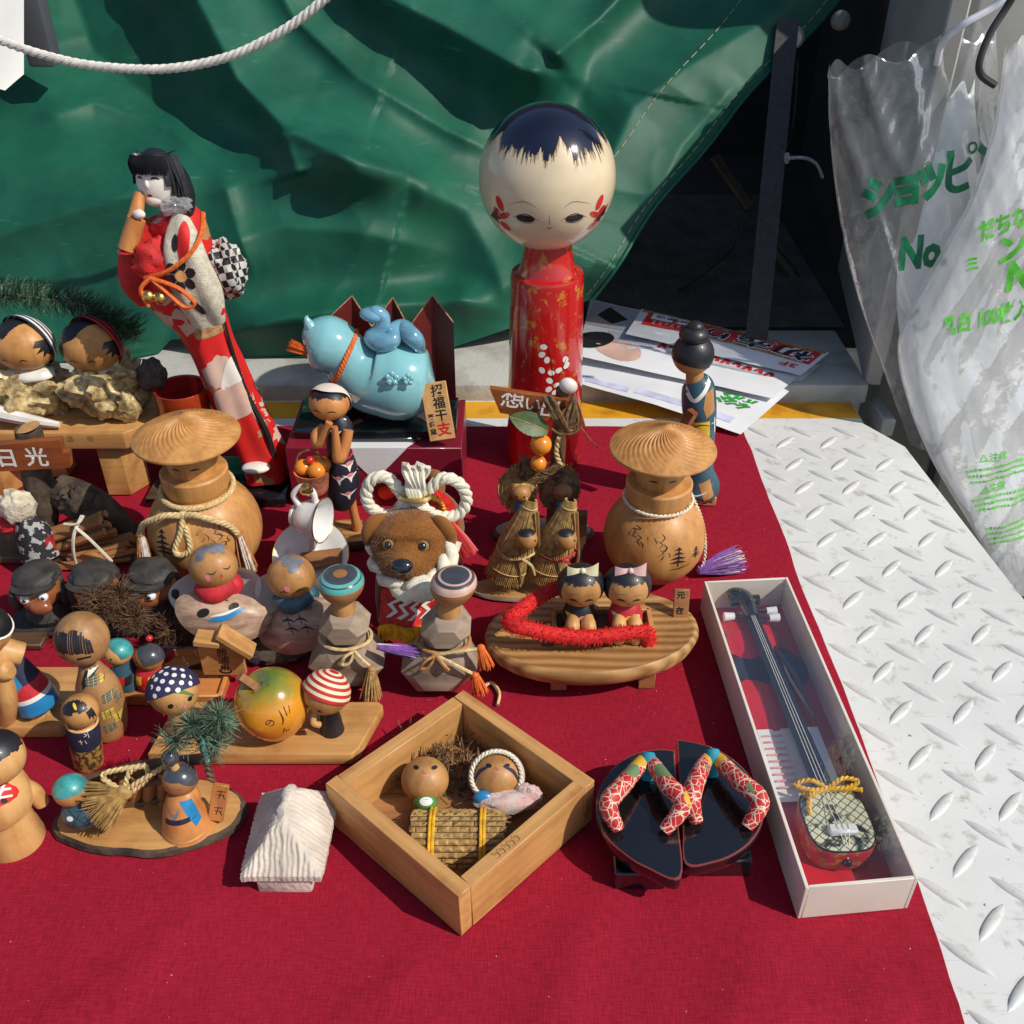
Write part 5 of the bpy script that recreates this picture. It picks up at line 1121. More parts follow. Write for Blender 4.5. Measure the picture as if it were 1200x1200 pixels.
q.build('bow_rope', t)
q = G('rope_cream')
for i in range(4): x = 478+i*6; q.rope(crv([dp(482+i*3, 590, -1.9), dp(480+i*4.5, 568, -1.9), dp(x-3+i*2.4, 543+(i%2)*3, -1.6)], 5), .42, 2, 3.2, 6)
q.build('rope_ends', t)
q = G('gold'); q.tube([dp(487, 580, -1.6)+Vector((1.3*math.cos(a), .9*math.sin(a), 0)) for a in [i*.5236 for i in range(12)]], .25, 6, closed=True); q.build('rope_band', t)
q = G('apron_red'); q.tube(crv([dp(500, 590, 0), dp(515, 605, 2), dp(528, 625, 2.4)], 5), [1.6, 2.0, 1.4], 12, flat=.6); q.build('saddle', t)
q = G('fringe_gold'); q.rope(crv([dp(500, 578, -.8), dp(516, 590, .4), dp(522, 604, .8), dp(524, 620, .8)], 5), .25, 2, .8, 5); q.build('gold_braid', t)
q = G('red_paint'); tassel(q, dp(527, 614, -.4), dp(545, 652, -1.6), .3, 1.2, 160, 4, .08); q.build('tassel', t)
def apf(u, v):
    p = dp(447+u*62-v*4, 0, 0) if False else dp(447+u*66-v*3, 690+v*44, -6.2-1.4*v); p.y += .25*math.sin(u*9); return p
q = G('apron_red'); q.grid(apf, 20, 14); ap = q.build('apron', t, 180)
for i in range(4):
    qq = G('white_paint'); zz = [(.18+.2*i, .15), (.28+.2*i, .3), (.12+.2*i, .45), (.24+.2*i, .62), (.1+.2*i, .8)]; vs = []
    for (u, v) in zz: pA = Vector(apf(min(1, u), v)); pB = Vector(apf(min(1, u+.09), v)); vs += [pA+Vector((0, -.08, .04)), pB+Vector((0, -.08, .04))]
    qq.add(vs, [(2*j, 2*j+1, 2*j+3, 2*j+2) for j in range(len(zz)-1)]); qq.build('zigzag', ap)
q = G('fringe_gold'); rnd = random.Random(4)
for i in range(60):
    u = i/59; a_ = Vector(apf(u, .97))+Vector((0, -.1, 0)); q.tube([a_, a_+Vector((rnd.uniform(-.1, .1), -.25, -.5)), a_+Vector((rnd.uniform(-.2, .2), -.4, -1.2-rnd.random()*.3))], .09, 4)
q.build('fringe', ap)

# ------------------------------------------------------------------ signpost ornament with straw hats
b = at(636, 628); t = thing('signpost_ornament', 'brown wooden signpost with white brush letters, a leaf and straw hats', 'ornament', b)
g = G(); slab(g, 5.0, 2.1, .8, 5, bark='bark', top='wood_grey'); g.build('base', t)
q = G('wood_dark'); q.tube(crv([Vector((1.2, .3, .7)), pc(b, 652, 560, .6), pc(b, 656, 500, .5), pc(b, 660, 455, .5)], 6), [.9, .75, .7, .65], 14); q.build('post', t)
q = G('shell_pearl'); q.sph(pc(b, 666, 452, .1), (.9, .6, .75), rot(0, 30, 0), n=14); q.build('post_cap', t)
A = [pc(b, x, y, -.5) for x, y in ((574, 456), (677, 471), (686, 500), (586, 484))]
q = G('wood_red'); n_ = Vector((0, -.6, 0)); vs = A+[p_+Vector((0, .7, 0)) for p_ in A]; q.add(vs, [(3, 2, 1, 0), (4, 5, 6, 7), (0, 1, 5, 4), (1, 2, 6, 5), (2, 3, 7, 6), (3, 0, 4, 7)]); sg = q.build('sign_board', t)
for ch, px, py, s_ in (('想', 601, 468, 2.3), ('い', 624, 475, 1.7), ('出', 645, 480, 2.1)): decal('lettering', 'white_paint', sg, q, pc(b, px, py, -.5), FW, UP, [TX(ch, s_, 0, 0, -8, .012)], .03)
q = G('straw_dark'); rnd = random.Random(6)
for i in range(16):
    o = rnd.uniform(-6, 6); q.tube(crv([pc(b, 640+o, 464, -.9), pc(b, 650+o, 480+rnd.uniform(-6, 6), -1.9), pc(b, 660+o, 500+o*.5, -1.4), pc(b, 668+rnd.uniform(-14, 10), 490+rnd.uniform(-10, 14), -1.3), pc(b, 672+o*.4, 465+rnd.uniform(-4, 12), -1.0)], 5), .13, 5)
q.tube(crv([pc(b, 645, 500, -1.4), pc(b, 655, 508, -1.6), pc(b, 672, 508, -1.6), pc(b, 682, 498, -1.2)], 5), .1, 5); q.tube(crv([pc(b, 680, 500, -1.2), pc(b, 692, 515, -1.2), pc(b, 700, 524, -1)], 5), .07, 5); q.build('twine', t)
def leaf(nm, parent, A, B, w_, mat, bend=.3):
    A, B = Vector(A), Vector(B); d = B-A; s_ = d.cross(Vector((0, -.7, .7))).normalized(); nn = s_.cross(d).normalized(); q = G(mat)
    def f(u, v): k = math.sin(math.pi*min(1, v*.93+.07))**.8; return A+d*v+s_*(u-.5)*2*w_*k*(1+.04*math.sin(v*60))+nn*(bend*math.sin(math.pi*v)+.35*w_*abs(u-.5))
    q.grid(f, 9, 24); o = q.build(nm, parent, 180); q2 = G('straw'); q2.tube([Vector(f(.5, i/10))+nn*.03 for i in range(11)], .05, 4); q2.build('midrib', o); return o
mk('leaf_green', (.055, .10, .025), .5, .4, 60, .2, 120)
leaf('leaf', t, pc(b, 642, 506, -1.8), pc(b, 596, 488, -1.6), 1.1, 'leaf_green')
for (x, y, r_) in ((634, 521, 1.0), (631, 543, .78)): q = G('persimmon'); q.sph(pc(b, x, y, -1.8), r_, n=20); q.build('persimmon', t)
q = G('rope_gold'); q.rope(crv([pc(b, 655, 512, -1.0), pc(b, 652, 530, -1.2), pc(b, 657, 545, -1.2)], 5), .25, 2, 1, 6); q.build('hanging_cord', t)
q = G('straw_dark')
for i in range(30): a = rnd.uniform(0, 6.28); q.tube(crv([pc(b, 615+rnd.uniform(-8, 8), 540+rnd.uniform(-8, 8), -.6), pc(b, 622+rnd.uniform(-14, 18), 560+rnd.uniform(-10, 10), -1.4), pc(b, 640+rnd.uniform(-14, 18), 548+rnd.uniform(-10, 12), -1.2)], 4), .07, 4)
q.build('straw_bundle', t)
def strawhat(cx, cy, rx, mat, sd, tilt):
    c = pc(b, cx, cy, -1.0); M = TR(c, 62, 0, tilt); q = G(mat); rnd = random.Random(sd)
    for j in range(3):
        for i in range(90):
            a = i*.0698+rnd.uniform(-.03, .03); r1 = rx*(1-.24*j)*rnd.uniform(.92, 1.06); q.blade(M @ Vector((.25*math.cos(a), .25*math.sin(a), 1.1+.1*j)), M @ Vector((r1*math.cos(a), r1*math.sin(a)*1.15, .1+.22*j)), .05, .09)
    q.lathe([(rx*.93, .02), (rx*.5, .6), (.01, 1.15)], 30, M, c0=False); o = q.build('straw_hat', t); 
    q = G(mat); 
    for k in range(3): rr = rx*(.5+.22*k); q.tube([M @ Vector((rr*math.cos(a), rr*1.1*math.sin(a), .68-.2*k)) for a in [i*.2618 for i in range(24)]], .06, 4, closed=True)
    q.build('hat_band', o)
    return c
c1 = strawhat(607, 573, 2.0, 'straw', 3, -14); c2 = strawhat(655, 572, 2.1, 'straw_dark', 4, 6)
for c, m_ in ((c1, 'wood_turned'), (c2, 'wood_brown')):
    h = c+Vector((.3, -1.1, .2)); q = G(m_); q.sph(h, (.95, .85, .85), n=20); hd = q.build('head', t)
    for sx in (-1, 1): decal('eye', 'line_black', hd, q, h, fvec(-5, 10), UP, [E(.35*sx, .0, .1, .08)], .02)
    q = G('blue_paint'); q.tube([h+Vector((0, .2, -.7)), h+Vector((0, .4, -2.0))], [.6, .85], 14); q.build('body', t)
q = G('red_paint'); q.sph(pc(b, 640, 580, -1.2), (.7, .6, 1.1), n=14); q.build('red_collar', t)

# ------------------------------------------------------------------ two straw-caped walkers
b = at(625, 690); t = thing('straw_walkers', 'pair of tiny figures in straw capes leaning forward on an oval wood base', 'ornament', b)
g = G(); slab(g, 5.4, 1.7, .6, 7, bark='wood_grey', top='wood_light', M=TR((-.6, -.4, 0))); g.build('base', t)
def walker(px, belt, k, sd):
    rnd = random.Random(sd); o = px
    legs = G('straw_dark')
    foot = pc(b, o-13, 696, -.2); foot.z = .6; hip = pc(b, o-4, 665, -.2)
    for i in range(16): legs.tube([hip+Vector((rnd.uniform(-.5, .5), rnd.uniform(-.4, .4), 0)), foot.lerp(hip, .5)+Vector((rnd.uniform(-.3, .3), rnd.uniform(-.3, .3), 0)), foot+Vector((rnd.uniform(-.6, .6), rnd.uniform(-.5, .5), 0))], .12, 4)
    legs.build('straw_legs', t)
    for nm, A, B, w0, w1, th in (('straw_skirt', (o-2, 640), (o-14, 674), 1.5, 1.9, .9), ('straw_cape', (o+17, 586), (o+0, 640), .45, 1.8, 1.0)):
        a, e_ = pc(b, *A, -.6), pc(b, *B, -.4); q = G('straw'); d = e_-a; s_ = d.cross(Vector((0, 1, 0))).normalized()
        for i in range(46):
            u = (i/45)*2-1; an = u*2.2; pa = a+s_*w0*math.sin(an)+Vector((0, -w0*.7*math.cos(an), 0)); pe = e_+s_*w1*math.sin(an)+Vector((0, -w1*th*math.cos(an), 0))+d*rnd.uniform(-.05, .08)
            q.tube([pa, pa.lerp(pe, .5)+Vector((rnd.uniform(-.05, .05), -.1, 0)), pe], [.10, .11, .06], 4)
        cp = q.build(nm, t)
        q = G('rope_gold')
        for f_ in (.12, .62): q.tube([a+d*f_+s_*(w0+(w1-w0)*f_+.08)*math.sin(an)+Vector((0, -(w0+(w1-w0)*f_+.12)*.9*math.cos(an), 0)) for an in [-2.2+.22*i for i in range(21)]], .05, 4)
        q.build('binding', cp)
    h = pc(b, o+11, 632, -1.9); q = G('wood_turned'); q.sph(h, (1.0, .95, 1.0), n=20); hd = q.build('head', t); decal('eye', 'line_black', hd, q, h, fvec(40, 10), UP, [E(.2, .1, .12, .09)], .02)
    q2 = G('hair_black'); q2.cap(h, (1.0, .95, 1.0), 45, headM(0, 0), 30, 5, .04); q2.build('hair', hd)
    q = G(belt); c = pc(b, o+1, 642, -.4); rr = 1.85; q.tube([c+Vector((rr*math.cos(a), rr*.9*math.sin(a), .25*math.cos(a))) for a in [i*.2618 for i in range(24)]], .16, 6, closed=True)
    q.tube(crv([c+Vector((.4, -1.7, 0)), c+Vector((1.2, -2.0, -.5)), c+Vector((1.5, -1.9, -1.6))], 4), .14, 5); q.build('belt', t)
    q = G('wood_brown'); q.tube([pc(b, o+24, 600, -1.4), pc(b, o+26, 650, -1.4), pc(b, o+22, 676, -1.2)], .14, 6); q.build('staff', t)
walker(606, 'rope_gold', 1, 3); walker(652, 'red_matte', 1, 5)
q = G('wood_dark'); q.box(pc(b, 681, 618, 2.0)+Vector((0, 0, 0)), (1.0, .6, 3.6), b=.06); q.tube([pc(b, 681, 632, 2.0), Vector((pc(b, 681, 640, 2.0).x, 1.6, 0))], .3, 6); q.build('post', t)

# ------------------------------------------------------------------ doll with topknot, seen from behind
mk('teal_robe', (.03, .085, .12), .45, .3, 80, coat=.2)
b = at(818, 583); t = thing('topknot_doll', 'wooden doll with black bun hair in a dark teal robe by the flyers', 'doll', b)
S_ = FPX/(b.y*math.cos(PITCH)+(CAMH-9)*math.sin(PITCH))
q = G('wood_turned'); q.prism([(-3.0, -1.6), (1.6, -1.6), (1.9, 1.6), (-2.6, 1.6)], 0, 1.1, b=.1); bs_ = q.build('base', t); decal('lettering', 'line_black', bs_, q, (.6, -1.6, .5), FW, UP, [L2([(-.5, .2), (-.2, -.2), (0, .2)], .1), L2([(.2, .2), (.5, -.1), (.6, .2)], .1)], .02)
q = G('teal_robe'); q.tube(crv([Vector((-.3, .1, 1.0)), Vector((-.2, .1, 1.6)), pc(b, 817, 550), pc(b, 819, 520), pc(b, 820, 495), pc(b, 819, 470), pc(b, 818, 452), pc(b, 815, 443)], 6), [26/S_, 27/S_, 20/S_, 18/S_, 19/S_, 20/S_, 18/S_, 11/S_], 28); bd = q.build('robe', t); gr = q
q = G('wood_turned'); q.tube([pc(b, 815, 448), pc(b, 813, 430)], [.95, .8], 16); q.build('neck', t)
hc = pc(b, 812, 415); hr = (2.0, 1.95, 2.0); q = G('wood_turned'); q.sph(hc, hr, n=32); hd = q.build('head', t)
q = G('hair_black'); q.cap(hc, hr, lambda ph: 112+14*math.cos(ph-.5), headM(0, 0), 64, 10, .06)
bun = hc+Vector((-.1, 0, 2.0)); q.sph(bun, (1.45, 1.45, 1.0), n=24); q.sph(bun+Vector((.05, 0, .85)), (.8, .8, .6), n=18); q.build('hair', hd)
def rd(px, py): c = pc(b, px, py, -1.6); return (c.x, c.z)
decal('collar', 'white_paint', bd, gr, (0, 0, 0), FW, UP, [L2([rd(801, 452), rd(812, 470), rd(824, 462), rd(834, 450)], .42, False)], .03)
decal('robe_patch', 'wood_turned', bd, gr, (0, 0, 0), FW, UP, [P2([rd(827, 462), rd(837, 458), rd(838, 484), rd(828, 490), (rd(824, 478))])], .03)
decal('robe_patch', 'wood_turned', bd, gr, (0, 0, 0), FW, UP, [P2([rd(818, 566), rd(832, 562), rd(836, 580), rd(824, 584)])], .03)
decal('sash', 'yellow_paint', bd, gr, (0, 0, 0), FW, UP, [P2([rd(806, 496), rd(832, 494), rd(832, 512), rd(822, 516), rd(808, 510)])], .03)
decal('sash_pattern', 'line_black', bd, gr, (0, 0, 0), FW, UP, [L2([rd(806, 508), rd(820, 498), rd(833, 500)], .12), L2([rd(812, 496), rd(822, 510), rd(832, 512)], .12)], .05)
decal('lettering', 'white_paint', bd, gr, (0, 0, 0), FW, UP, [L2([rd(838, 492), rd(838, 510)], .14), L2([rd(834, 498), rd(841, 497)], .14)], .05)
decal('robe_edge', 'white_paint', bd, gr, (0, 0, 0), FW, UP, [L2([rd(800, 546), rd(803, 570), rd(812, 578), rd(828, 574)], .2)], .04)
q = G('wood_red'); q.tube([pc(b, 812, 482, -2.2), pc(b, 797, 508, -2.0)], .62, 4); q.build('shaft', t)
# ------------------------------------------------------------------ oval geta-shaped stand with two seated girls
mk('chenille', (.62, .012, .012), .8, .25, 300, .4, 900)
b = at(692, 772); t = thing('geta_stand', 'oval ringed wooden stand with two seated girl dolls and a red chenille thong', 'ornament', b)
cz = 3.7
q = G('wood_ring'); RX, RY = 9.1, 5.5
zt = cz
def ov(u, v):
    a = 2*math.pi*u; pr = [(.90, cz-1.9), (.97, cz-1.55), (1.0, cz-.75), (.985, cz-.35), (.955, cz-.18), (.93, cz-.2), (.90, cz-.32), (.0, cz-.36)]
    s_, z = pr[min(7, int(round(v*7)))]; sh = .45*math.sin(a*1-.6)*0
    return (RX*s_*math.cos(a), RY*s_*math.sin(a)+(.35 if False else 0), z)
Mo = TR((0, 0, 0), 0, 0, 6); q.grid(ov, 96, 8, cu=True, M=Mo); q.lathe([(.01, cz-1.9), (.9, cz-1.9)], 48, Mo @ Matrix.Diagonal((RX, RY, 1, 1)), c0=False, c1=False); top = q.build('stand_top', t); gt = q
for (x, y) in ((-2.9, -3.4), (4.4, -3.2), (-3.4, 2.8), (4.4, 2.8)): k = G('wood_brown'); k.box((x, y, .95), (1.35, .8, 1.9), b=.05); k.build('tooth', t)
ztop = cz-.36
fr = G('wood_light'); 
for (c, s_) in (((.9, 2.1, ztop+.25), (8.2, .45, .7)), ((.6, -1.5, ztop+.2), (7.6, .4, .5)), ((-3.2, .3, ztop+.2), (.4, 3.2, .55)), ((4.9, .3, ztop+.25), (.4, 3.6, .7))): k = G('wood_light'); k.box(c, s_, b=.05); k.build('tray_edge', t)
k = G('wood_dark'); k.box((.8, .3, ztop+.04), (7.6, 3.2, .08), b=0); k.build('tray_floor', t)
for x in (-2.6, .9, 2.2): k = G('wood_dark'); k.lathe([(.55, 0), (.55, .03)], 18, TR((x-1.2, -1.9, ztop+.02)) @ Matrix.Diagonal((1, .5, 1, 1))); k.build('hole_shade', t)  # flat dark discs, the shade of open holes put into the colour
k = G('wood_brown'); c = pc(b, 801, 732, 0); k.box((c.x, .8, ztop+1.4), (1.3, .35, 3.0), TR((0, 0, 0), -14), b=.05); tg_ = k.build('name_plate', t)
for i, ch in enumerate('元 在'):
    if ch != ' ': decal('lettering', 'line_black', tg_, k, Vector((c.x-.1, .8, ztop+2.35-.75*i)), fvec(0, 14), UP, [TX(ch, .72, 0, 0, 0, .03)], .02)
def girl(px, bowc, dresscol, sd):
    S_ = FPX/(b.y*math.cos(PITCH)+(CAMH-7)*math.sin(PITCH)); hc = pc(b, px, 685, .4); hr = (1.95, 1.8, 1.8); z0 = ztop+.1
    bc = Vector((hc.x+.05, .5, z0)); q = G(dresscol); q.lathe([(1.3, 0), (1.5, .3), (1.45, 1.3), (1.2, 2.2), (.8, 2.9), (.5, 3.1)], 28, TR(bc)); bd = q.build('dress', t)
    for i, (dx, dz, m_) in enumerate(((-.9, 1.9, 'yellow_paint' if sd == 1 else 'white_paint'), (-.5, 1.3, 'yellow_paint' if sd == 1 else 'white_paint'), (.2, 1.8, 'pink_paint' if sd == 1 else 'yellow_paint'), (.9, 1.7, 'yellow_paint' if sd == 1 else 'white_paint'), (1.0, 1.1, 'white_paint'))):
        decal('painted_pattern', m_, bd, q, bc, FW, UP, [E(dx, dz, .3, .17, 40*i)] if i != 2 else [E(dx, dz, .36, .22)], .02, .2)
    for sx in (-1, 1):
        k = G('wood_pale'); k.tube(crv([bc+Vector((.58*sx, -.9, 1.55)), bc+Vector((.66*sx, -1.75, 1.5)), bc+Vector((.68*sx, -2.1, .9)), bc+Vector((.68*sx, -2.15, .05))], 5), [.5, .62, .6, .45], 16); k.build('leg', t)
    hz0 = Vector((hc.x, .35, hc.z)); q = G('wood_turned'); q.sph(hz0, hr, n=36); hd = q.build('head', t); fz = zig(sd+20, -4, 5, 90)
    k = G('hair_black'); k.cap(hz0, hr, lambda ph: (54+fz(ph)) if 215 < math.degrees(ph) < 325 else 112, headM(0, 0), 180, 10, .05); k.build('hair', hd)
    for sx in (-1, 1): decal('eye', 'line_black', hd, q, hz0, FW, UP, [L2([(.62*sx-.35, -.3), (.62*sx, -.18), (.62*sx+.35, -.33)], .2)], .02); decal('eyebrow', 'line_brown', hd, q, hz0, FW, UP, [L2([(.7*sx-.4, .28), (.7*sx+.4, .33-.1*sx)], .06)], .02)
    decal('mouth', 'red_paint', hd, q, hz0, FW, UP, [E(0, -.62, .1, .09)], .02)
    k = G(bowc); bc_ = hz0+Vector((.1, -.5, 1.85))
    for sx in (-1, 1): 
        def bf(u, v, sx=sx): return bc_+Vector((sx*(.1+1.15*u), -.15*math.sin(3*u)+.25*(v-.5), (v-.5)*(.35+.85*u)+.18*u*sx))
        k.grid(bf, 6, 6)
    k.sph(bc_, (.24, .24, .28), n=10); k.build('bow', hd)
mk('bow_cream', (.72, .66, .42), .5, .08, 60); mk('bow_pink', (.75, .45, .42), .5, .1, 60); mk('dress_black', (.012, .012, .018), .5, .2, 80); mk('dress_red', (.5, .02, .03), .5, .2, 80)
girl(680, 'bow_cream', 'dress_black', 1); girl(735, 'bow_pink', 'dress_red', 2)
path = crv([pc(b, 760, 760, -1.6)+Vector((0, 0, .1)), pc(b, 758, 745, -1.6), pc(b, 748, 740, -1.8), pc(b, 700, 746, -2.4), pc(b, 660, 745, -2.6), pc(b, 610, 735, -2.6), pc(b, 597, 728, -2.0), pc(b, 610, 715, -.6), pc(b, 640, 695, 2.0), pc(b, 665, 685, 3.0)], 8)
q = G('chenille'); q.tube(path, .62, 10); rnd = random.Random(9)
for i in range(2600):
    k = rnd.random()*(len(path)-1); j = int(k); p_ = path[j].lerp(path[j+1], k-j); d = Vector((rnd.gauss(0, 1), rnd.gauss(0, 1), rnd.gauss(0, 1))).normalized(); q.blade(p_+d*.5, p_+d*.85+Vector((rnd.uniform(-.1, .1), 0, 0)), .045, .02)
struct(q.build('chenille_thong', t), 'stuff')
q = G('rope_gold'); q.tube(crv([at(560, 812, .3)-b, at(575, 800, .25)-b, at(585, 812, .25)-b, at(583, 826, .2)-b], 5), .16, 5); 
for v in q.v: v.z += 0
q.build('loose_cord', t)

# ------------------------------------------------------------------ two faceted hexagon kokeshi
def hexdoll(bx, by, label, ringcols, cord, sd, hx, hy):
    b = at(bx, by); t = thing('hexagon_doll', label, 'doll', b); HC = pc(b, hx, hy); SH = HC.x/12.0; SC = HC.z/12.0
    shear = lambda g_: [v.__setitem__(slice(0, 3), (v.x*.93+SH*v.z, v.y*.93, v.z*SC)) for v in g_.v]
    def gem(R_, z0, z1, zc, ry, nm):     # upright hexagonal block with cut facets to the front
        pts = [(R_*math.cos(R(60*i+0)), R_*.88*math.sin(R(60*i))) for i in range(6)]; f = .62; d0, d1 = -ry, -ry*.72
        zz = (z0+z1)/2; front = [(x*f, d0-.35, zz+y*f) for x, y in pts]; mid = [(x, d1, zz+y) for x, y in pts]; back = [(x, ry*.8, zz+y) for x, y in pts]
        q = G('wood_grey'); q.add(front+mid+back, [tuple(range(6))]+[(i, 6+i, 6+(i+1) % 6, (i+1) % 6) for i in range(6)]+[(6+i, 12+i, 12+(i+1) % 6, 6+(i+1) % 6) for i in range(6)]+[tuple(range(17, 11, -1))]); bmx = bmesh.new()
        me = q.mesh('tmp'); bmx.from_mesh(me); bmesh.ops.recalc_face_normals(bmx, faces=bmx.faces[:]); bpy.data.meshes.remove(me)
        for v in bmx.verts: v.co *= 1/U
        bmesh.ops.bevel(bmx, geom=bmx.edges[:], offset=.04, segments=1, affect='EDGES')
        k = G('wood_grey'); k.bm(bmx); shear(k); return k.build(nm, t, 20), k
    lo, kl = gem(3.35, 0, 5.7, 0, 1.9, 'lower_block')
    kfs = [L2([(-1.9, 0), (1.9, 0)], .05, False), L2([(-.95, 1.7), (.0, 0)], .05, False), L2([(.95, 1.7), (0, 0)], .05, False)]
    decal('inlay_joint', 'line_brown', lo, kl, (0, 0, 2.9), FW, UP, kfs, .01)
    up, ku = gem(2.15, 5.5, 9.0, 0, 1.5, 'upper_block')
    q = G('wood_turned'); q.lathe([(.95, 8.7), (1.05, 9.2), (.8, 9.9), (.75, 10.3)], 24, c0=True); shear(q); q.build('neck', t)
    hz0 = 12.0; prof = [(.7, 10.1), (1.2, 10.5), (1.75, 11.4), (1.95, 12.2), (1.75, 12.9), (1.2, 13.25), (.01, 13.35)]
    q = G('wood_brown'); q.lathe(prof, 40, sm=4, c1=False); shear(q); hd = q.build('head', t); gh = q
    pf = crv([(a, z, 0) for a, z in prof], 4)
    for (i0, i1, m_) in ringcols:
        k = G(m_); k.lathe([(p_.x+.02, p_.y+.012) for p_ in pf[i0:i1+1]], 40, c0=False, c1=False); shear(k); k.build('painted_ring', hd)
    k = G(cord); zz = 5.75; k.tube([Vector((2.25*math.cos(a), 1.75*math.sin(a)-.2, zz)) for a in [i*.2618 for i in range(24)]], .17, 6, closed=True)
    kn = Vector((1.0 if sd == 1 else -.6, -2.1, zz)); k.tube(crv([kn, kn+Vector((.7, -.5, -.6)), kn+Vector((1.3, -.5, -1.4))], 5), .17, 6); k.tube(crv([kn, kn+Vector((-.8, -.5, -.3)), kn+Vector((-1.1, -.5, -1.2)), kn+Vector((-.4, -.5, -1.0)), kn], 5), .15, 6); shear(k); k.build('cord', t)
    kn = Vector((kn.x*.93+SH*kn.z, kn.y*.93, kn.z*SC))
    return t, kn, b
mk('ring_teal', (.10, .40, .36), .2, .15, 60, coat=.6); mk('ring_grey', (.06, .065, .08), .25, .2, 60, coat=.5); mk('ring_pink', (.62, .40, .33), .3, .15, 80, coat=.4)
t, kn, b = hexdoll(410, 794, 'grey wooden hexagon doll with a turquoise ringed head', [(13, 16, 'ring_teal'), (16, 17, 'ring_grey'), (17, 19, 'ring_teal'), (19, 21, 'ring_grey'), (21, 22, 'ring_grey')], 'rope_gold', 1, 400, 685)
q = G('straw'); a = kn+Vector((1.3, -.5, -1.4)); q.sph(a, .35, n=10); tassel(q, a, a+Vector((-.2, -.5, -2.9)), .25, .9, 90, 4, .07); q.build('tassel', t)
q = G('tassel_purple'); a = kn+Vector((1.8, .2, .3)); tassel(q, a, a+Vector((3.2, .2, -.8)), .2, .6, 50, 6, .07); q.mat('rope_cream'); tassel(q, a, a+Vector((3.0, .1, -.8)), .2, .5, 30, 7, .07); q.build('tassel', t)
t, kn, b = hexdoll(511, 800, 'grey wooden hexagon doll with a pink and black ringed head', [(13, 15, 'ring_pink'), (15, 17, 'ring_pink'), (17, 19, 'ring_grey'), (19, 20, 'ring_pink'), (20, 24, 'ring_grey')], 'tassel_amber', 2, 531, 687)
for d in ((3.1, -.3, -1.9), (3.6, .3, .4)):
    q = G('orange_cord'); a = kn+Vector(d); q.sph(a, .38, n=10); tassel(q, a, a+Vector((.4, -.4, -1.7)), .25, .65, 90, 8, .07); q.build('tassel', t)
    k = G('rope_gold'); k.tube(crv([kn, kn.lerp(a, .5)+Vector((0, -.3, .3)), a], 5), .15, 6); k.build('cord', t)

# ------------------------------------------------------------------ dolls in clam shells on driftwood
wood('clam', (.58, .41, .29), (.26, .15, .10), 'x', 1.6, .4, .2, bump=.3); mk('clam_in', (.74, .70, .63), .3, .06, 20, coat=.4)
b = at(285, 752); t = thing('clam_dolls', 'two round headed dolls sitting in painted clam shells on driftwood', 'ornament', b)
q = G('bark'); q.tube(crv([Vector((-8.5, .6, .6)), Vector((-4, 0, .9)), Vector((0, -.4, .8)), Vector((4, -.8, 1.0)), Vector((8.2, .4, .7))], 6), [.6, 1.3, 1.2, 1.5, .5], 16); q.build('driftwood', t, 70)
def halfclam(M, rx, rz, mat, mat2, nm):
    q = G(mat)
    def f(u, v):
        a = math.pi*2*u; r_ = v; rid = 1+.05*math.sin(v*34); return Vector((rx*r_*math.cos(a), -1.25*(1-r_**2.2)*rid, rz*(r_*math.sin(a)*(1 if math.sin(a) < 0 else .62))))
    q.grid(f, 48, 12, cu=True, M=M); q.mat(mat2)
    q.grid(lambda u, v: Vector(f(u, v))+Vector((0, .12, 0)), 48, 12, cu=True, M=M); return q.build(nm, t, 180), q
def clamdoll(sx_, hpx, shell_c, backc, tilt, bandm, sd):
    c = pc(b, *shell_c, -1.6); M = Matrix.Translation(c) @ rot(-38, tilt, 0); sh, qs = halfclam(M, 4.0, 2.7, 'clam', 'clam_in', 'clam_shell')
    c2 = pc(b, *backc, 1.0); M2 = Matrix.Translation(c2) @ rot(28, tilt, 180); halfclam(M2, 4.2, 3.0, 'clam_in', 'clam_in', 'clam_lid')
    hc = pc(b, *hpx, -.2); hr = (2.0, 1.9, 1.9); q = G('wood_turned'); q.sph(hc, hr, n=36); hd = q.build('head', t)
    M3 = headM(30 if sd == 1 else -30, 20); 
    k = G('grey_paint')
    for i in range(5): 
        d = (M3 @ Vector((math.cos(i*1.1)*.55, -.35, .85+.1*math.sin(i*2)))).normalized(); k.cap(hc, hr, lambda ph, i=i: 17+9*math.cos(ph*2+i), d.to_track_quat('Z', 'Y').to_matrix().to_4x4(), 24, 4, .025)
    k.build('hair', hd); f_ = fvec(35 if sd == 1 else 12, 30 if sd == 1 else 0)
    for s_ in (-1, 1): decal('eye', 'line_black', hd, q, hc, f_, UP, [L2([(.62*s_-.36, -.2), (.62*s_, -.42 if sd == 1 else -.05), (.62*s_+.36, -.2)], .11)], .02)
    decal('cheek', 'pink_paint', hd, q, hc, fvec(-5, 15), UP, [E(.2, -.3, .22, .32, 20)], .02); decal('mouth', 'red_paint', hd, q, hc, f_, UP, [E(0, -.8, .1)], .02)
    k = G(bandm); k.tube(crv([hc+Vector((-1.3, -.6, -1.6)), hc+Vector((0, -1.2, -1.9)), hc+Vector((1.6, -.6, -1.3))], 5), [.7, 1.0, .7], 12); lump(k, hc+Vector((.4, .2, -2.2)), (1.7, 1.3, 1.2), .1, 2, 3, 20); k.build('bib', t)
    return sh, qs, M
sh, qs, M = clamdoll(1, (250, 663), (262, 716), (252, 690), 12, 'red_matte', 1)
f_ = fvec(0, 38); c = pc(b, 262, 716, -1.6)
decal('lettering', 'line_black', sh, qs, c, f_, UP, [TX('え', .9, .3, 1.2, -10)], .04)
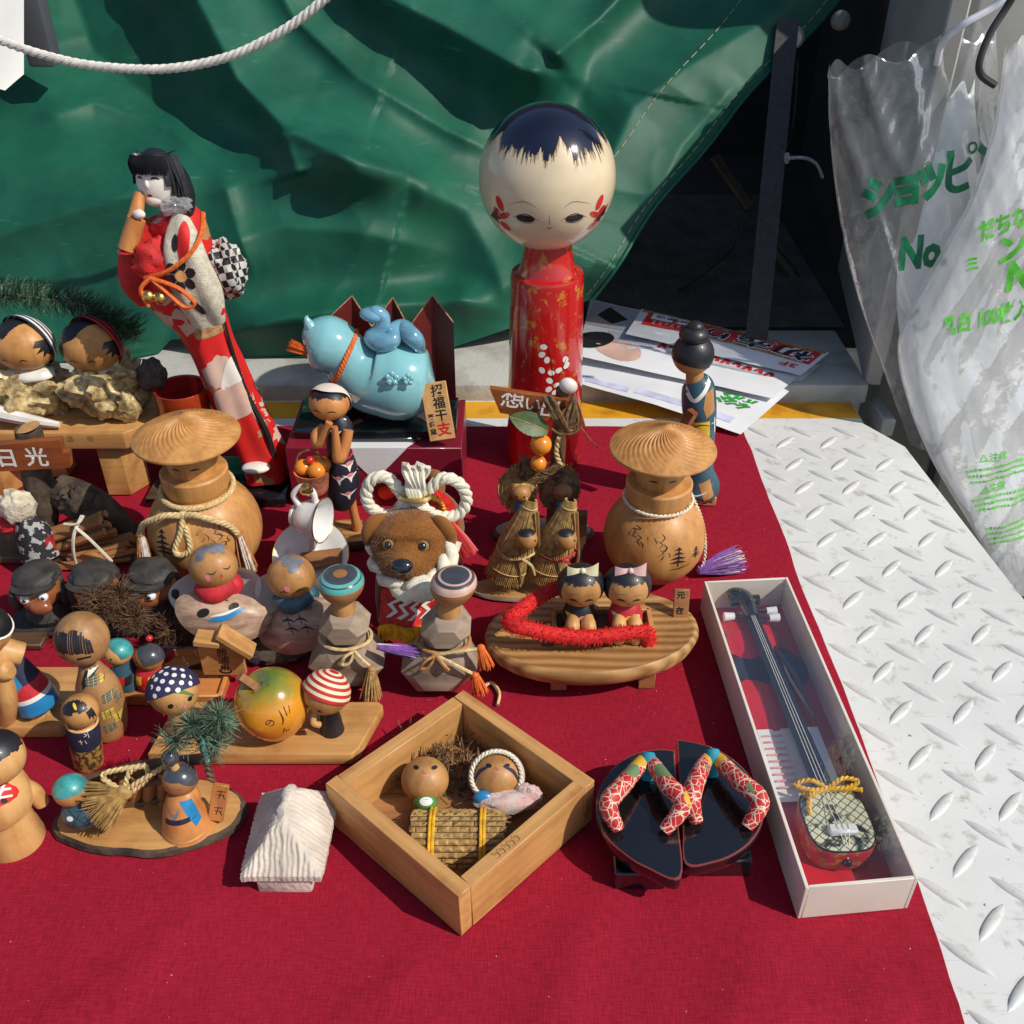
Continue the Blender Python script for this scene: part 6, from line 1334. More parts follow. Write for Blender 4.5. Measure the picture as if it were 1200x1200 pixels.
decal('painted_eye', 'line_black', sh, qs, c, f_, UP, [E(-1.3, -.1, .55, .36, 20)], .04); decal('painted_eye', 'line_black', sh, qs, c, f_, UP, [E(1.1, .4, .4, .3, 20)], .04)
decal('painted_wave', 'blue_paint', sh, qs, c, f_, UP, [L2([(-.9, -.75), (.4, -.5), (2.0, .3)], .5)], .045); decal('painted_wave', 'white_paint', sh, qs, c, f_, UP, [L2([(-.7, -.4), (.5, -.15), (1.6, .35)], .22)], .05); decal('painted_cheek', 'pink_paint', sh, qs, c, f_, UP, [E(-1.5, .7, .2)], .04)
sh, qs, M = clamdoll(-1, (341, 676), (350, 728), (356, 700), -24, 'teal_robe', 2)
c = pc(b, 350, 728, -1.6); decal('lettering', 'line_black', sh, qs, c, f_, UP, [TX('い', .8, -.2, 1.1, 10), TX('志', .8, 1.0, 1.3, 10)], .04)
for (x, y) in ((-.6, .1), (.5, .2), (1.0, -.5), (-.3, -.6)): decal('painted_grass', 'line_black', sh, qs, c, f_, UP, [L2([(x-.6, y-.1), (x, y+.1), (x+.6, y-.15)], .16), L2([(x-.2, y+.4), (x+.1, y-.4)], .12)], .04)
q = G('bark'); lump(q, Vector((3.5, -2.2, .7)), (2.6, 1.2, .8), .4, 3, 2, 24); q.mat('navy_cloth'); lump(q, Vector((1.8, -2.6, .6)), (.9, .7, .6), .3, 3, 5, 18); q.build('driftwood_knot', t)

# ------------------------------------------------------------------ three capped monkeys on a dark board
mk('clay_dark', (.055, .048, .042), .65, .5, 60, .5, 150, col2=(.02, .018, .016)); mk('clay_brown', (.30, .10, .035), .3, .4, 40, .1, 100, coat=.5); mk('husk', (.20, .10, .045), .8, .4, 100, col2=(.07, .035, .02))
b = at(115, 742); t = thing('monkey_trio', 'row of three dark capped monkeys with straw scarves on a black board', 'ornament', b)
q = G('clay_dark'); q.box((0, 1.6, .35), (16, 4.4, .7), b=.15); q.build('base', t)
q = G('wood_dark'); q.box((-6.6, -1.0, .3), (5, 2.4, .6), b=.1); q.build('step', t)
for i, (px, py, yaw) in enumerate(((45, 690, 12), (112, 688, 0), (180, 686, -12))):
    hc = pc(b, px, py, 1.0); q = G('clay_brown'); hr = (1.95, 1.8, 1.8); q.sph(hc, hr, n=30); f_ = fvec(yaw, 12); q.sph(hc+f_*1.3+Vector((0, 0, -.75)), (1.25, .8, .85), n=20); hd = q.build('head', t)
    bz = hc.z-1.6; k = G('clay_dark'); k.lathe([(1.7, .7), (2.0, 1.4), (1.7, max(2.2, bz*.75)), (1.2, bz)], 24, TR((hc.x, 1.6, 0))); k.build('body', t)
    k = G('clay_dark'); cM = headM(yaw, -8, 0); lump(k, hc+Vector((0, .2, 1.25)), (2.0, 1.9, .85), .16, 1.8, 4+i, 30, TR(hc+Vector((0, .2, 1.25)), 6, -5+5*i, 0)); lump(k, hc+Vector((0, .9, .3)), (1.95, 1.3, 1.5), .1, 1.8, 8+i, 24)
    def brim(u, v, yaw=yaw, hc=hc): a = R(-60+120*u); return hc+(headM(yaw) @ Vector((math.sin(a)*(1.9+.35*v), -math.cos(a)*(1.7+.7*v), 1.1-.05*v+.08*math.cos(a))))
    k.grid(brim, 16, 4); k.grid(lambda u, v: Vector(brim(u, v))+Vector((0, 0, .16)), 16, 4)
    cp_ = k.build('cap', hd)
    for sx in (-1, 1):
        k = G('clay_dark'); k.sph(hc+(headM(yaw) @ Vector((2.0*sx, .0, -.8))), (.6, .8, 1.2), n=14); k.build('ear_flap', hd)
        if i != 1:
            e_ = hc+(headM(yaw) @ Vector((.75*sx, -1.66, .3))); k = G('white_ceramic'); k.sph(e_, .42, n=14); k.build('eye', hd); k = G('nose_black'); k.sph(e_+f_*.28, .2, n=10); k.build('pupil', hd)
    decal('mouth', 'line_black', hd, q, hc, f_, UP, [L2([(-.5, -1.0), (0, -1.1), (.5, -1.0)], .08)], .02)
    if i == 0: k = G('clay_brown'); k.sph(hc+f_*2.0+Vector((.4, 0, -.9)), (1.0, .6, .7), n=14); k.build('hand', t)
q = G('husk'); rnd = random.Random(12)
for (px, py, dy, n_, L_) in ((120, 710, -2.0, 420, 2.3), (140, 700, -1.6, 300, 2.2), (158, 722, -2.4, 300, 2.0), (200, 738, -2.6, 300, 1.8)):
    c = pc(b, px, py, dy); ax = Vector((rnd.uniform(-.4, .4), -.8, .4))
    for i in range(n_):
        d = (Vector((rnd.gauss(0, 1), rnd.gauss(0, 1), rnd.gauss(0, 1))).normalized()+ax*.5).normalized(); q.hair(c, c+d*L_*rnd.uniform(.5, 1.1), .04, rnd, .2)
struct(q.build('straw_scarf', t), 'stuff')

# ------------------------------------------------------------------ firewood cart with signpost
b = at(70, 650); t = thing('firewood_ornament', 'signpost ornament with a firewood cart, tree root and straw hatted woman', 'ornament', b)
q = G('wood_dark'); q.prism([(-8, -1.5), (9, -1.6), (9.5, 2.6), (-8, 2.8)], 0, .8, b=.15); q.build('base', t)
q = G('bark'); q.tube(crv([Vector((-3.2, 1.2, .6)), pc(b, 50, 600, 1.2), pc(b, 42, 550, 1.2), pc(b, 33, 503, 1.2)], 6), [1.7, 1.5, 1.35, 1.2], 20); q.mat('wood_pale'); e_ = pc(b, 32.6, 500.5, 1.2); q.lathe([(1.1, 0), (.01, .05)], 20, TR(e_, 0, -10), c0=False, c1=False); q.build('post', t)
A = [pc(b, x, y, -.6) for x, y in ((-60, 526), (70, 516), (73, 531), (80, 531), (82, 548), (-60, 556))]; q = G('wood_red'); vs = A+[p_+Vector((0, .8, 0)) for p_ in A]; n_ = len(A); q.add(vs, [tuple(range(n_-1, -1, -1)), tuple(range(n_, 2*n_))]+[(i, (i+1) % n_, n_+(i+1) % n_, n_+i) for i in range(n_)]); sg = q.build('sign_board', t, 20)
for ch, px, py in (('日', 8, 538), ('光', 43, 537)): decal('lettering', 'white_paint', sg, q, pc(b, px, py, -.6), FW, UP, [TX(ch, 2.1, 0, 0, 0, .02)], .03)
q = G('bark'); q.tube(crv([pc(b, 65, 572, 2.0), pc(b, 90, 585, 1.6), pc(b, 120, 600, 1.4), pc(b, 170, 634, 2.0)], 6), [1.5, 1.9, 1.7, .5], 14); lump(q, pc(b, 92, 588, .6), (1.9, 1.2, 1.6), .45, 3, 5, 26); q.build('root', t, 70)
rnd = random.Random(21)
for grp, (x0, y0, x1, y1, n_) in enumerate(((60, 634, 125, 612, 14), (78, 650, 150, 632, 14), (75, 656, 158, 646, 5))):
    for i in range(n_):
        r_ = rnd.uniform(.28, .42); q = G('wood_brown'); o = Vector((rnd.uniform(-.6, .6), rnd.uniform(-1.2, .6), rnd.uniform(-.8, .8))); a = pc(b, x0, y0, -1.0)+o; e_ = pc(b, x1, y1, -.6)+o+Vector((rnd.uniform(-.5, .5), 0, 0)); q.tube([a, e_], r_, 7); q.mat('wood_pale'); q.tube([e_, e_+(e_-a).normalized()*.03], r_*.93, 7); q.build('firewood_stick', t, 50)
q = G('rope_cream'); q.tube(crv([pc(b, 96, 604, -2.2), pc(b, 87, 625, -3.2), pc(b, 86, 645, -3.4), pc(b, 89, 660, -3.0)], 5), .15, 5); q.tube(crv([pc(b, 88, 618, -3.0), pc(b, 105, 632, -3.2), pc(b, 131, 658, -2.8)], 5), .15, 5); q.tube(crv([pc(b, 75, 614, -2.6), pc(b, 90, 614, -2.9), pc(b, 98, 604, -2.4)], 5), .14, 5); q.build('binding', t)
for (px, py) in ((108, 664), ): c = pc(b, px, py, -2.2); q = G('wood_brown'); q.lathe([(.2, -.3), (1.5, -.3), (1.55, -.2), (1.55, .2), (1.5, .3), (1.1, .3), (1.0, .2), (.2, .25)], 32, TR(c, 80, 0, -6)); q.build('wheel', t)
q = G('wood_brown'); q.box(pc(b, 95, 663, -2.4), (5, .6, .6), rot(0, 0, 0), b=.06); q = q.build('shaft', t)
# woman
hc = pc(b, 19, 594, -1.6); mk('hood_cloth', (.56, .50, .38), .9, .25, 120, .8, 300); k = G('hood_cloth'); lump(k, hc, (1.7, 1.5, 1.6), .3, 2.2, 3, 22); k.build('straw_hood', t)
q = G('red_matte'); lump(q, hc+Vector((-1.2, -.2, -1.9)), (1.2, .9, .8), .25, 3, 2, 18); q.build('scarf', t)
mk('kasuri', (.36, .36, .35), .8, .2, 170, .5, 500, col2=(.014, .014, .017), lo=.54, hi=.58, det=1)
q = G('kasuri'); q.tube(crv([hc+Vector((.2, 0, -1.2)), hc+Vector((.9, -.2, -3.0)), hc+Vector((1.3, -.6, -5.2))], 5), [.9, 1.6, 1.9], 18); q.build('kimono', t, 70)
q = G('red_matte'); c = hc+Vector((2.4, -.9, -3.3)); q.add([c, c+Vector((.7, 0, .9)), c+Vector((.6, -.1, -.8)), c+Vector((-1.0, -.5, -.1)), c+Vector((0, -.6, -.4))], [(0, 1, 3), (0, 3, 2), (0, 2, 1), (3, 4, 2), (3, 1, 4)]); q.build('sash', t)
q = G('wood_pale'); q.sph(pc(b, 6, 672, -2.0), (1.0, .7, .4), n=14); q.build('sandal', t)
# ------------------------------------------------------------------ tall kokeshi in patchwork
b = at(124, 856); t = thing('kokeshi_doll', 'tall wooden kokeshi in painted patchwork robe with heavy black fringe', 'doll', b)
q = G('wood_tea'); q.tube(crv([Vector((0, 0, .05)), pc(b, 124, 850), pc(b, 121, 832), pc(b, 114, 805), pc(b, 107, 786), pc(b, 103, 777)], 5), [1.35, 1.62, 1.75, 1.62, 1.0, .7], 32); bd = q.build('body', t); gb = q
def rb(px, py): c = pc(b, px, py, -1.5); return (c.x, c.z)
def quad(px, py, w_, h_, s_=.05): x, z = rb(px, py); return P2([(x-w_, z-h_), (x+w_, z-h_+s_), (x+w_, z+h_+s_), (x-w_, z+h_)])
mk('patch_teal', (.05, .13, .12), .5, .3, 200); mk('patch_yellow', (.60, .46, .08), .5, .3, 200)
for (px, py, m_) in ((104, 804, 'patch_teal'), (118, 803, 'patch_yellow'), (133, 810, 'patch_yellow'), (125, 822, 'patch_teal'), (137, 828, 'patch_teal'), (126, 838, 'patch_yellow'), (129, 854, 'patch_teal'), (138, 846, 'patch_yellow')):
    decal('painted_patch', m_, bd, gb, (0, 0, 0), FW, UP, [quad(px, py, .38, .38)], .02, .2)
    x, z = rb(px, py); decal('painted_check', 'line_black' if m_ == 'patch_yellow' else 'wood_pale', bd, gb, (0, 0, 0), FW, UP, [L2([(x-.38, z+.13*k), (x+.38, z+.13*k+.05)], .035, False) for k in (-1.5, 0, 1.5)]+[L2([(x+.16*k, z-.36), (x+.16*k, z+.4)], .035, False) for k in (-1, 1)], .035, .2)
decal('collar', 'line_black', bd, gb, (0, 0, 0), FW, UP, [P2([rb(97, 788), rb(110, 794), rb(96, 812), rb(93, 806)])], .02, .2); decal('collar', 'white_paint', bd, gb, (0, 0, 0), FW, UP, [P2([rb(99, 791), rb(109, 794), rb(99, 801)])], .035, .2)
hc = pc(b, 96, 748); hr = (1.95, 1.9, 2.1); q = G('wood_tea'); q.sph(hc, hr, n=40); hd = q.build('head', t); rnd = random.Random(5)
sh = []
for i in range(17):
    x = -1.25+i*.155; top = .95-.5*abs(x+.1)**2*.5+rnd.uniform(-.2, .15); sh.append(L2([(x, top), (x*1.08, -.15), (x*1.1, -.75+rnd.uniform(-.06, .06))], rnd.uniform(.1, .2), False))
decal('fringe', 'hair_black', hd, q, hc, fvec(-4, 28), UP, sh, .025, .2)
decal('eye', 'line_black', hd, q, hc, fvec(-4, 28), UP, [P2([(.35, -1.28), (1.2, -1.08), (1.22, -.92), (.35, -1.1)])], .02, .2); decal('eye', 'line_black', hd, q, hc, fvec(-4, 28), UP, [P2([(-1.2, -1.0), (-.6, -1.2), (-.62, -1.32), (-1.15, -1.15)])], .02, .2)
# ------------------------------------------------------------------ small kokeshi with black collar band
b = at(104, 893); t = thing('kokeshi_doll', 'small wooden kokeshi with wide black band lettered in white', 'doll', b)
M = Matrix.Rotation(R(-6), 4, 'Y'); hc = pc(b, 94, 833); ax = (hc).normalized(); M = ax.to_track_quat('Z', 'Y').to_matrix().to_4x4(); Lh = hc.length
mk('gold_pattern', (.40, .22, .06), .45, .3, 260, col2=(.08, .05, .02), lo=.47, hi=.53)
q = G('wood_pale'); q.mat('gold_pattern'); q.lathe([(1.1, 0), (1.12, .1), (1.15, Lh*.42)], 32, M, c1=False); q.mat('navy_cloth'); q.lathe([(1.15, Lh*.42), (1.2, Lh*.78), (1.18, Lh*.8)], 32, M, c0=False, c1=False); q.mat('wood_pale'); q.lathe([(1.18, Lh*.8), (1.05, Lh*.82), (.95, Lh*.74), (.8, Lh*.8), (.75, Lh*.9)], 32, M, c0=False); bd = q.build('body', t); c = M @ Vector((0, 0, Lh*.58))
decal('lettering', 'white_paint', bd, q, c, fvec(25, 25), M @ Vector(UP), [L2([(.05, .5), (.2, .3), (.0, .15)], .08), L2([(.3, .55), (.35, .0)], .07), L2([(-.4, -.2), (-.1, -.3)], .08), L2([(-.25, -.05), (-.2, -.5)], .08), L2([(.05, -.2), (.15, -.5)], .07)], .02, .2)
hr = (1.33, 1.28, 1.3); q = G('wood_turned'); q.sph(hc, hr, n=32); hd = q.build('head', t); fz = zig(9, -6, 6, 40)
k = G('hair_black')
for (yaw, el, r_) in ((-25, 50, 24), (10, 62, 22), (38, 52, 20)): k.cap(hc, hr, lambda ph: r_+fz(ph)*.6, Vector(fvec(yaw, el)).to_track_quat('Z', 'Y').to_matrix().to_4x4(), 40, 4, .025)
k.build('hair', hd); decal('hair_parting', 'yellow_paint', hd, q, hc, fvec(10, 55), UP, [E(0, .1, .1, .3, 20)], .05); decal('side_hair', 'hair_black', hd, q, hc, fvec(62, 12), UP, [P2([(-.3, .4), (.25, .45), (.3, -.5), (.1, -.2), (0, -.5), (-.1, -.1), (-.3, -.3)])], .02)
for sx in (-1, 1): decal('eye', 'line_brown', hd, q, hc, fvec(0, 0), UP, [L2([(.45*sx-.2, -.2), (.45*sx, -.1), (.45*sx+.2, -.2)], .05)], .02)
# ------------------------------------------------------------------ tray ornament with hot-spring sign
b = at(205, 812); t = thing('signboard_tray', 'orange wooden tray with a little roofed signboard and two tiny dolls', 'ornament', b)
wood('tray_orange', (.62, .24, .07), (.48, .16, .04), 'x')
q = G('tray_orange'); q.box((-.3, .8, .35), (8.8, 4.0, .6), b=.1); q.build('tray_floor', t); q = G('tray_orange'); q.box((-.3, -1.25, .55), (8.8, .4, 1.1), b=.08); q.build('tray_edge', t); q = G('tray_orange'); q.box((4.0, .8, .7), (.4, 4.4, 1.4), TR((0, 0, 0), 0, 6), b=.08); q.build('tray_edge', t)
A = pc(b, 222, 776, 2.2); q = G('wood_dark'); q.mat('lacquer_black'); q.box(A, (4.2, .3, 3.4), b=.05); bo = q.build('black_board', t)
rnd = random.Random(31)
for cx in (-.2, 1.2): decal('lettering', 'white_paint', bo, q, A, FW, UP, [L2([(cx+rnd.uniform(-.1, .1), .8-.32*i), (cx+rnd.uniform(-.25, .25), .65-.32*i), (cx+rnd.uniform(-.1, .3), .55-.32*i)], .05) for i in range(6)], .02)
for x in (-.9, .8): k = G('wood_pale'); k.tube([A+Vector((x, -.1, 1.6)), A+Vector((x+.05, -.1, .9))], .1, 5); k.build('board_post', t)
A = pc(b, 261, 773, 1.0); q = G('wood_light'); q.box(A, (3.5, .5, 3.0), rot(0, 0, 0), b=.04); hs = q.build('sign_board', t); 
for ch, dx, dz, s_ in (('勝', .15, 1.0, .9), ('浦', .15, .1, 1.0), ('♨', .15, -.85, 1.0)): decal('lettering', 'line_black', hs, q, A+Vector((dx, 0, dz)), FW, UP, [TX(ch, s_, 0, 0, -4, .01)], .02)
for (x0, y0, x1, y1, nm) in ((229, 747, 259, 750, 'roof_plank'), (256, 739, 297, 764, 'roof_plank')):
    p0, p1 = pc(b, x0, y0, .7), pc(b, x1, y1, .7); d = p1-p0; q = G('wood_light'); M = Matrix.Translation((p0+p1)/2) @ Matrix.Rotation(-math.atan2(d.z, d.x), 4, 'Y'); q.box((0, 0, 0), (d.length, 1.6, .5), M, b=.05); q.build(nm, t)
k = G('wood_brown'); k.tube([pc(b, 258, 790, 1.4), Vector((pc(b, 253, 822, 1.4).x, 1.4, .6))], .42, 4); k.build('sign_post', t); k = G('wood_orange'); k.tube([pc(b, 288, 795, 1.2), pc(b, 298, 806, .8)], .3, 4); k.build('peg', t)
def tiny(px, py, bpx, bpy_, hm, bm_, sd):
    hc = pc(b, px, py, .4); q = G('wood_pale' if sd == 1 else 'wood_turned'); hr = (1.18, 1.1, 1.1); q.sph(hc, hr, n=26); hd = q.build('head', t)
    k = G(hm); k.cap(hc, hr, lambda ph: 96-62*max(0, 1-abs((math.degrees(ph)-(240 if sd == 1 else 205)+180) % 360-180)/60)**.5, headM(0, 10), 60, 8, .05); k.build('hood', hd)
    c = pc(b, bpx, bpy_, .3); k = G(bm_); k.tube(crv([Vector((c.x+.2, .3, .6)), Vector((c.x+.15, .3, 1.8)), hc+Vector((.15, .1, -.8))], 5), [1.05, 1.1, .7], 20); bd = k.build('body', t)
    for i in range(3): decal('painted_pattern', ('white_paint', 'red_paint', 'line_black')[i] if sd == 1 else ('yellow_paint', 'red_paint', 'yellow_paint')[i], bd, k, Vector((c.x, .3, 2.0)), FW, UP, [P2([(-.6+.5*i, -.5), (-.1+.5*i, -.35), (0+.5*i, .4), (-.5+.5*i, .3)])], .02, .2)
    f_ = fvec(-25 if sd == 1 else -55, 15)
    for s_ in (-1, 1): decal('eye', 'line_black', hd, q, hc, f_, UP, [E(.3*s_, -.1, .08)], .02)
    decal('cheek', 'pink_paint', hd, q, hc, f_, UP, [E(0, -.35, .1)], .02)
tiny(138, 764, 146, 795, 'teal_paint', 'teal_robe', 1); tiny(175, 770, 172, 792, 'ring_grey', 'red_matte', 2)
k = G('red_paint'); k.sph(pc(b, 175, 748, .4), .28, n=12); k.build('hair_ball', t)
# ------------------------------------------------------------------ board ornament cut by the left edge
b = at(30, 862); t = thing('rower_board', 'pale board with a leaning blue robed peg doll at the left edge', 'ornament', b)
q = G('wood_light'); xr = pc(b, 78, 870).x; q.prism([(-9, -.2), (xr, -.2), (xr+.55, .5), (xr+1.0, 6.6), (-9, 6.6)], 0, 1.15, b=.08); q.build('board', t)
a0, a1 = pc(b, 12, 772, 2.0), pc(b, 47, 826, 1.6)
q = G('navy_cloth'); d = a1-a0; q.tube([a0, a0+d*.5], [.85, 1.35], 28); q.mat('red_matte'); q.tube([a0+d*.42, a0+d*.66], [1.3, 1.48], 28); q.mat('white_paint'); q.tube([a0+d*.66, a0+d*.74], [1.49, 1.52], 28); q.mat('blue_paint'); q.tube([a0+d*.74, a0+d*.98, a0+d*1.02], [1.53, 1.6, 1.45], 28); rbz = q.build('robe', t)
decal('robe_pattern', 'blue_paint', rbz, q, (a0+a1)/2, fvec(10, 35), UP, [P2([(-.9, .9), (-.3, 1.0), (.2, -.1), (-.2, -.6)])], .03, .25)
q = G('wood_pale'); q.tube(crv([a1+Vector((-.6, 0, -.6)), a1+Vector((.3, .1, -1.2)), Vector((a1.x+.8, 1.8, 1.2))], 5), [1.2, 1.1, .9], 20); q.build('hip', t)
q = G('wood_pale'); q.tube(crv([a0+Vector((.9, .3, .2)), a0+Vector((-.3, 0, .9)), a0+Vector((-1.5, 0, 1.4))], 5), [.9, 1.0, 1.0], 20); q.build('torso', t)
q = G('wood_pale'); q.tube(crv([pc(b, -10, 775, 1.0), pc(b, 6, 786, .4), pc(b, 14, 788, .2)], 5), [.7, .8, .45], 16); q.build('arm', t)
q = G('wood_pale'); q.tube(crv([pc(b, 4, 790, .6), pc(b, 9, 820, .2), Vector((pc(b, 12, 858, .3).x, .4, 1.15))], 5), [.6, .75, .62], 18); q.build('leg', t)
hc = pc(b, -16, 737, 1.2); q = G('wood_pale'); q.sph(hc, (1.75, 1.6, 1.9), n=30); hd = q.build('head', t); k = G('hair_black'); k.cap(hc, (1.75, 1.6, 1.9), 70, Matrix.Rotation(R(30), 4, 'Y'), 40, 6, .04); k.build('hair', hd); k = G('white_paint'); k.tube([hc+Matrix.Rotation(R(30), 4, 'Y') @ Vector((1.7*math.cos(a)*.98, 1.56*math.sin(a), .65)) for a in [i*.2618 for i in range(24)]], .12, 5, closed=True); k.build('headband', hd)
# ------------------------------------------------------------------ mango board with two girls
m, N, L, p = _new('mango_skin'); tc = N.new('ShaderNodeTexCoord'); sx_ = N.new('ShaderNodeSeparateXYZ'); L.new(tc.outputs['Object'], sx_.inputs[0]); n = N.new('ShaderNodeTexNoise'); n.inputs['Scale'].default_value = 60; n.inputs['Detail'].default_value = 4; L.new(tc.outputs['Object'], n.inputs['Vector'])
ma = N.new('ShaderNodeMath'); ma.operation = 'MULTIPLY_ADD'; ma.inputs[1].default_value = .012; L.new(n.outputs[0], ma.inputs[0]); L.new(sx_.outputs['Z'], ma.inputs[2]); mr = N.new('ShaderNodeMapRange'); mr.inputs[1].default_value = .012; mr.inputs[2].default_value = .082; L.new(ma.outputs[0], mr.inputs[0]); r = N.new('ShaderNodeValToRGB'); e = r.color_ramp.elements; e[0].position = .12; e[0].color = (.66, .20, .015, 1); e[1].position = .93; e[1].color = (.09, .17, .02, 1); x = e.new(.70); x.color = (.68, .29, .025, 1); x = e.new(.84); x.color = (.26, .22, .02, 1); L.new(mr.outputs[0], r.inputs[0]); L.new(r.outputs[0], p.inputs['Base Color']); p.inputs['Roughness'].default_value = .2; p.inputs['Coat Weight'].default_value = .8
bp = N.new('ShaderNodeBump'); bp.inputs['Strength'].default_value = .15; bp.inputs['Distance'].default_value = .002; L.new(n.outputs[0], bp.inputs['Height']); L.new(bp.outputs[0], p.inputs['Normal'])
b = at(300, 896); t = thing('mango_board', 'pale wood board with a big orange green fruit between two small girls', 'ornament', b)
xl, xr = pc(b, 176, 896).x, pc(b, 413, 896).x; zt = 1.15; yb = (at(300, 822, zt)-b).y
q = G('wood_light'); q.prism([(xl, 0), (xr, 0), (xr+.5, .6), (xr+1.9, yb-.4), (xr+1.5, yb), (xl+.8, yb)], 0, zt, b=.08); q.build('board', t)
fc = pc(b, 320, 830, 2.4); k = G(); k.sph((0, 0, 0), 1, n=56, m=40); vs = []
for v in k.v:
    r_ = 1+.02*nz(v.x*2, v.y*2, v.z*2); z = v.z*3.05-.75*math.exp(-((v.x+.25)**2+(v.y+.1)**2)/.10)*(1 if v.z > 0 else 0)
    vs.append(Vector((v.x*2.85*r_*(1-.10*max(0, -v.z)), v.y*2.7*r_*(1-.10*max(0, -v.z)), z)))
fc.z = zt+2.85; q = G('mango_skin'); q.add(vs, k.f, TR(fc, 0, -8)); fr = q.build('fruit', t, 180)
k = G('wood_brown'); k.tube([fc+Vector((-.9, -.2, 2.0)), fc+Vector((-1.9, -.4, 3.4))], .4, 4); k.build('stalk', t)
k = G('straw'); k.add([fc+Vector(p_) for p_ in ((-.2, -.6, 2.7), (.35, -.9, 3.1), (.2, -.9, 2.2), (-.1, -1.0, 1.9))], [(0, 1, 2, 3)]); k.build('bract', t)
for nm, sh in (('lettering', [TX('の', .8, .2, .0, -20), ]), ('lettering', [TX('ん', .6, 1.2, -.9, 10)]), ('lettering', [TX('こ', .7, -.9, -1.6, 20)])): decal(nm, 'line_black', fr, q, fc, fvec(5, 15), UP, sh, .03, .2)
decal('painted_stroke', 'line_black', fr, q, fc, fvec(35, 18), UP, [L2([(-.3, .8), (-.2, .0), (-.35, -.5)], .1), L2([(.1, .9), (.15, .1)], .1), L2([(.5, .8), (.4, .2)], .08)], .03, .2)
# striped girl
hc = pc(b, 382, 812, 2.6); hr = (1.75, 1.65, 1.7); q = G('wood_turned'); q.sph(hc, hr, n=34); hd = q.build('head', t); k = G(); Mx = Matrix.Rotation(R(24), 4, 'Y') @ Matrix.Rotation(R(-24), 4, 'X')
for j in range(11): k.mat(('red_matte', 'bow_cream')[j % 2]); k.cap(hc, [x*1.06 for x in hr], 4+8*(j+1), Mx, 56, 2, .03, t0=(4+8*j) if j else 0)
k.build('striped_cap', hd)
f_ = fvec(-30, 15)
for s_ in (-1, 1): decal('eye', 'line_black', hd, q, hc, f_, UP, [E(.55*s_, -.7, .13, .15)], .02)
k = G('hair_black'); k.lathe([(.95, 0), (.9, .2), (.8, 1.4), (.6, max(1.6, hc.z-zt-1.4))], 24, TR((hc.x+.1, 2.5, zt))); k.build('body', t)
k = G('wood_pale'); k.tube(crv([hc+Vector((-.8, -.7, -1.2)), hc+Vector((-1.0, -1.2, -1.9)), hc+Vector((-.6, -1.0, -2.4))], 4), .26, 8); k.build('arm', t)
# polka dot girl
hc = pc(b, 203, 810, 2.6); hr = (1.9, 1.75, 1.8); q = G('wood_pale'); q.sph(hc, hr, n=34); hd = q.build('head', t); Mx = headM(28, 0) @ Matrix.Rotation(R(-40), 4, 'X'); k = G('navy_cloth'); mk('indigo', (.02, .018, .07), .7, .2, 200)
k = G('indigo'); k.cap(hc, [x*1.06 for x in hr], 92, Mx, 56, 10, .03); hood = k.build('hood', hd); rnd = random.Random(4)
dots = []
for i in range(60):
    ph = i*2.39996; th = math.acos(1-(i+.5)/60*1.02); dots.append((Mx @ Vector((math.sin(th)*math.cos(ph), math.sin(th)*math.sin(ph), math.cos(th)))))
for d in dots:
    if d.y < .5: k2 = G('white_paint'); k2.cap(hc, [x*1.075 for x in hr], 5.5, d.to_track_quat('Z', 'Y').to_matrix().to_4x4(), 12, 2, .035); k2.build('dot', hood)
f_ = fvec(35, 22)
for s_ in (-1, 1): decal('eye', 'line_black', hd, q, hc, f_, UP, [E(.72*s_, -.45, .2, .2)], .02)
decal('cheek', 'pink_paint', hd, q, hc, f_, UP, [E(.15, -.85, .22, .14)], .02)
k = G('green_paint'); k.tube(crv([hc+Vector((.4, -1.2, 1.2)), hc+Vector((1.2, -1.0, .9)), hc+Vector((1.7, -.6, .2))], 4), .14, 6); k.build('leaf_trim', hd)
k = G('wood_pale'); k.lathe([(1.0, 0), (1.1, .6), (.6, max(1.2, hc.z-zt-1.4))], 24, TR((hc.x, 2.5, zt))); k.build('body', t)
# ------------------------------------------------------------------ branch slice with bridge and two dolls
b = at(182, 962); t = thing('branch_slice_scene', 'bark edged branch slice with a bamboo fence, straw bundle, pine and two dolls', 'ornament', b)
q = G(); slab(q, 6.75, 3.2, .85, 11, bark='bark', top='wood_light', wob=.09, M=TR((0, 0, 0), 0, 0, 3)); q.build('base', t)
bz = .85
q = G('wood_dark'); q.tube([pc(b, 103, 914, 1.0), pc(b, 160, 899, 1.2), pc(b, 254, 887, 1.4)], [.42, .46, .4], 10); q.build('rail', t)
for i, (px, h0, h1) in enumerate(((145, 912, 958), (160, 908, 955), (176, 905, 952), (193, 903, 950), (212, 903, 948))): k = G('wood_brown'); k.tube([pc(b, px, h0, 1.2), pc(b, px-2, h1, .9)], .5, 10); k.build('fence_bamboo', t)
for (x0, y0, x1, y1) in ((138, 924, 222, 908), (140, 944, 228, 930)): k = G('wood_dark'); k.tube([pc(b, x0, y0, .7), pc(b, x1, y1, .9)], .3, 8); k.build('fence_bar', t)
q = G('rope_gold'); kn = pc(b, 146, 928, -.4)
q.rope(crv([kn, pc(b, 165, 915, -.2), pc(b, 195, 897, .4)], 5), .2, 2, .8, 5); q.rope(crv([kn, pc(b, 152, 905, .2), pc(b, 170, 898, .5), pc(b, 172, 912, .2), pc(b, 155, 928, -.3)], 5), .2, 2, .8, 5); q.rope(crv([kn, pc(b, 120, 908, 0), pc(b, 170, 897, .5)], 5), .2, 2, .8, 5); q.build('rope', t)
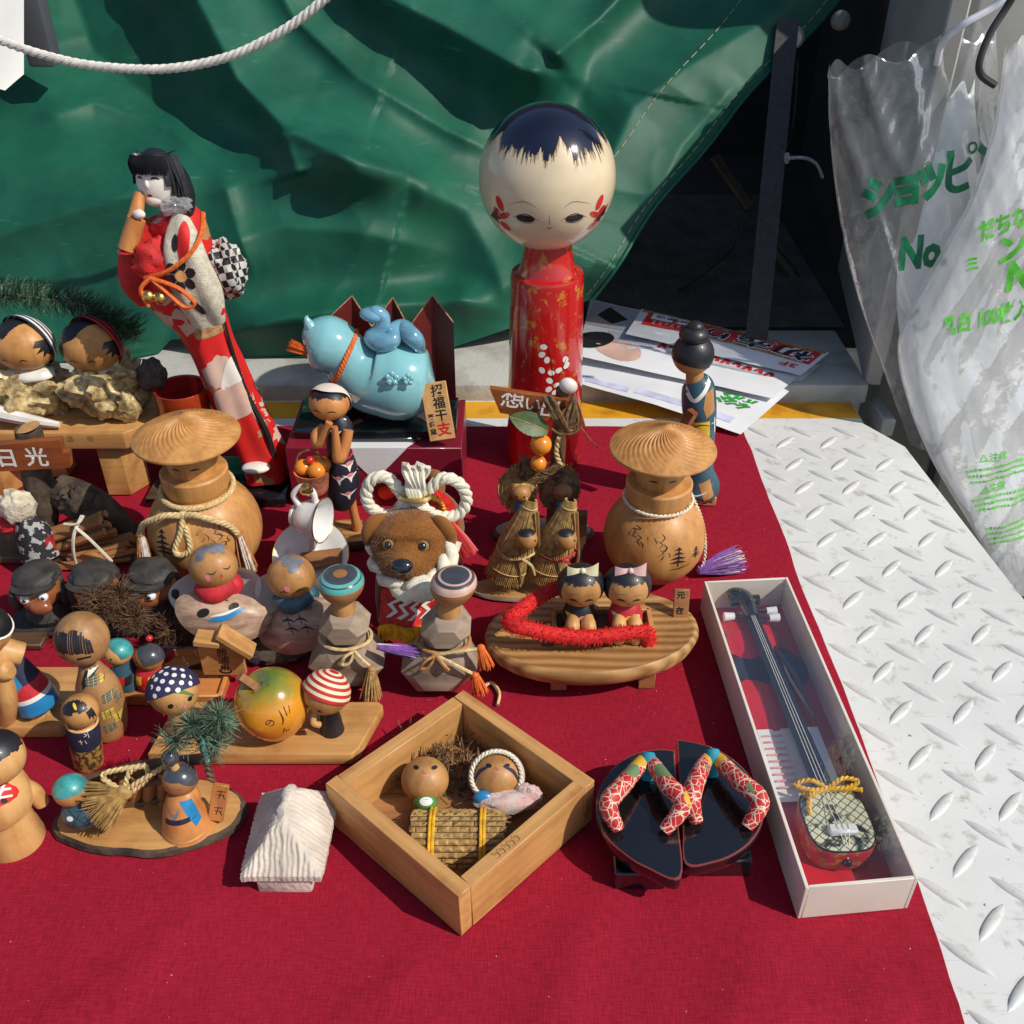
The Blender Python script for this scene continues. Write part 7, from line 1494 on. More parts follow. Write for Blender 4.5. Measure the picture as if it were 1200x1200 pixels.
q = G('straw'); q.sph(kn, .6, n=12); tassel(q, kn, pc(b, 98, 935, -1.0), .3, 1.1, 130, 3, .08); tassel(q, kn, pc(b, 118, 972, -2.2)+Vector((0, 0, .6)), .3, 1.0, 130, 4, .08); q.build('straw_bundle', t)
def bell(hpx, hpy, bpx, rb_, hm, bm_, nm):
    hc = pc(b, hpx, hpy, -.2); c = pc(b, bpx, 965, -.6); q = G(bm_); q.tube(crv([Vector((c.x, -.9, bz)), Vector((c.x-.02, -.9, bz+.4)), Vector((c.x-.1, -.8, bz+1.6)), hc+Vector((.1, -.2, -1.2)), hc+Vector((0, 0, -.8))], 5), [rb_*1.12, rb_, rb_*.78, rb_*.6, .45], 28); bd = q.build('body', t); return hc, bd, q, c
hc, bd, q, c = bell(211, 913, 223, 1.75, '', 'wood_orange', '')
q2 = G('wood_brown'); hr = (1.22, 1.15, 1.18); q2.sph(hc, hr, n=30); hd = q2.build('head', t); k = G('ring_grey'); k.cap(hc, hr, lambda ph: 55+50*max(0, math.cos(ph-.3)), headM(0, 0), 40, 6, .03); k.build('hair', hd); k = G('wood_pale'); k.tube([hc+Vector((-.1, 0, .9)), hc+Vector((-.2, 0, 1.8))], [.35, .25], 10); k.build('hair_cord', hd); k = G('ring_grey'); k.sph(hc+Vector((-.25, 0, 2.2)), (.6, .6, .65), n=16); k.build('topknot', hd)
decal('eye', 'line_brown', hd, q2, hc, fvec(-10, 15), UP, [L2([(-.7, -.15), (-.4, -.05), (-.15, -.2)], .06)], .02); decal('eye', 'line_brown', hd, q2, hc, fvec(-10, 15), UP, [L2([(.1, -.2), (.4, -.05), (.7, -.15)], .06)], .02)
o_ = Vector((c.x, -.9, 2.6)); decal('collar', 'grey_paint', bd, q, o_, FW, UP, [P2([(-.9, .9), (-.25, .45), (.1, .95), (.0, .5), (-.25, .1)])], .02, .2); decal('sash', 'navy_cloth', bd, q, o_, FW, UP, [P2([(-1.0, -.3), (1.1, -.1), (1.1, .25), (-1.0, .1)])], .02, .2); decal('sleeve', 'blue_paint', bd, q, o_, fvec(40, 10), UP, [P2([(-.3, 1.2), (.5, 1.1), (.7, -.6), (.1, -.9), (-.2, .2)])], .02, .2); decal('base_line', 'wood_pale', bd, q, o_, FW, UP, [L2([(-1.5, -1.35), (0, -1.5), (1.5, -1.35)], .14, False)], .02, .25)
hc2 = pc(b, 83, 926, -.6); q2 = G('wood_turned'); hr = (1.2, 1.15, 1.15); q2.sph(hc2, hr, n=28); hd = q2.build('head', t); k = G('ring_teal'); k = G('teal_paint'); k.cap(hc2, hr, 78, headM(20, 10), 40, 6, .03); k.build('hair', hd); q = G('teal_robe'); q.sph(hc2+Vector((.5, -.4, -1.9)), (1.5, 1.2, 1.15), n=24); bd = q.build('body', t); decal('robe_line', 'line_black', bd, q, hc2+Vector((.5, -.4, -1.9)), fvec(0, 35), UP, [L2([(-.6, .5), (.6, -.5)], .08), L2([(-.2, -.6), (.5, .6)], .08)], .02); decal('robe_patch', 'white_paint', bd, q, hc2+Vector((.5, -.4, -1.9)), fvec(0, 35), UP, [E(-.4, -.1, .25, .18)], .02)
for s_ in (-1, 1): decal('eye', 'line_brown', hd, q2, hc2, fvec(30, -10), UP, [L2([(.4*s_-.2, -.3), (.4*s_, -.22), (.4*s_+.2, -.3)], .05)], .02)
q = G('wood_dark'); st_ = crv([pc(b, 248, 915, 0), pc(b, 242, 890, .2), pc(b, 236, 868, .3), pc(b, 225, 855, .3)], 5); q.rope(st_, .3, 2, 1.0, 6); q.build('pine_stem', t)
q = G('needle_frost')
for (px, py, n_, L_) in ((225, 850, 170, 1.7), (255, 840, 170, 1.6), (205, 868, 120, 1.7), (262, 850, 110, 1.4), (250, 872, 130, 1.6), (240, 862, 100, 1.5)):
    c = pc(b, px, py, .3); rnd = random.Random(px)
    for i in range(n_): d = Vector((rnd.gauss(0, 1), rnd.gauss(0, .8), rnd.gauss(.15, 1))).normalized(); q.hair(c, c+d*L_*rnd.uniform(.55, 1.1), .038, rnd, .12)
struct(q.build('pine_needles', t), 'stuff')
k = G('ring_teal'); k.tube([pc(b, 237, 868, -.1), pc(b, 243, 892, -.2)], .18, 6); k.build('foil_twist', t)
k = G('wood_orange'); A = pc(b, 256, 940, -.4); k.box(A, (1.1, .35, 2.9), rot(0, 0, 0), b=.06); k2 = k; M = TR(A, -20, 14); k = G('wood_orange'); k.box((0, 0, 0), (1.1, .35, 2.9), M, b=.06); tg = k.build('name_tag', t)
for i in range(2): decal('lettering', 'line_black', tg, k, M @ Vector((.1, 0, .7-1.3*i)), M.to_3x3() @ Vector(FW), M.to_3x3() @ Vector(UP), [L2([(-.3, .25), (.3, .3)], .09), L2([(-.25, 0), (.25, .02)], .09), L2([(.0, .35), (-.1, -.3)], .09), L2([(.15, 0), (.3, -.3)], .09)], .02)
# ------------------------------------------------------------------ stepped kokeshi at the left edge
b = at(18, 985); t = thing('kokeshi_doll', 'pale stepped wooden kokeshi with red crest at the lower left edge', 'doll', b)
q = G('wood_pale'); q.lathe([(2.0, 0), (2.05, .15), (1.85, 1.6), (1.75, 3.5), (2.1, 3.6), (2.3, 4.3), (2.3, 4.9), (2.15, 5.8), (1.8, 6.5), (1.2, 7.0), (.8, 7.3)], 48); bd = q.build('body', t); gq = q
k = G('wood_pale'); k.tube(crv([Vector((1.7, .9, 5.0)), Vector((2.0, 1.0, 4.0)), Vector((2.3, 1.0, 2.8))], 5), [.4, .6, .5], 14); k.build('sleeve', t)
o_ = Vector((.75, -1.1, 6.2)); decal('crest', 'red_paint', bd, gq, o_, fvec(0, 48), UP, [E(-.4, 0, 1.75, .95, 8)], .03, .25)
for sh in ([L2([(-.6, .1), (1.0, .45)], .14, False)], [L2([(-.5, -.35), (1.1, 0)], .14, False)], [L2([(-.2, -.6), (-.05, .6)], .14, False)], [L2([(.45, -.5), (.65, .7)], .14, False)]): decal('crest_bar', 'white_paint', bd, gq, o_, fvec(0, 48), UP, sh, .05, .25)
decal('crest_dot', 'line_black', bd, gq, o_, fvec(0, 48), UP, [E(.75, -.35, .17)], .05); decal('crest_dot', 'line_black', bd, gq, o_, fvec(0, 48), UP, [E(-.6, -.6, .17)], .05)
hc = pc(b, -5, 887, 0); hr = (1.85, 1.8, 1.85); q = G('wood_pale'); q.sph(hc, hr, n=36); hd = q.build('head', t); fz = zig(44, -6, 5, 50); k = G('hair_black'); k.cap(hc, hr, lambda ph: 66+fz(ph)-34*max(0, 1-abs((math.degrees(ph)-270+180) % 360-180)/26), headM(0, 12), 120, 8, .03); k.build('hair', hd)
for s_ in (-1, 1): decal('eye', 'line_black', hd, q, hc, fvec(0, 5), UP, [L2([(.6*s_-.3, -.5), (.6*s_, -.4), (.6*s_+.3, -.5)], .09)], .02)
# ------------------------------------------------------------------ white clay thatched house
mk('clay_white', (.62, .545, .46), .8, .16, 50, .5, 220)
b = at(337, 1036); t = thing('clay_house', 'small unglazed white clay house with a thick thatched roof', 'model house', b)
q = G('clay_white'); q.prism([(-1.85, -.75), (1.85, -.75), (2.0, 4.6), (-1.6, 4.8)], 0, 2.1, b=.25, seg=2); q.build('wall', t)
ZE, HR_, Y0, LN = 2.05, 2.75, -.95, 7.0
def smin(a, b_, k=.35): h_ = max(0, min(1, .5+.5*(b_-a)/k)); return b_+(a-b_)*h_-k*h_*(1-h_)
def roof(u, v):
    """u across (0..1), v from the front eave to the back"""
    a = u*2-1; wd = 2.75+.1*v-.55*max(0, v-.75)*4*(v-.75)-.12*(1-sst(0, .12, v)); y = Y0+v*LN; x = -.05+a*wd+.1*v
    side = (1-abs(a))*HR_*1.22; front = .12+v*LN*1.25; back = (1-v)*LN*1.6
    h_ = smin(smin(smin(side, HR_, .5), front, .5), back, .6); z = ZE+max(0, h_)
    onf = 1 if front < side else 0
    t_ = (x if onf else y); gr = .028*math.sin(t_*17+2.5*noise.noise(Vector((x*1.5, y*1.5, 2))))+.07*nz(x*(1.8 if onf else .35), y*(.35 if onf else 1.8), 3, 4)+.03*nz(x*.9, y*.9, 11, 3)
    return Vector((x+gr*(.7*a if not onf else 0), y-(gr*1.0 if onf else 0), z+gr*.8))
q = G('clay_white'); NU_, NV_ = 90, 110; q.grid(roof, NU_, NV_)
loop = [roof(i/60, 0) for i in range(60)]+[roof(1, i/80) for i in range(80)]+[roof(1-i/60, 1) for i in range(60)]+[roof(0, 1-i/80) for i in range(80)]; nl = len(loop); vs = []
for p_ in loop: vs += [p_, Vector((p_.x*.99, p_.y, p_.z-.5)), Vector((p_.x*.80, 2.5+(p_.y-2.5)*.88, p_.z-.52))]
q.add(vs, [(i*3+k_, ((i+1) % nl)*3+k_, ((i+1) % nl)*3+k_+1, i*3+k_+1) for i in range(nl) for k_ in (0, 1)]); q.build('thatched_roof', t, 60)
k = G('clay_white'); k.tube(crv([Vector((-.1, 1.1, 4.4)), Vector((-.05, 2.0, 4.62)), Vector((-.1, 3, 4.65)), Vector((0, 4.0, 4.6)), Vector((0, 4.7, 4.3))], 6), [.25, .42, .4, .42, .25], 14)
for v in k.v: v += Vector((nz(v.x*2, v.y*2, v.z*2), nz(v.x*2, v.y*2, v.z*2+9), .6*nz(v.x*1.5, v.y*1.5, v.z+5)))*.16
k.build('ridge', t)
# ------------------------------------------------------------------ open wooden box with two bean dolls
HB = 4.3; Lc, Fc, Rc, Bc = at(381, 918, HB), at(538, 1051, HB), at(697, 914, HB), at(543, 808, HB)
ctr = (Lc+Fc+Rc+Bc)/4; b = Vector((ctr.x, ctr.y, 0)); t = thing('wooden_box', 'open square box of pale wood holding two round headed dolls', 'box', b)
C4 = [Vector((p_.x-b.x, p_.y-b.y)) for p_ in (Lc, Fc, Rc, Bc)]; TH = 1.05
def inset(i, d):
    p0, p1, p2 = C4[i-1], C4[i], C4[(i+1) % 4]; u1 = (p0-p1).normalized(); u2 = (p2-p1).normalized(); s_ = abs(u1.x*u2.y-u1.y*u2.x); return p1+(u1+u2)*d/s_
I4 = [inset(i, TH) for i in range(4)]
for i in range(4):
    j = (i+1) % 4; e = (C4[j]-C4[i]).normalized()
    if i % 2 == 0: poly = [C4[i], C4[j], I4[j]+(C4[j]-C4[i])*0, I4[i]]; poly = [C4[i]+e*0, C4[j], C4[j]+(I4[j]-C4[j]).dot(Vector((-e.y, e.x)))*Vector((-e.y, e.x)), C4[i]+(I4[i]-C4[i]).dot(Vector((-e.y, e.x)))*Vector((-e.y, e.x))]
    else: n_ = Vector((-e.y, e.x)); poly = [C4[i]+e*(TH+.003), C4[j]-e*(TH+.003), C4[j]-e*(TH+.003)+n_*TH, C4[i]+e*(TH+.003)+n_*TH]
    ang = math.atan2(e.y, e.x); Mi = Matrix.Rotation(ang, 4, 'Z'); loc = [Mi.inverted() @ Vector((p_.x, p_.y, 0)) for p_ in poly]
    k = G('wood_light'); k.prism([(p_.x, p_.y) for p_ in loc], 0, HB-(.02 if i % 2 else 0), b=.05); o = k.build('side_panel', t); o.rotation_euler = (0, 0, ang)
k = G('wood_brown'); k.prism([p_[:] for p_ in I4], .15, .6, b=0); k.build('bottom', t)
gt_ = G('wood_light'); gt_.prism([p_[:] for p_ in C4], 0, HB, b=0); e = (C4[2]-C4[1]).normalized(); c = C4[1].lerp(C4[2], .36)+Vector((-e.y, e.x))*.55
for i in range(5): decal('lettering', 'line_brown', t, gt_, Vector((c.x, c.y, 0))+Vector((e.x, e.y, 0))*.45*(i-2), UP, Vector((-e.y, e.x, 0)), [L2([(-.2, -.25), (.15, -.3), (.2, .1), (-.15, .15), (.0, .35)], .05), L2([(-.1, 0), (.25, .02)], .05)], .03, .2)
bx = b
def bean(px, py, label, sd):
    hc = at(px, py, 2.75); bb = Vector((hc.x, hc.y, .6)); tt = thing('bean_doll', label, 'doll', bb); c = Vector((0, 0, 2.0)); hr = (1.72, 1.65, 1.62) if sd == 1 else (1.8, 1.7, 1.6)
    q = G('wood_turned'); q.sph(c, hr, n=40); hd = q.build('head', tt); f_ = fvec(0, 55)
    for s_ in (-1, 1): decal('eye', 'line_black', hd, q, c, f_, UP, [E(.64*s_+.1, .72 if sd == 1 else .6, .22, .15, 25*s_)], .02)
    decal('nose', 'line_brown', hd, q, c, f_, UP, [L2([(-.05, .55), (.05, .3), (.25, .35)], .05)], .02); decal('mouth', 'pink_paint', hd, q, c, f_, UP, [L2([(-.3, .25), (.1, .1), (.45, .22)], .07)], .02)
    if sd == 2:
        for s_ in (-1, 1): decal('side_hair', 'navy_cloth', hd, q, c, fvec(58*s_, 30), UP, [L2([(-.1*s_, 1.0), (.2*s_, .3), (.15*s_, -.6)], .3)], .03)
        mk('shawl_pink', (.62, .38, .36), .8, .3, 120, .4, 500, col2=(.55, .5, .46)); k = G('shawl_pink'); M = Matrix.Rotation(R(38), 4, 'X') @ Matrix.Identity(4)
        k.cap(c, [x*1.12 for x in hr], 150, M, 56, 8, .05, t0=62); 
        lump(k, c+Vector((.6, -1.9, -.5)), (2.2, .9, .8), .2, 2, 3, 26); lump(k, c+Vector((2.2, -1.4, -.4)), (1.0, .8, .9), .3, 2, 5, 20); k.build('shawl', tt)
        k = G('rope_cream'); k.rope([c+M @ Vector(((hr[0]*1.13)*math.sin(R(62))*math.cos(a), (hr[1]*1.13)*math.sin(R(62))*math.sin(a), hr[2]*1.13*math.cos(R(62)))) for a in [i*.13090 for i in range(48)]], .17, 2, .6, 5, closed=True); k.build('shawl_edge', tt)
        k = G('blue_paint'); k.sph(c+Vector((-.9, -1.7, -.3)), (.8, .5, .6), n=16); bd = k.build('bib', tt)
    else:
        k = G('green_paint'); k.mat('ring_teal'); k.mat('green_paint'); k.sph(c+Vector((.1, -1.5, -.6)), (.9, .7, .8), n=18); bd = k.build('bib', tt); decal('bib_patch', 'white_paint', bd, k, c+Vector((.1, -1.5, -.6)), fvec(0, 45), UP, [E(.1, .1, .45, .3)], .02)
bean(498, 912, 'bald bean doll with green bib lying left in the wooden box', 1); bean(582, 908, 'bean doll wrapped in a pink shawl lying right in the wooden box', 2)
# straw bale quilt
A, B_ = at(483, 948, 2.9), at(592, 945, 2.9); cz_ = (A+B_)/2; bb = Vector((cz_.x, cz_.y-1.2, .6)); t = thing('straw_bale', 'small woven straw bale tied with two yellow cords, covering the dolls', 'bale', bb)
wd = (B_-A).length; rnd = random.Random(3); q = G('straw'); nrow, ncol = 17, 9
def bale(u, th): return Vector(((u-.5)*wd, -1.9*math.cos(th)*1.15, 2.1*math.sin(th)))
for r_ in range(nrow):
    th = R(-8+ (r_+.5)*196/nrow); off = .5*(r_ % 2)
    for c_ in range(-1, ncol+1):
        u0 = (c_+off)/ncol+rnd.uniform(-.012, .012); u1 = u0+1.05/ncol; u0 = max(-.015, u0); u1 = min(1.015, u1)
        if u1-u0 < .03: continue
        p0, p1 = bale(u0, th), bale(u1, th); nn = Vector((0, -math.cos(th), math.sin(th))); tn = Vector((0, math.sin(th), math.cos(th))); hw = .20; l0, l1 = .02, .16
        q.add([p0-tn*hw+nn*l0, p0+tn*hw+nn*l0, p1+tn*hw+nn*l0, p1-tn*hw+nn*l0, (p0+p1)/2+nn*(.02)-tn*hw*.9, (p0+p1)/2+tn*hw*.9+nn*.02, p0*.55+p1*.45+nn*l1, p0*.3+p1*.7+nn*l1], [(0, 4, 6), (0, 6, 5, 1), (4, 3, 7, 6), (6, 7, 2, 5), (7, 3, 2)])
q.lathe([(1, -wd/2+.05), (1, wd/2-.05)], 24, Matrix.Rotation(R(90), 4, 'Y') @ Matrix.Diagonal((1.95, 2.05, 1, 1))); q.build('woven_straw', t, 30)
for s_ in (-1, 1):
    q = G('straw_dark')
    for i in range(40): a = rnd.uniform(0, math.pi); p_ = Vector((s_*wd/2, -1.9*math.cos(a), 1.9*math.sin(a)*rnd.uniform(.3, 1))); q.blade(p_-Vector((s_*.3, 0, 0)), p_+Vector((s_*rnd.uniform(.1, .5), rnd.uniform(-.2, .2), rnd.uniform(-.2, .2))), .06, .04)
    q.build('straw_ends', t)
for u in (.22, .76): k = G('fringe_gold'); [k.tube([bale(u+d, R(a))+Vector((0, -math.cos(R(a)), math.sin(R(a))))*.2 for a in range(-5, 190, 8)], .12, 6) for d in (-.018, .018)]; k.build('tie_cord', t)
q = G('straw_dark'); rnd = random.Random(7); o = at(535, 895, .6)
for i in range(230):
    p_ = at(rnd.uniform(470, 575), rnd.uniform(870, 935), .7); d = Vector((rnd.gauss(-.2, .6), rnd.gauss(.6, .5), rnd.uniform(.1, 1.0))).normalized(); q.tube([p_, p_+d*1.2, p_+d*rnd.uniform(1.6, 2.6)+Vector((0, 0, -.3))], [.05, .05, .03], 3)
for i in range(120):
    p_ = at(rnd.uniform(474, 525), rnd.uniform(888, 908), .7)+Vector((0, 0, rnd.uniform(.3, 1.2))); d = Vector((rnd.gauss(-.3, .6), rnd.gauss(.2, .5), rnd.uniform(.2, 1.0))).normalized(); q.tube([p_, p_+d*.6, p_+d*1.1+Vector((.2, 0, .1))], [.05, .05, .03], 3)
o = q.build('straw_bedding'); tag(o, 'loose dark straw bedding behind the dolls in the wooden box', 'straw', kind='stuff')

# ------------------------------------------------------------------ pair of lacquered geta
m, N, L, p = _new('asanoha')
tc = N.new('ShaderNodeTexCoord'); mp = N.new('ShaderNodeMapping'); mp.inputs['Scale'].default_value = (95, 95, 95); L.new(tc.outputs['Object'], mp.inputs['Vector']); v1 = N.new('ShaderNodeTexVoronoi'); v1.feature = 'DISTANCE_TO_EDGE'; v1.inputs['Scale'].default_value = 2.0; v1.inputs['Randomness'].default_value = .75; L.new(mp.outputs[0], v1.inputs['Vector']); v2 = N.new('ShaderNodeTexVoronoi'); v2.feature = 'DISTANCE_TO_EDGE'; v2.inputs['Scale'].default_value = 1.0; v2.inputs['Randomness'].default_value = .6; L.new(mp.outputs[0], v2.inputs['Vector'])
mn = N.new('ShaderNodeMath'); mn.operation = 'MINIMUM'; L.new(v1.outputs['Distance'], mn.inputs[0]); L.new(v2.outputs['Distance'], mn.inputs[1]); r = N.new('ShaderNodeValToRGB'); e = r.color_ramp.elements; e[0].position = .018; e[0].color = (.72, .62, .45, 1); e[1].position = .04; e[1].color = (.50, .015, .02, 1); L.new(mn.outputs[0], r.inputs[0])
v3 = N.new('ShaderNodeTexVoronoi'); v3.inputs['Scale'].default_value = .55; L.new(mp.outputs[0], v3.inputs['Vector']); sp = N.new('ShaderNodeSeparateColor'); L.new(v3.outputs['Color'], sp.inputs[0]); r2 = N.new('ShaderNodeValToRGB'); r2.color_ramp.interpolation = 'CONSTANT'; e = r2.color_ramp.elements; e[0].position = 0; e[0].color = (0, 0, 0, 1); e[1].position = .72; e[1].color = (1, 1, 1, 1); L.new(sp.outputs[0], r2.inputs[0]); lt = N.new('ShaderNodeMath'); lt.operation = 'LESS_THAN'; lt.inputs[1].default_value = .42; L.new(v3.outputs['Distance'], lt.inputs[0]); mm = N.new('ShaderNodeMath'); mm.operation = 'MULTIPLY'; L.new(lt.outputs[0], mm.inputs[0]); L.new(r2.outputs[0], mm.inputs[1])
r3 = N.new('ShaderNodeValToRGB'); r3.color_ramp.interpolation = 'CONSTANT'; e = r3.color_ramp.elements; e[0].color = (.62, .36, .03, 1); e[1].position = .35; e[1].color = (.14, .22, .10, 1); x = e.new(.65); x.color = (.12, .20, .36, 1); L.new(sp.outputs[1], r3.inputs[0]); mx = N.new('ShaderNodeMixRGB'); L.new(mm.outputs[0], mx.inputs[0]); L.new(r.outputs[0], mx.inputs[1]); L.new(r3.outputs[0], mx.inputs[2]); L.new(mx.outputs[0], p.inputs['Base Color']); p.inputs['Roughness'].default_value = .55
n2 = N.new('ShaderNodeTexNoise'); n2.inputs['Scale'].default_value = 1500; L.new(tc.outputs['Object'], n2.inputs['Vector']); bb_ = N.new('ShaderNodeBump'); bb_.inputs['Strength'].default_value = .4; bb_.inputs['Distance'].default_value = .0005; L.new(n2.outputs[0], bb_.inputs['Height']); L.new(bb_.outputs[0], p.inputs['Normal'])
mk('velvet_teal', (.01, .26, .36), .7, .2, 100); mk('lacquer_rim', (.22, .04, .03), .12, .2, 30, coat=1)
HG = 3.2
def cp5(x, y): return (690+x/5.4545, 840+y/5.4545)
def geta(label, outl, post, arms, heel):
    P_ = [at(*cp5(x, y), HG) for x, y in outl]; c = sum(P_, Vector())/len(P_); bb = Vector((c.x, c.y, 0)); t = thing('geta_sandal', label, 'sandal', bb, group='lacquered geta pair')
    arc = crv([p_-bb for p_ in P_], 5); poly = [(p_.x, p_.y) for p_ in arc]; area = sum(poly[i-1][0]*poly[i][1]-poly[i][0]*poly[i-1][1] for i in range(len(poly)))
    if area < 0: poly = poly[::-1]
    k = G('lacquer_black'); k.prism(poly, HG-1.1, HG-.14, b=.1, seg=2); sole = k.build('sole', t); k = G('lacquer_rim'); k.prism(poly, HG-.137, HG, b=.05, seg=2); k.build('rim', t); cx = sum(p_[0] for p_ in poly)/len(poly); cy = sum(p_[1] for p_ in poly)/len(poly)
    k = G('lacquer_black'); k.prism([(cx+(x-cx)*.965, cy+(y-cy)*.975) for x, y in poly], HG-.3, HG+.03, b=.02); k.build('sole_top', t); gt = k
    k = G('lacquer_black'); k.prism([(cx+(x-cx)*.9, cy+(y-cy)*.9) for x, y in poly], HG-1.6, HG-1.08, b=.05); k.build('sole_underside', t)
    ys = [y for x, y in poly]; y0, y1 = min(ys), max(ys)
    for f0, f1 in ((.12, .42), (.58, .9)):
        yy0, yy1 = y0+(y1-y0)*f0, y0+(y1-y0)*f1; xs = [x for x, y in poly if yy0-1 < y < yy1+1]; k = G('lacquer_black'); k.box(((min(xs)+max(xs))/2, (yy0+yy1)/2, (HG-1.5)/2), ((max(xs)-min(xs))*.62, (yy1-yy0)*.9, HG-1.5), b=.1); k.build('tooth', t)
    po = at(*cp5(*post), HG+1.3)-bb; k = G('velvet_teal'); k.tube(crv([po+Vector((0, .1, .35)), po+Vector((0, -.3, .0)), Vector((po.x, po.y-.7, HG))], 5), [.5, .62, .5], 14); k.build('front_post', t)
    for a in arms:
        zz = [1.3, 1.75, 1.55, .35] if len(a) == 4 else [1.3, 1.75, 1.7, 1.2, .3]
        pts = [at(x_, y_, HG+z_)-bb for (x_, y_), z_ in zip([cp5(*q_) for q_ in a], zz)]; k = G('asanoha'); k.tube(crv([po]+pts, 6), [.36, .52, .64, .66, .44][:len(pts)+1], 18); k.build('thong', t, 80)
geta('left black lacquered geta with flat edge on its right', [(550, 212), (450, 205), (300, 232), (170, 310), (85, 420), (47, 540), (60, 660), (120, 780), (230, 880), (370, 965), (588, 1030), (575, 700), (562, 450)], (375, 262), [[(345, 285), (215, 440), (125, 560), (190, 720)], [(405, 295), (500, 430), (600, 560), (480, 730)]], 0)
geta('right black lacquered geta with flat edge on its left', [(562, 142), (650, 155), (800, 197), (950, 292), (1060, 420), (1112, 560), (1112, 670), (1050, 785), (940, 875), (800, 930), (618, 940), (600, 700), (580, 420)], (785, 240), [[(745, 285), (690, 400), (655, 530), (690, 670)], [(835, 280), (965, 410), (1095, 540), (1010, 705)]], 0)

# ------------------------------------------------------------------ boxed miniature shamisen
HS = 3.3; A, B_, C_, D_ = at(825, 681, HS), at(923, 676, HS), at(1077, 1029, HS), at(944, 1041, HS)
ctr = (A+B_+C_+D_)/4; b = Vector((ctr.x, ctr.y, 0)); mk('card_white', (.72, .66, .57), .6, .05, 30, .05, 300); film('lid_film', (.99, .99, .99), .012, .065, .03, .06)
t = thing('display_box', 'long white card box with a clear film lid holding a tiny stringed instrument', 'box', b); Q = [p_-b for p_ in (A, B_, C_, D_)]
for i in range(4):
    p0, p1 = Q[i], Q[(i+1) % 4]; d = (p1-p0).normalized(); nn = Vector((d.y, -d.x, 0)); s_ = 0 if i % 2 else .26; k = G('card_white'); a0, a1 = p0+d*s_, p1-d*s_; k.prism([a0.xy[:], (a0+nn*.25).xy[:], (a1+nn*.25).xy[:], a1.xy[:]], 0, HS-(.0 if i % 2 else .004), b=.04); k.build('box_side', t)
mk('satin_lining', (.52, .012, .02), .35, .15, 20, .25, 25); k = G('satin_lining'); k.prism([(p_.x*.96, p_.y*.985) for p_ in Q], .05, .25, b=0); k.build('lining', t)
k = G('lid_film'); k.add([Vector((p_.x*.985, p_.y*.995, HS-.02)) for p_ in Q], [(0, 1, 2, 3)]); k.build('film_lid', t)
ax = ((Q[2]+Q[3])/2-(Q[0]+Q[1])/2); ax.z = 0; Lb = ax.length; ax.normalize(); sd = Vector((-ax.y, ax.x, 0)); sd = -sd if sd.x < 0 else sd; o0 = (Q[0]+Q[1])/2; o0.z = 0
def bp(u, s_, z): return o0+ax*(u*Lb)+sd*s_+Vector((0, 0, z))
mk('satin_red2', (.55, .01, .015), .3, .1, 20, .3, 40, coat=.3)
k = G('satin_red2'); lump(k, bp(.16, -1.4, .7), (2.6, 3.0, .6), .2, 1.5, 2, 24, TR(bp(.15, -.6, .6), 0, 0, 20)); k.build('satin_cloth', t); k = G('satin_red2'); lump(k, bp(.42, -1.2, .6), (2.2, 3.4, .5), .15, 1.5, 5, 24, TR(bp(.42, -1.2, .5), 0, 0, 20)); k.build('satin_cloth', t); k = G('navy_cloth'); lump(k, bp(.26, .6, .5), (3.0, 3.0, .35), .15, 1.5, 7, 24, TR(bp(.27, .4, .4), 0, 0, 20)); k.build('dark_cloth', t)
k = G('paper'); k.add([bp(.5, -2.6, .8), bp(.5, 2.2, .9), bp(.72, 2.3, .7), bp(.72, -2.6, .6)], [(0, 1, 2, 3)]); sl_ = k.build('leaflet', t); kk = G('ink_pink'); 
for i in range(9): kk.add([bp(.52+.02*i, -2.4, .83), bp(.52+.02*i, -.8, .85), bp(.526+.02*i, -.8, .85), bp(.526+.02*i, -2.4, .83)], [(0, 1, 2, 3)])
kk.build('printed_lines', t)
m, N, L, p = _new('snake_skin'); tc = N.new('ShaderNodeTexCoord'); mp = N.new('ShaderNodeMapping'); mp.inputs['Rotation'].default_value = (0, 0, .8); mp.inputs['Scale'].default_value = (190, 190, 60); L.new(tc.outputs['Object'], mp.inputs['Vector']); v1 = N.new('ShaderNodeTexVoronoi'); v1.feature = 'DISTANCE_TO_EDGE'; v1.inputs['Scale'].default_value = 1; v1.inputs['Randomness'].default_value = .12; L.new(mp.outputs[0], v1.inputs['Vector']); r = N.new('ShaderNodeValToRGB'); e = r.color_ramp.elements; e[0].position = .04; e[0].color = (.02, .02, .015, 1); e[1].position = .09; e[1].color = (.62, .62, .44, 1); L.new(v1.outputs['Distance'], r.inputs[0]); n = N.new('ShaderNodeTexNoise'); n.inputs['Scale'].default_value = 110; n.inputs['Detail'].default_value = 2; L.new(tc.outputs['Object'], n.inputs['Vector']); r2 = N.new('ShaderNodeValToRGB'); e = r2.color_ramp.elements; e[0].position = .36; e[0].color = (.04, .05, .06, 1); e[1].position = .46; e[1].color = (1, 1, 1, 1); L.new(n.outputs[0], r2.inputs[0]); mx = N.new('ShaderNodeMixRGB'); mx.blend_type = 'MULTIPLY'; mx.inputs[0].default_value = 1; L.new(r.outputs[0], mx.inputs[1]); L.new(r2.outputs[0], mx.inputs[2]); L.new(mx.outputs[0], p.inputs['Base Color']); p.inputs['Roughness'].default_value = .3
s0 = bp(0, 0, 0)+b; t = thing('shamisen', 'miniature black necked shamisen with snakeskin body lying in the white box', 'instrument', s0)
def sp_(u, s_, z): return bp(u, s_, z)-bp(0, 0, 0)
bc = sp_(.815, .35, 0); ang = math.atan2(ax.y, ax.x)
pol = []
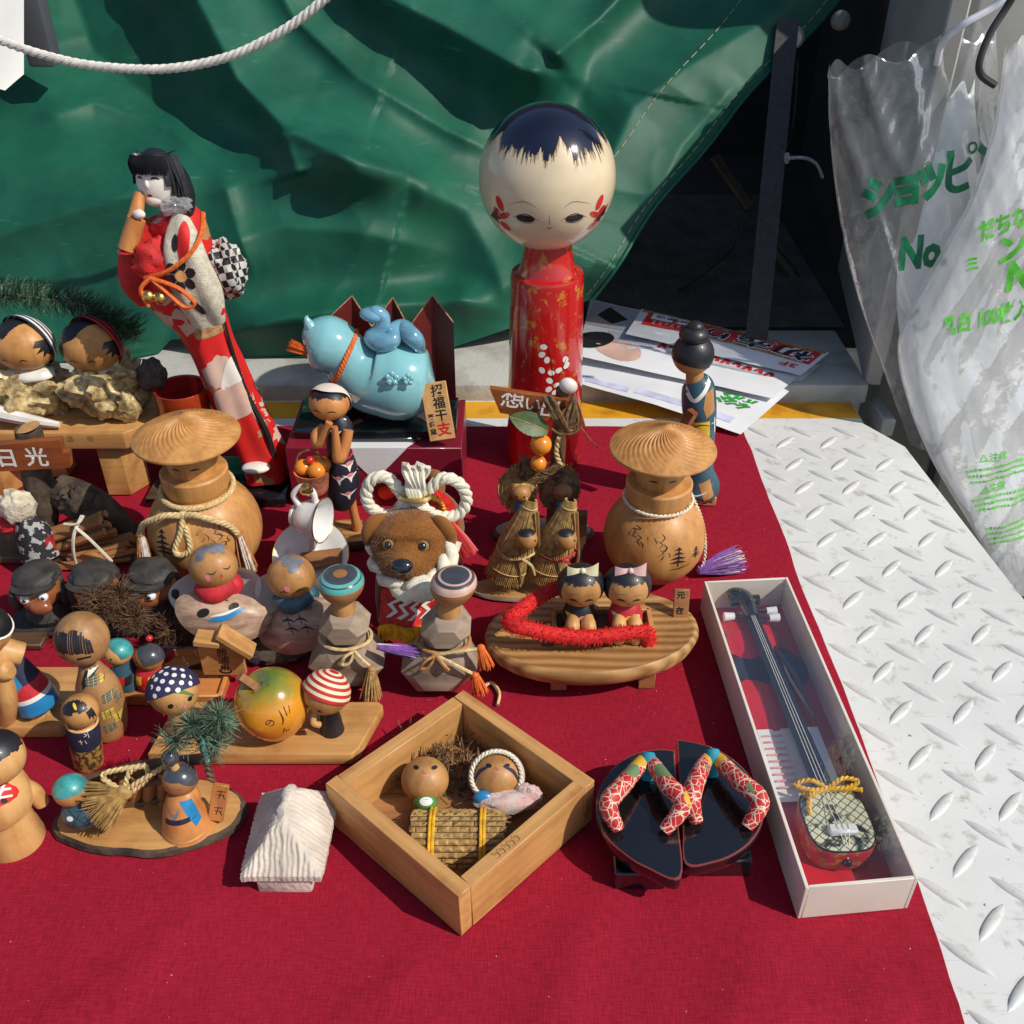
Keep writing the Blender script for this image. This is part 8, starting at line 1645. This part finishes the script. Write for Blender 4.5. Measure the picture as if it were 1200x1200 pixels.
for i in range(48): a = 2*math.pi*i/48; pol.append((2.75*math.copysign(abs(math.cos(a))**.62, math.cos(a)), 2.4*math.copysign(abs(math.sin(a))**.62, math.sin(a))))
Mb = TR(bc, 0, 0, math.degrees(ang)); k = G('red_paint'); mk('brocade_red', (.42, .02, .02), .4, .3, 150, .2, 500, col2=(.36, .17, .04), lo=.42, hi=.46); k = G('brocade_red'); k.prism(pol, .35, 2.25, Mb, b=.2, seg=3); k.build('body', t)
k = G('hair_black'); k.prism([(x*.985, y*.985) for x, y in pol], 2.2, 2.29, Mb, b=0); k.build('body_rim', t); k = G('snake_skin'); k.prism([(x*.95, y*.94) for x, y in pol], 2.25, 2.34, Mb, b=.02); k.build('skin', t)
k = G('lacquer_black'); p0, p1 = sp_(.07, -.1, 1.9), sp_(.72, .3, 2.2); d = (p1-p0).normalized(); s2 = Vector((-d.y, d.x, 0)).normalized(); vs = []
for p_, w_ in ((p0, .52), (p1, .78)): vs += [p_-s2*w_, p_+s2*w_, p_+s2*w_*.7-Vector((0, 0, .9)), p_-s2*w_*.7-Vector((0, 0, .9))]
k.add(vs, [(0, 1, 5, 4), (1, 2, 6, 5), (2, 3, 7, 6), (3, 0, 4, 7), (3, 2, 1, 0), (4, 5, 6, 7)]); k.build('neck', t, 20)
k = G('lacquer_black'); h0 = sp_(.035, -.25, 1.9); k.tube(crv([p0+d*1.4, h0, h0+Vector((-.9, .5, .2)), h0+Vector((-1.4, .55, .1))], 5), [.5, .75, .55, .3], 12, flat=1.2); k.tube([h0-s2*1.3+d*.2, h0+s2*1.3+d*.2], [.5, .5], 10); k.build('headstock', t)
for (u, s_) in ((.10, -1), (.085, 1), (.115, 1)): k = G('lacquer_black'); a = sp_(u, -.1, 1.7); k.tube([a, a+s2*(1.5*s_)], .16, 8); k.mat('white_ceramic'); k.tube([a+s2*(1.5*s_), a+s2*(2.4*s_)], [.34, .42], 10); k.build('tuning_peg', t)
for o in (-.28, 0, .28): k = G('white_paint'); k.tube([sp_(.08, -.1, 2.05)+s2*o*.5, p1+s2*o+Vector((0, 0, .12)), bc+ax*1.1+s2*o*1.4+Vector((0, 0, 2.95)), bc+ax*2.5+s2*o*.3+Vector((0, 0, 2.2)), bc+ax*2.9+Vector((0, 0, 1.4))], .03, 5); k.build('string', t)
k = G('white_ceramic'); k.box((1.1, 0, 2.6), (.8, 2.0, .5), Mb, b=.12); k.build('bridge', t)
k = G('lacquer_black'); k.sph(bc+ax*2.85+Vector((0, 0, 1.3)), (.3, .3, .4), n=12); k.build('tail_peg', t)
k = G('fringe_gold'); kn = bc-ax*2.3+Vector((0, 0, 2.75)); s3 = s2
k.rope([kn+s3*(1.9*math.cos(a))+Vector((0, 0, .5*math.sin(a)-.6)) for a in [i*.2618 for i in range(13)]], .2, 2, .7, 5)
for s_ in (-1, 1): k.rope(crv([kn, kn+s3*1.2*s_-ax*.5+Vector((0, 0, .4)), kn+s3*2.3*s_-ax*.3+Vector((0, 0, .2)), kn+s3*1.3*s_+ax*.1+Vector((0, 0, .1)), kn], 6), .18, 2, .7, 5)
k.rope(crv([kn, kn-s3*1.4+ax*.5, kn-s3*1.9+ax*2.0+Vector((0, 0, -.2))], 6), .18, 2, .7, 5); k.rope(crv([kn, kn+s3*1.6+ax*.1, kn+s3*2.4+ax*.3], 6), .18, 2, .7, 5); k.build('bow_cord', t)
k = G('lacquer_black'); k.tube([sp_(.2, 1.3, .9), sp_(.33, 1.9, .9), sp_(.48, 2.2, .9)], [.1, .5, .06], 6); k.build('plectrum', t)
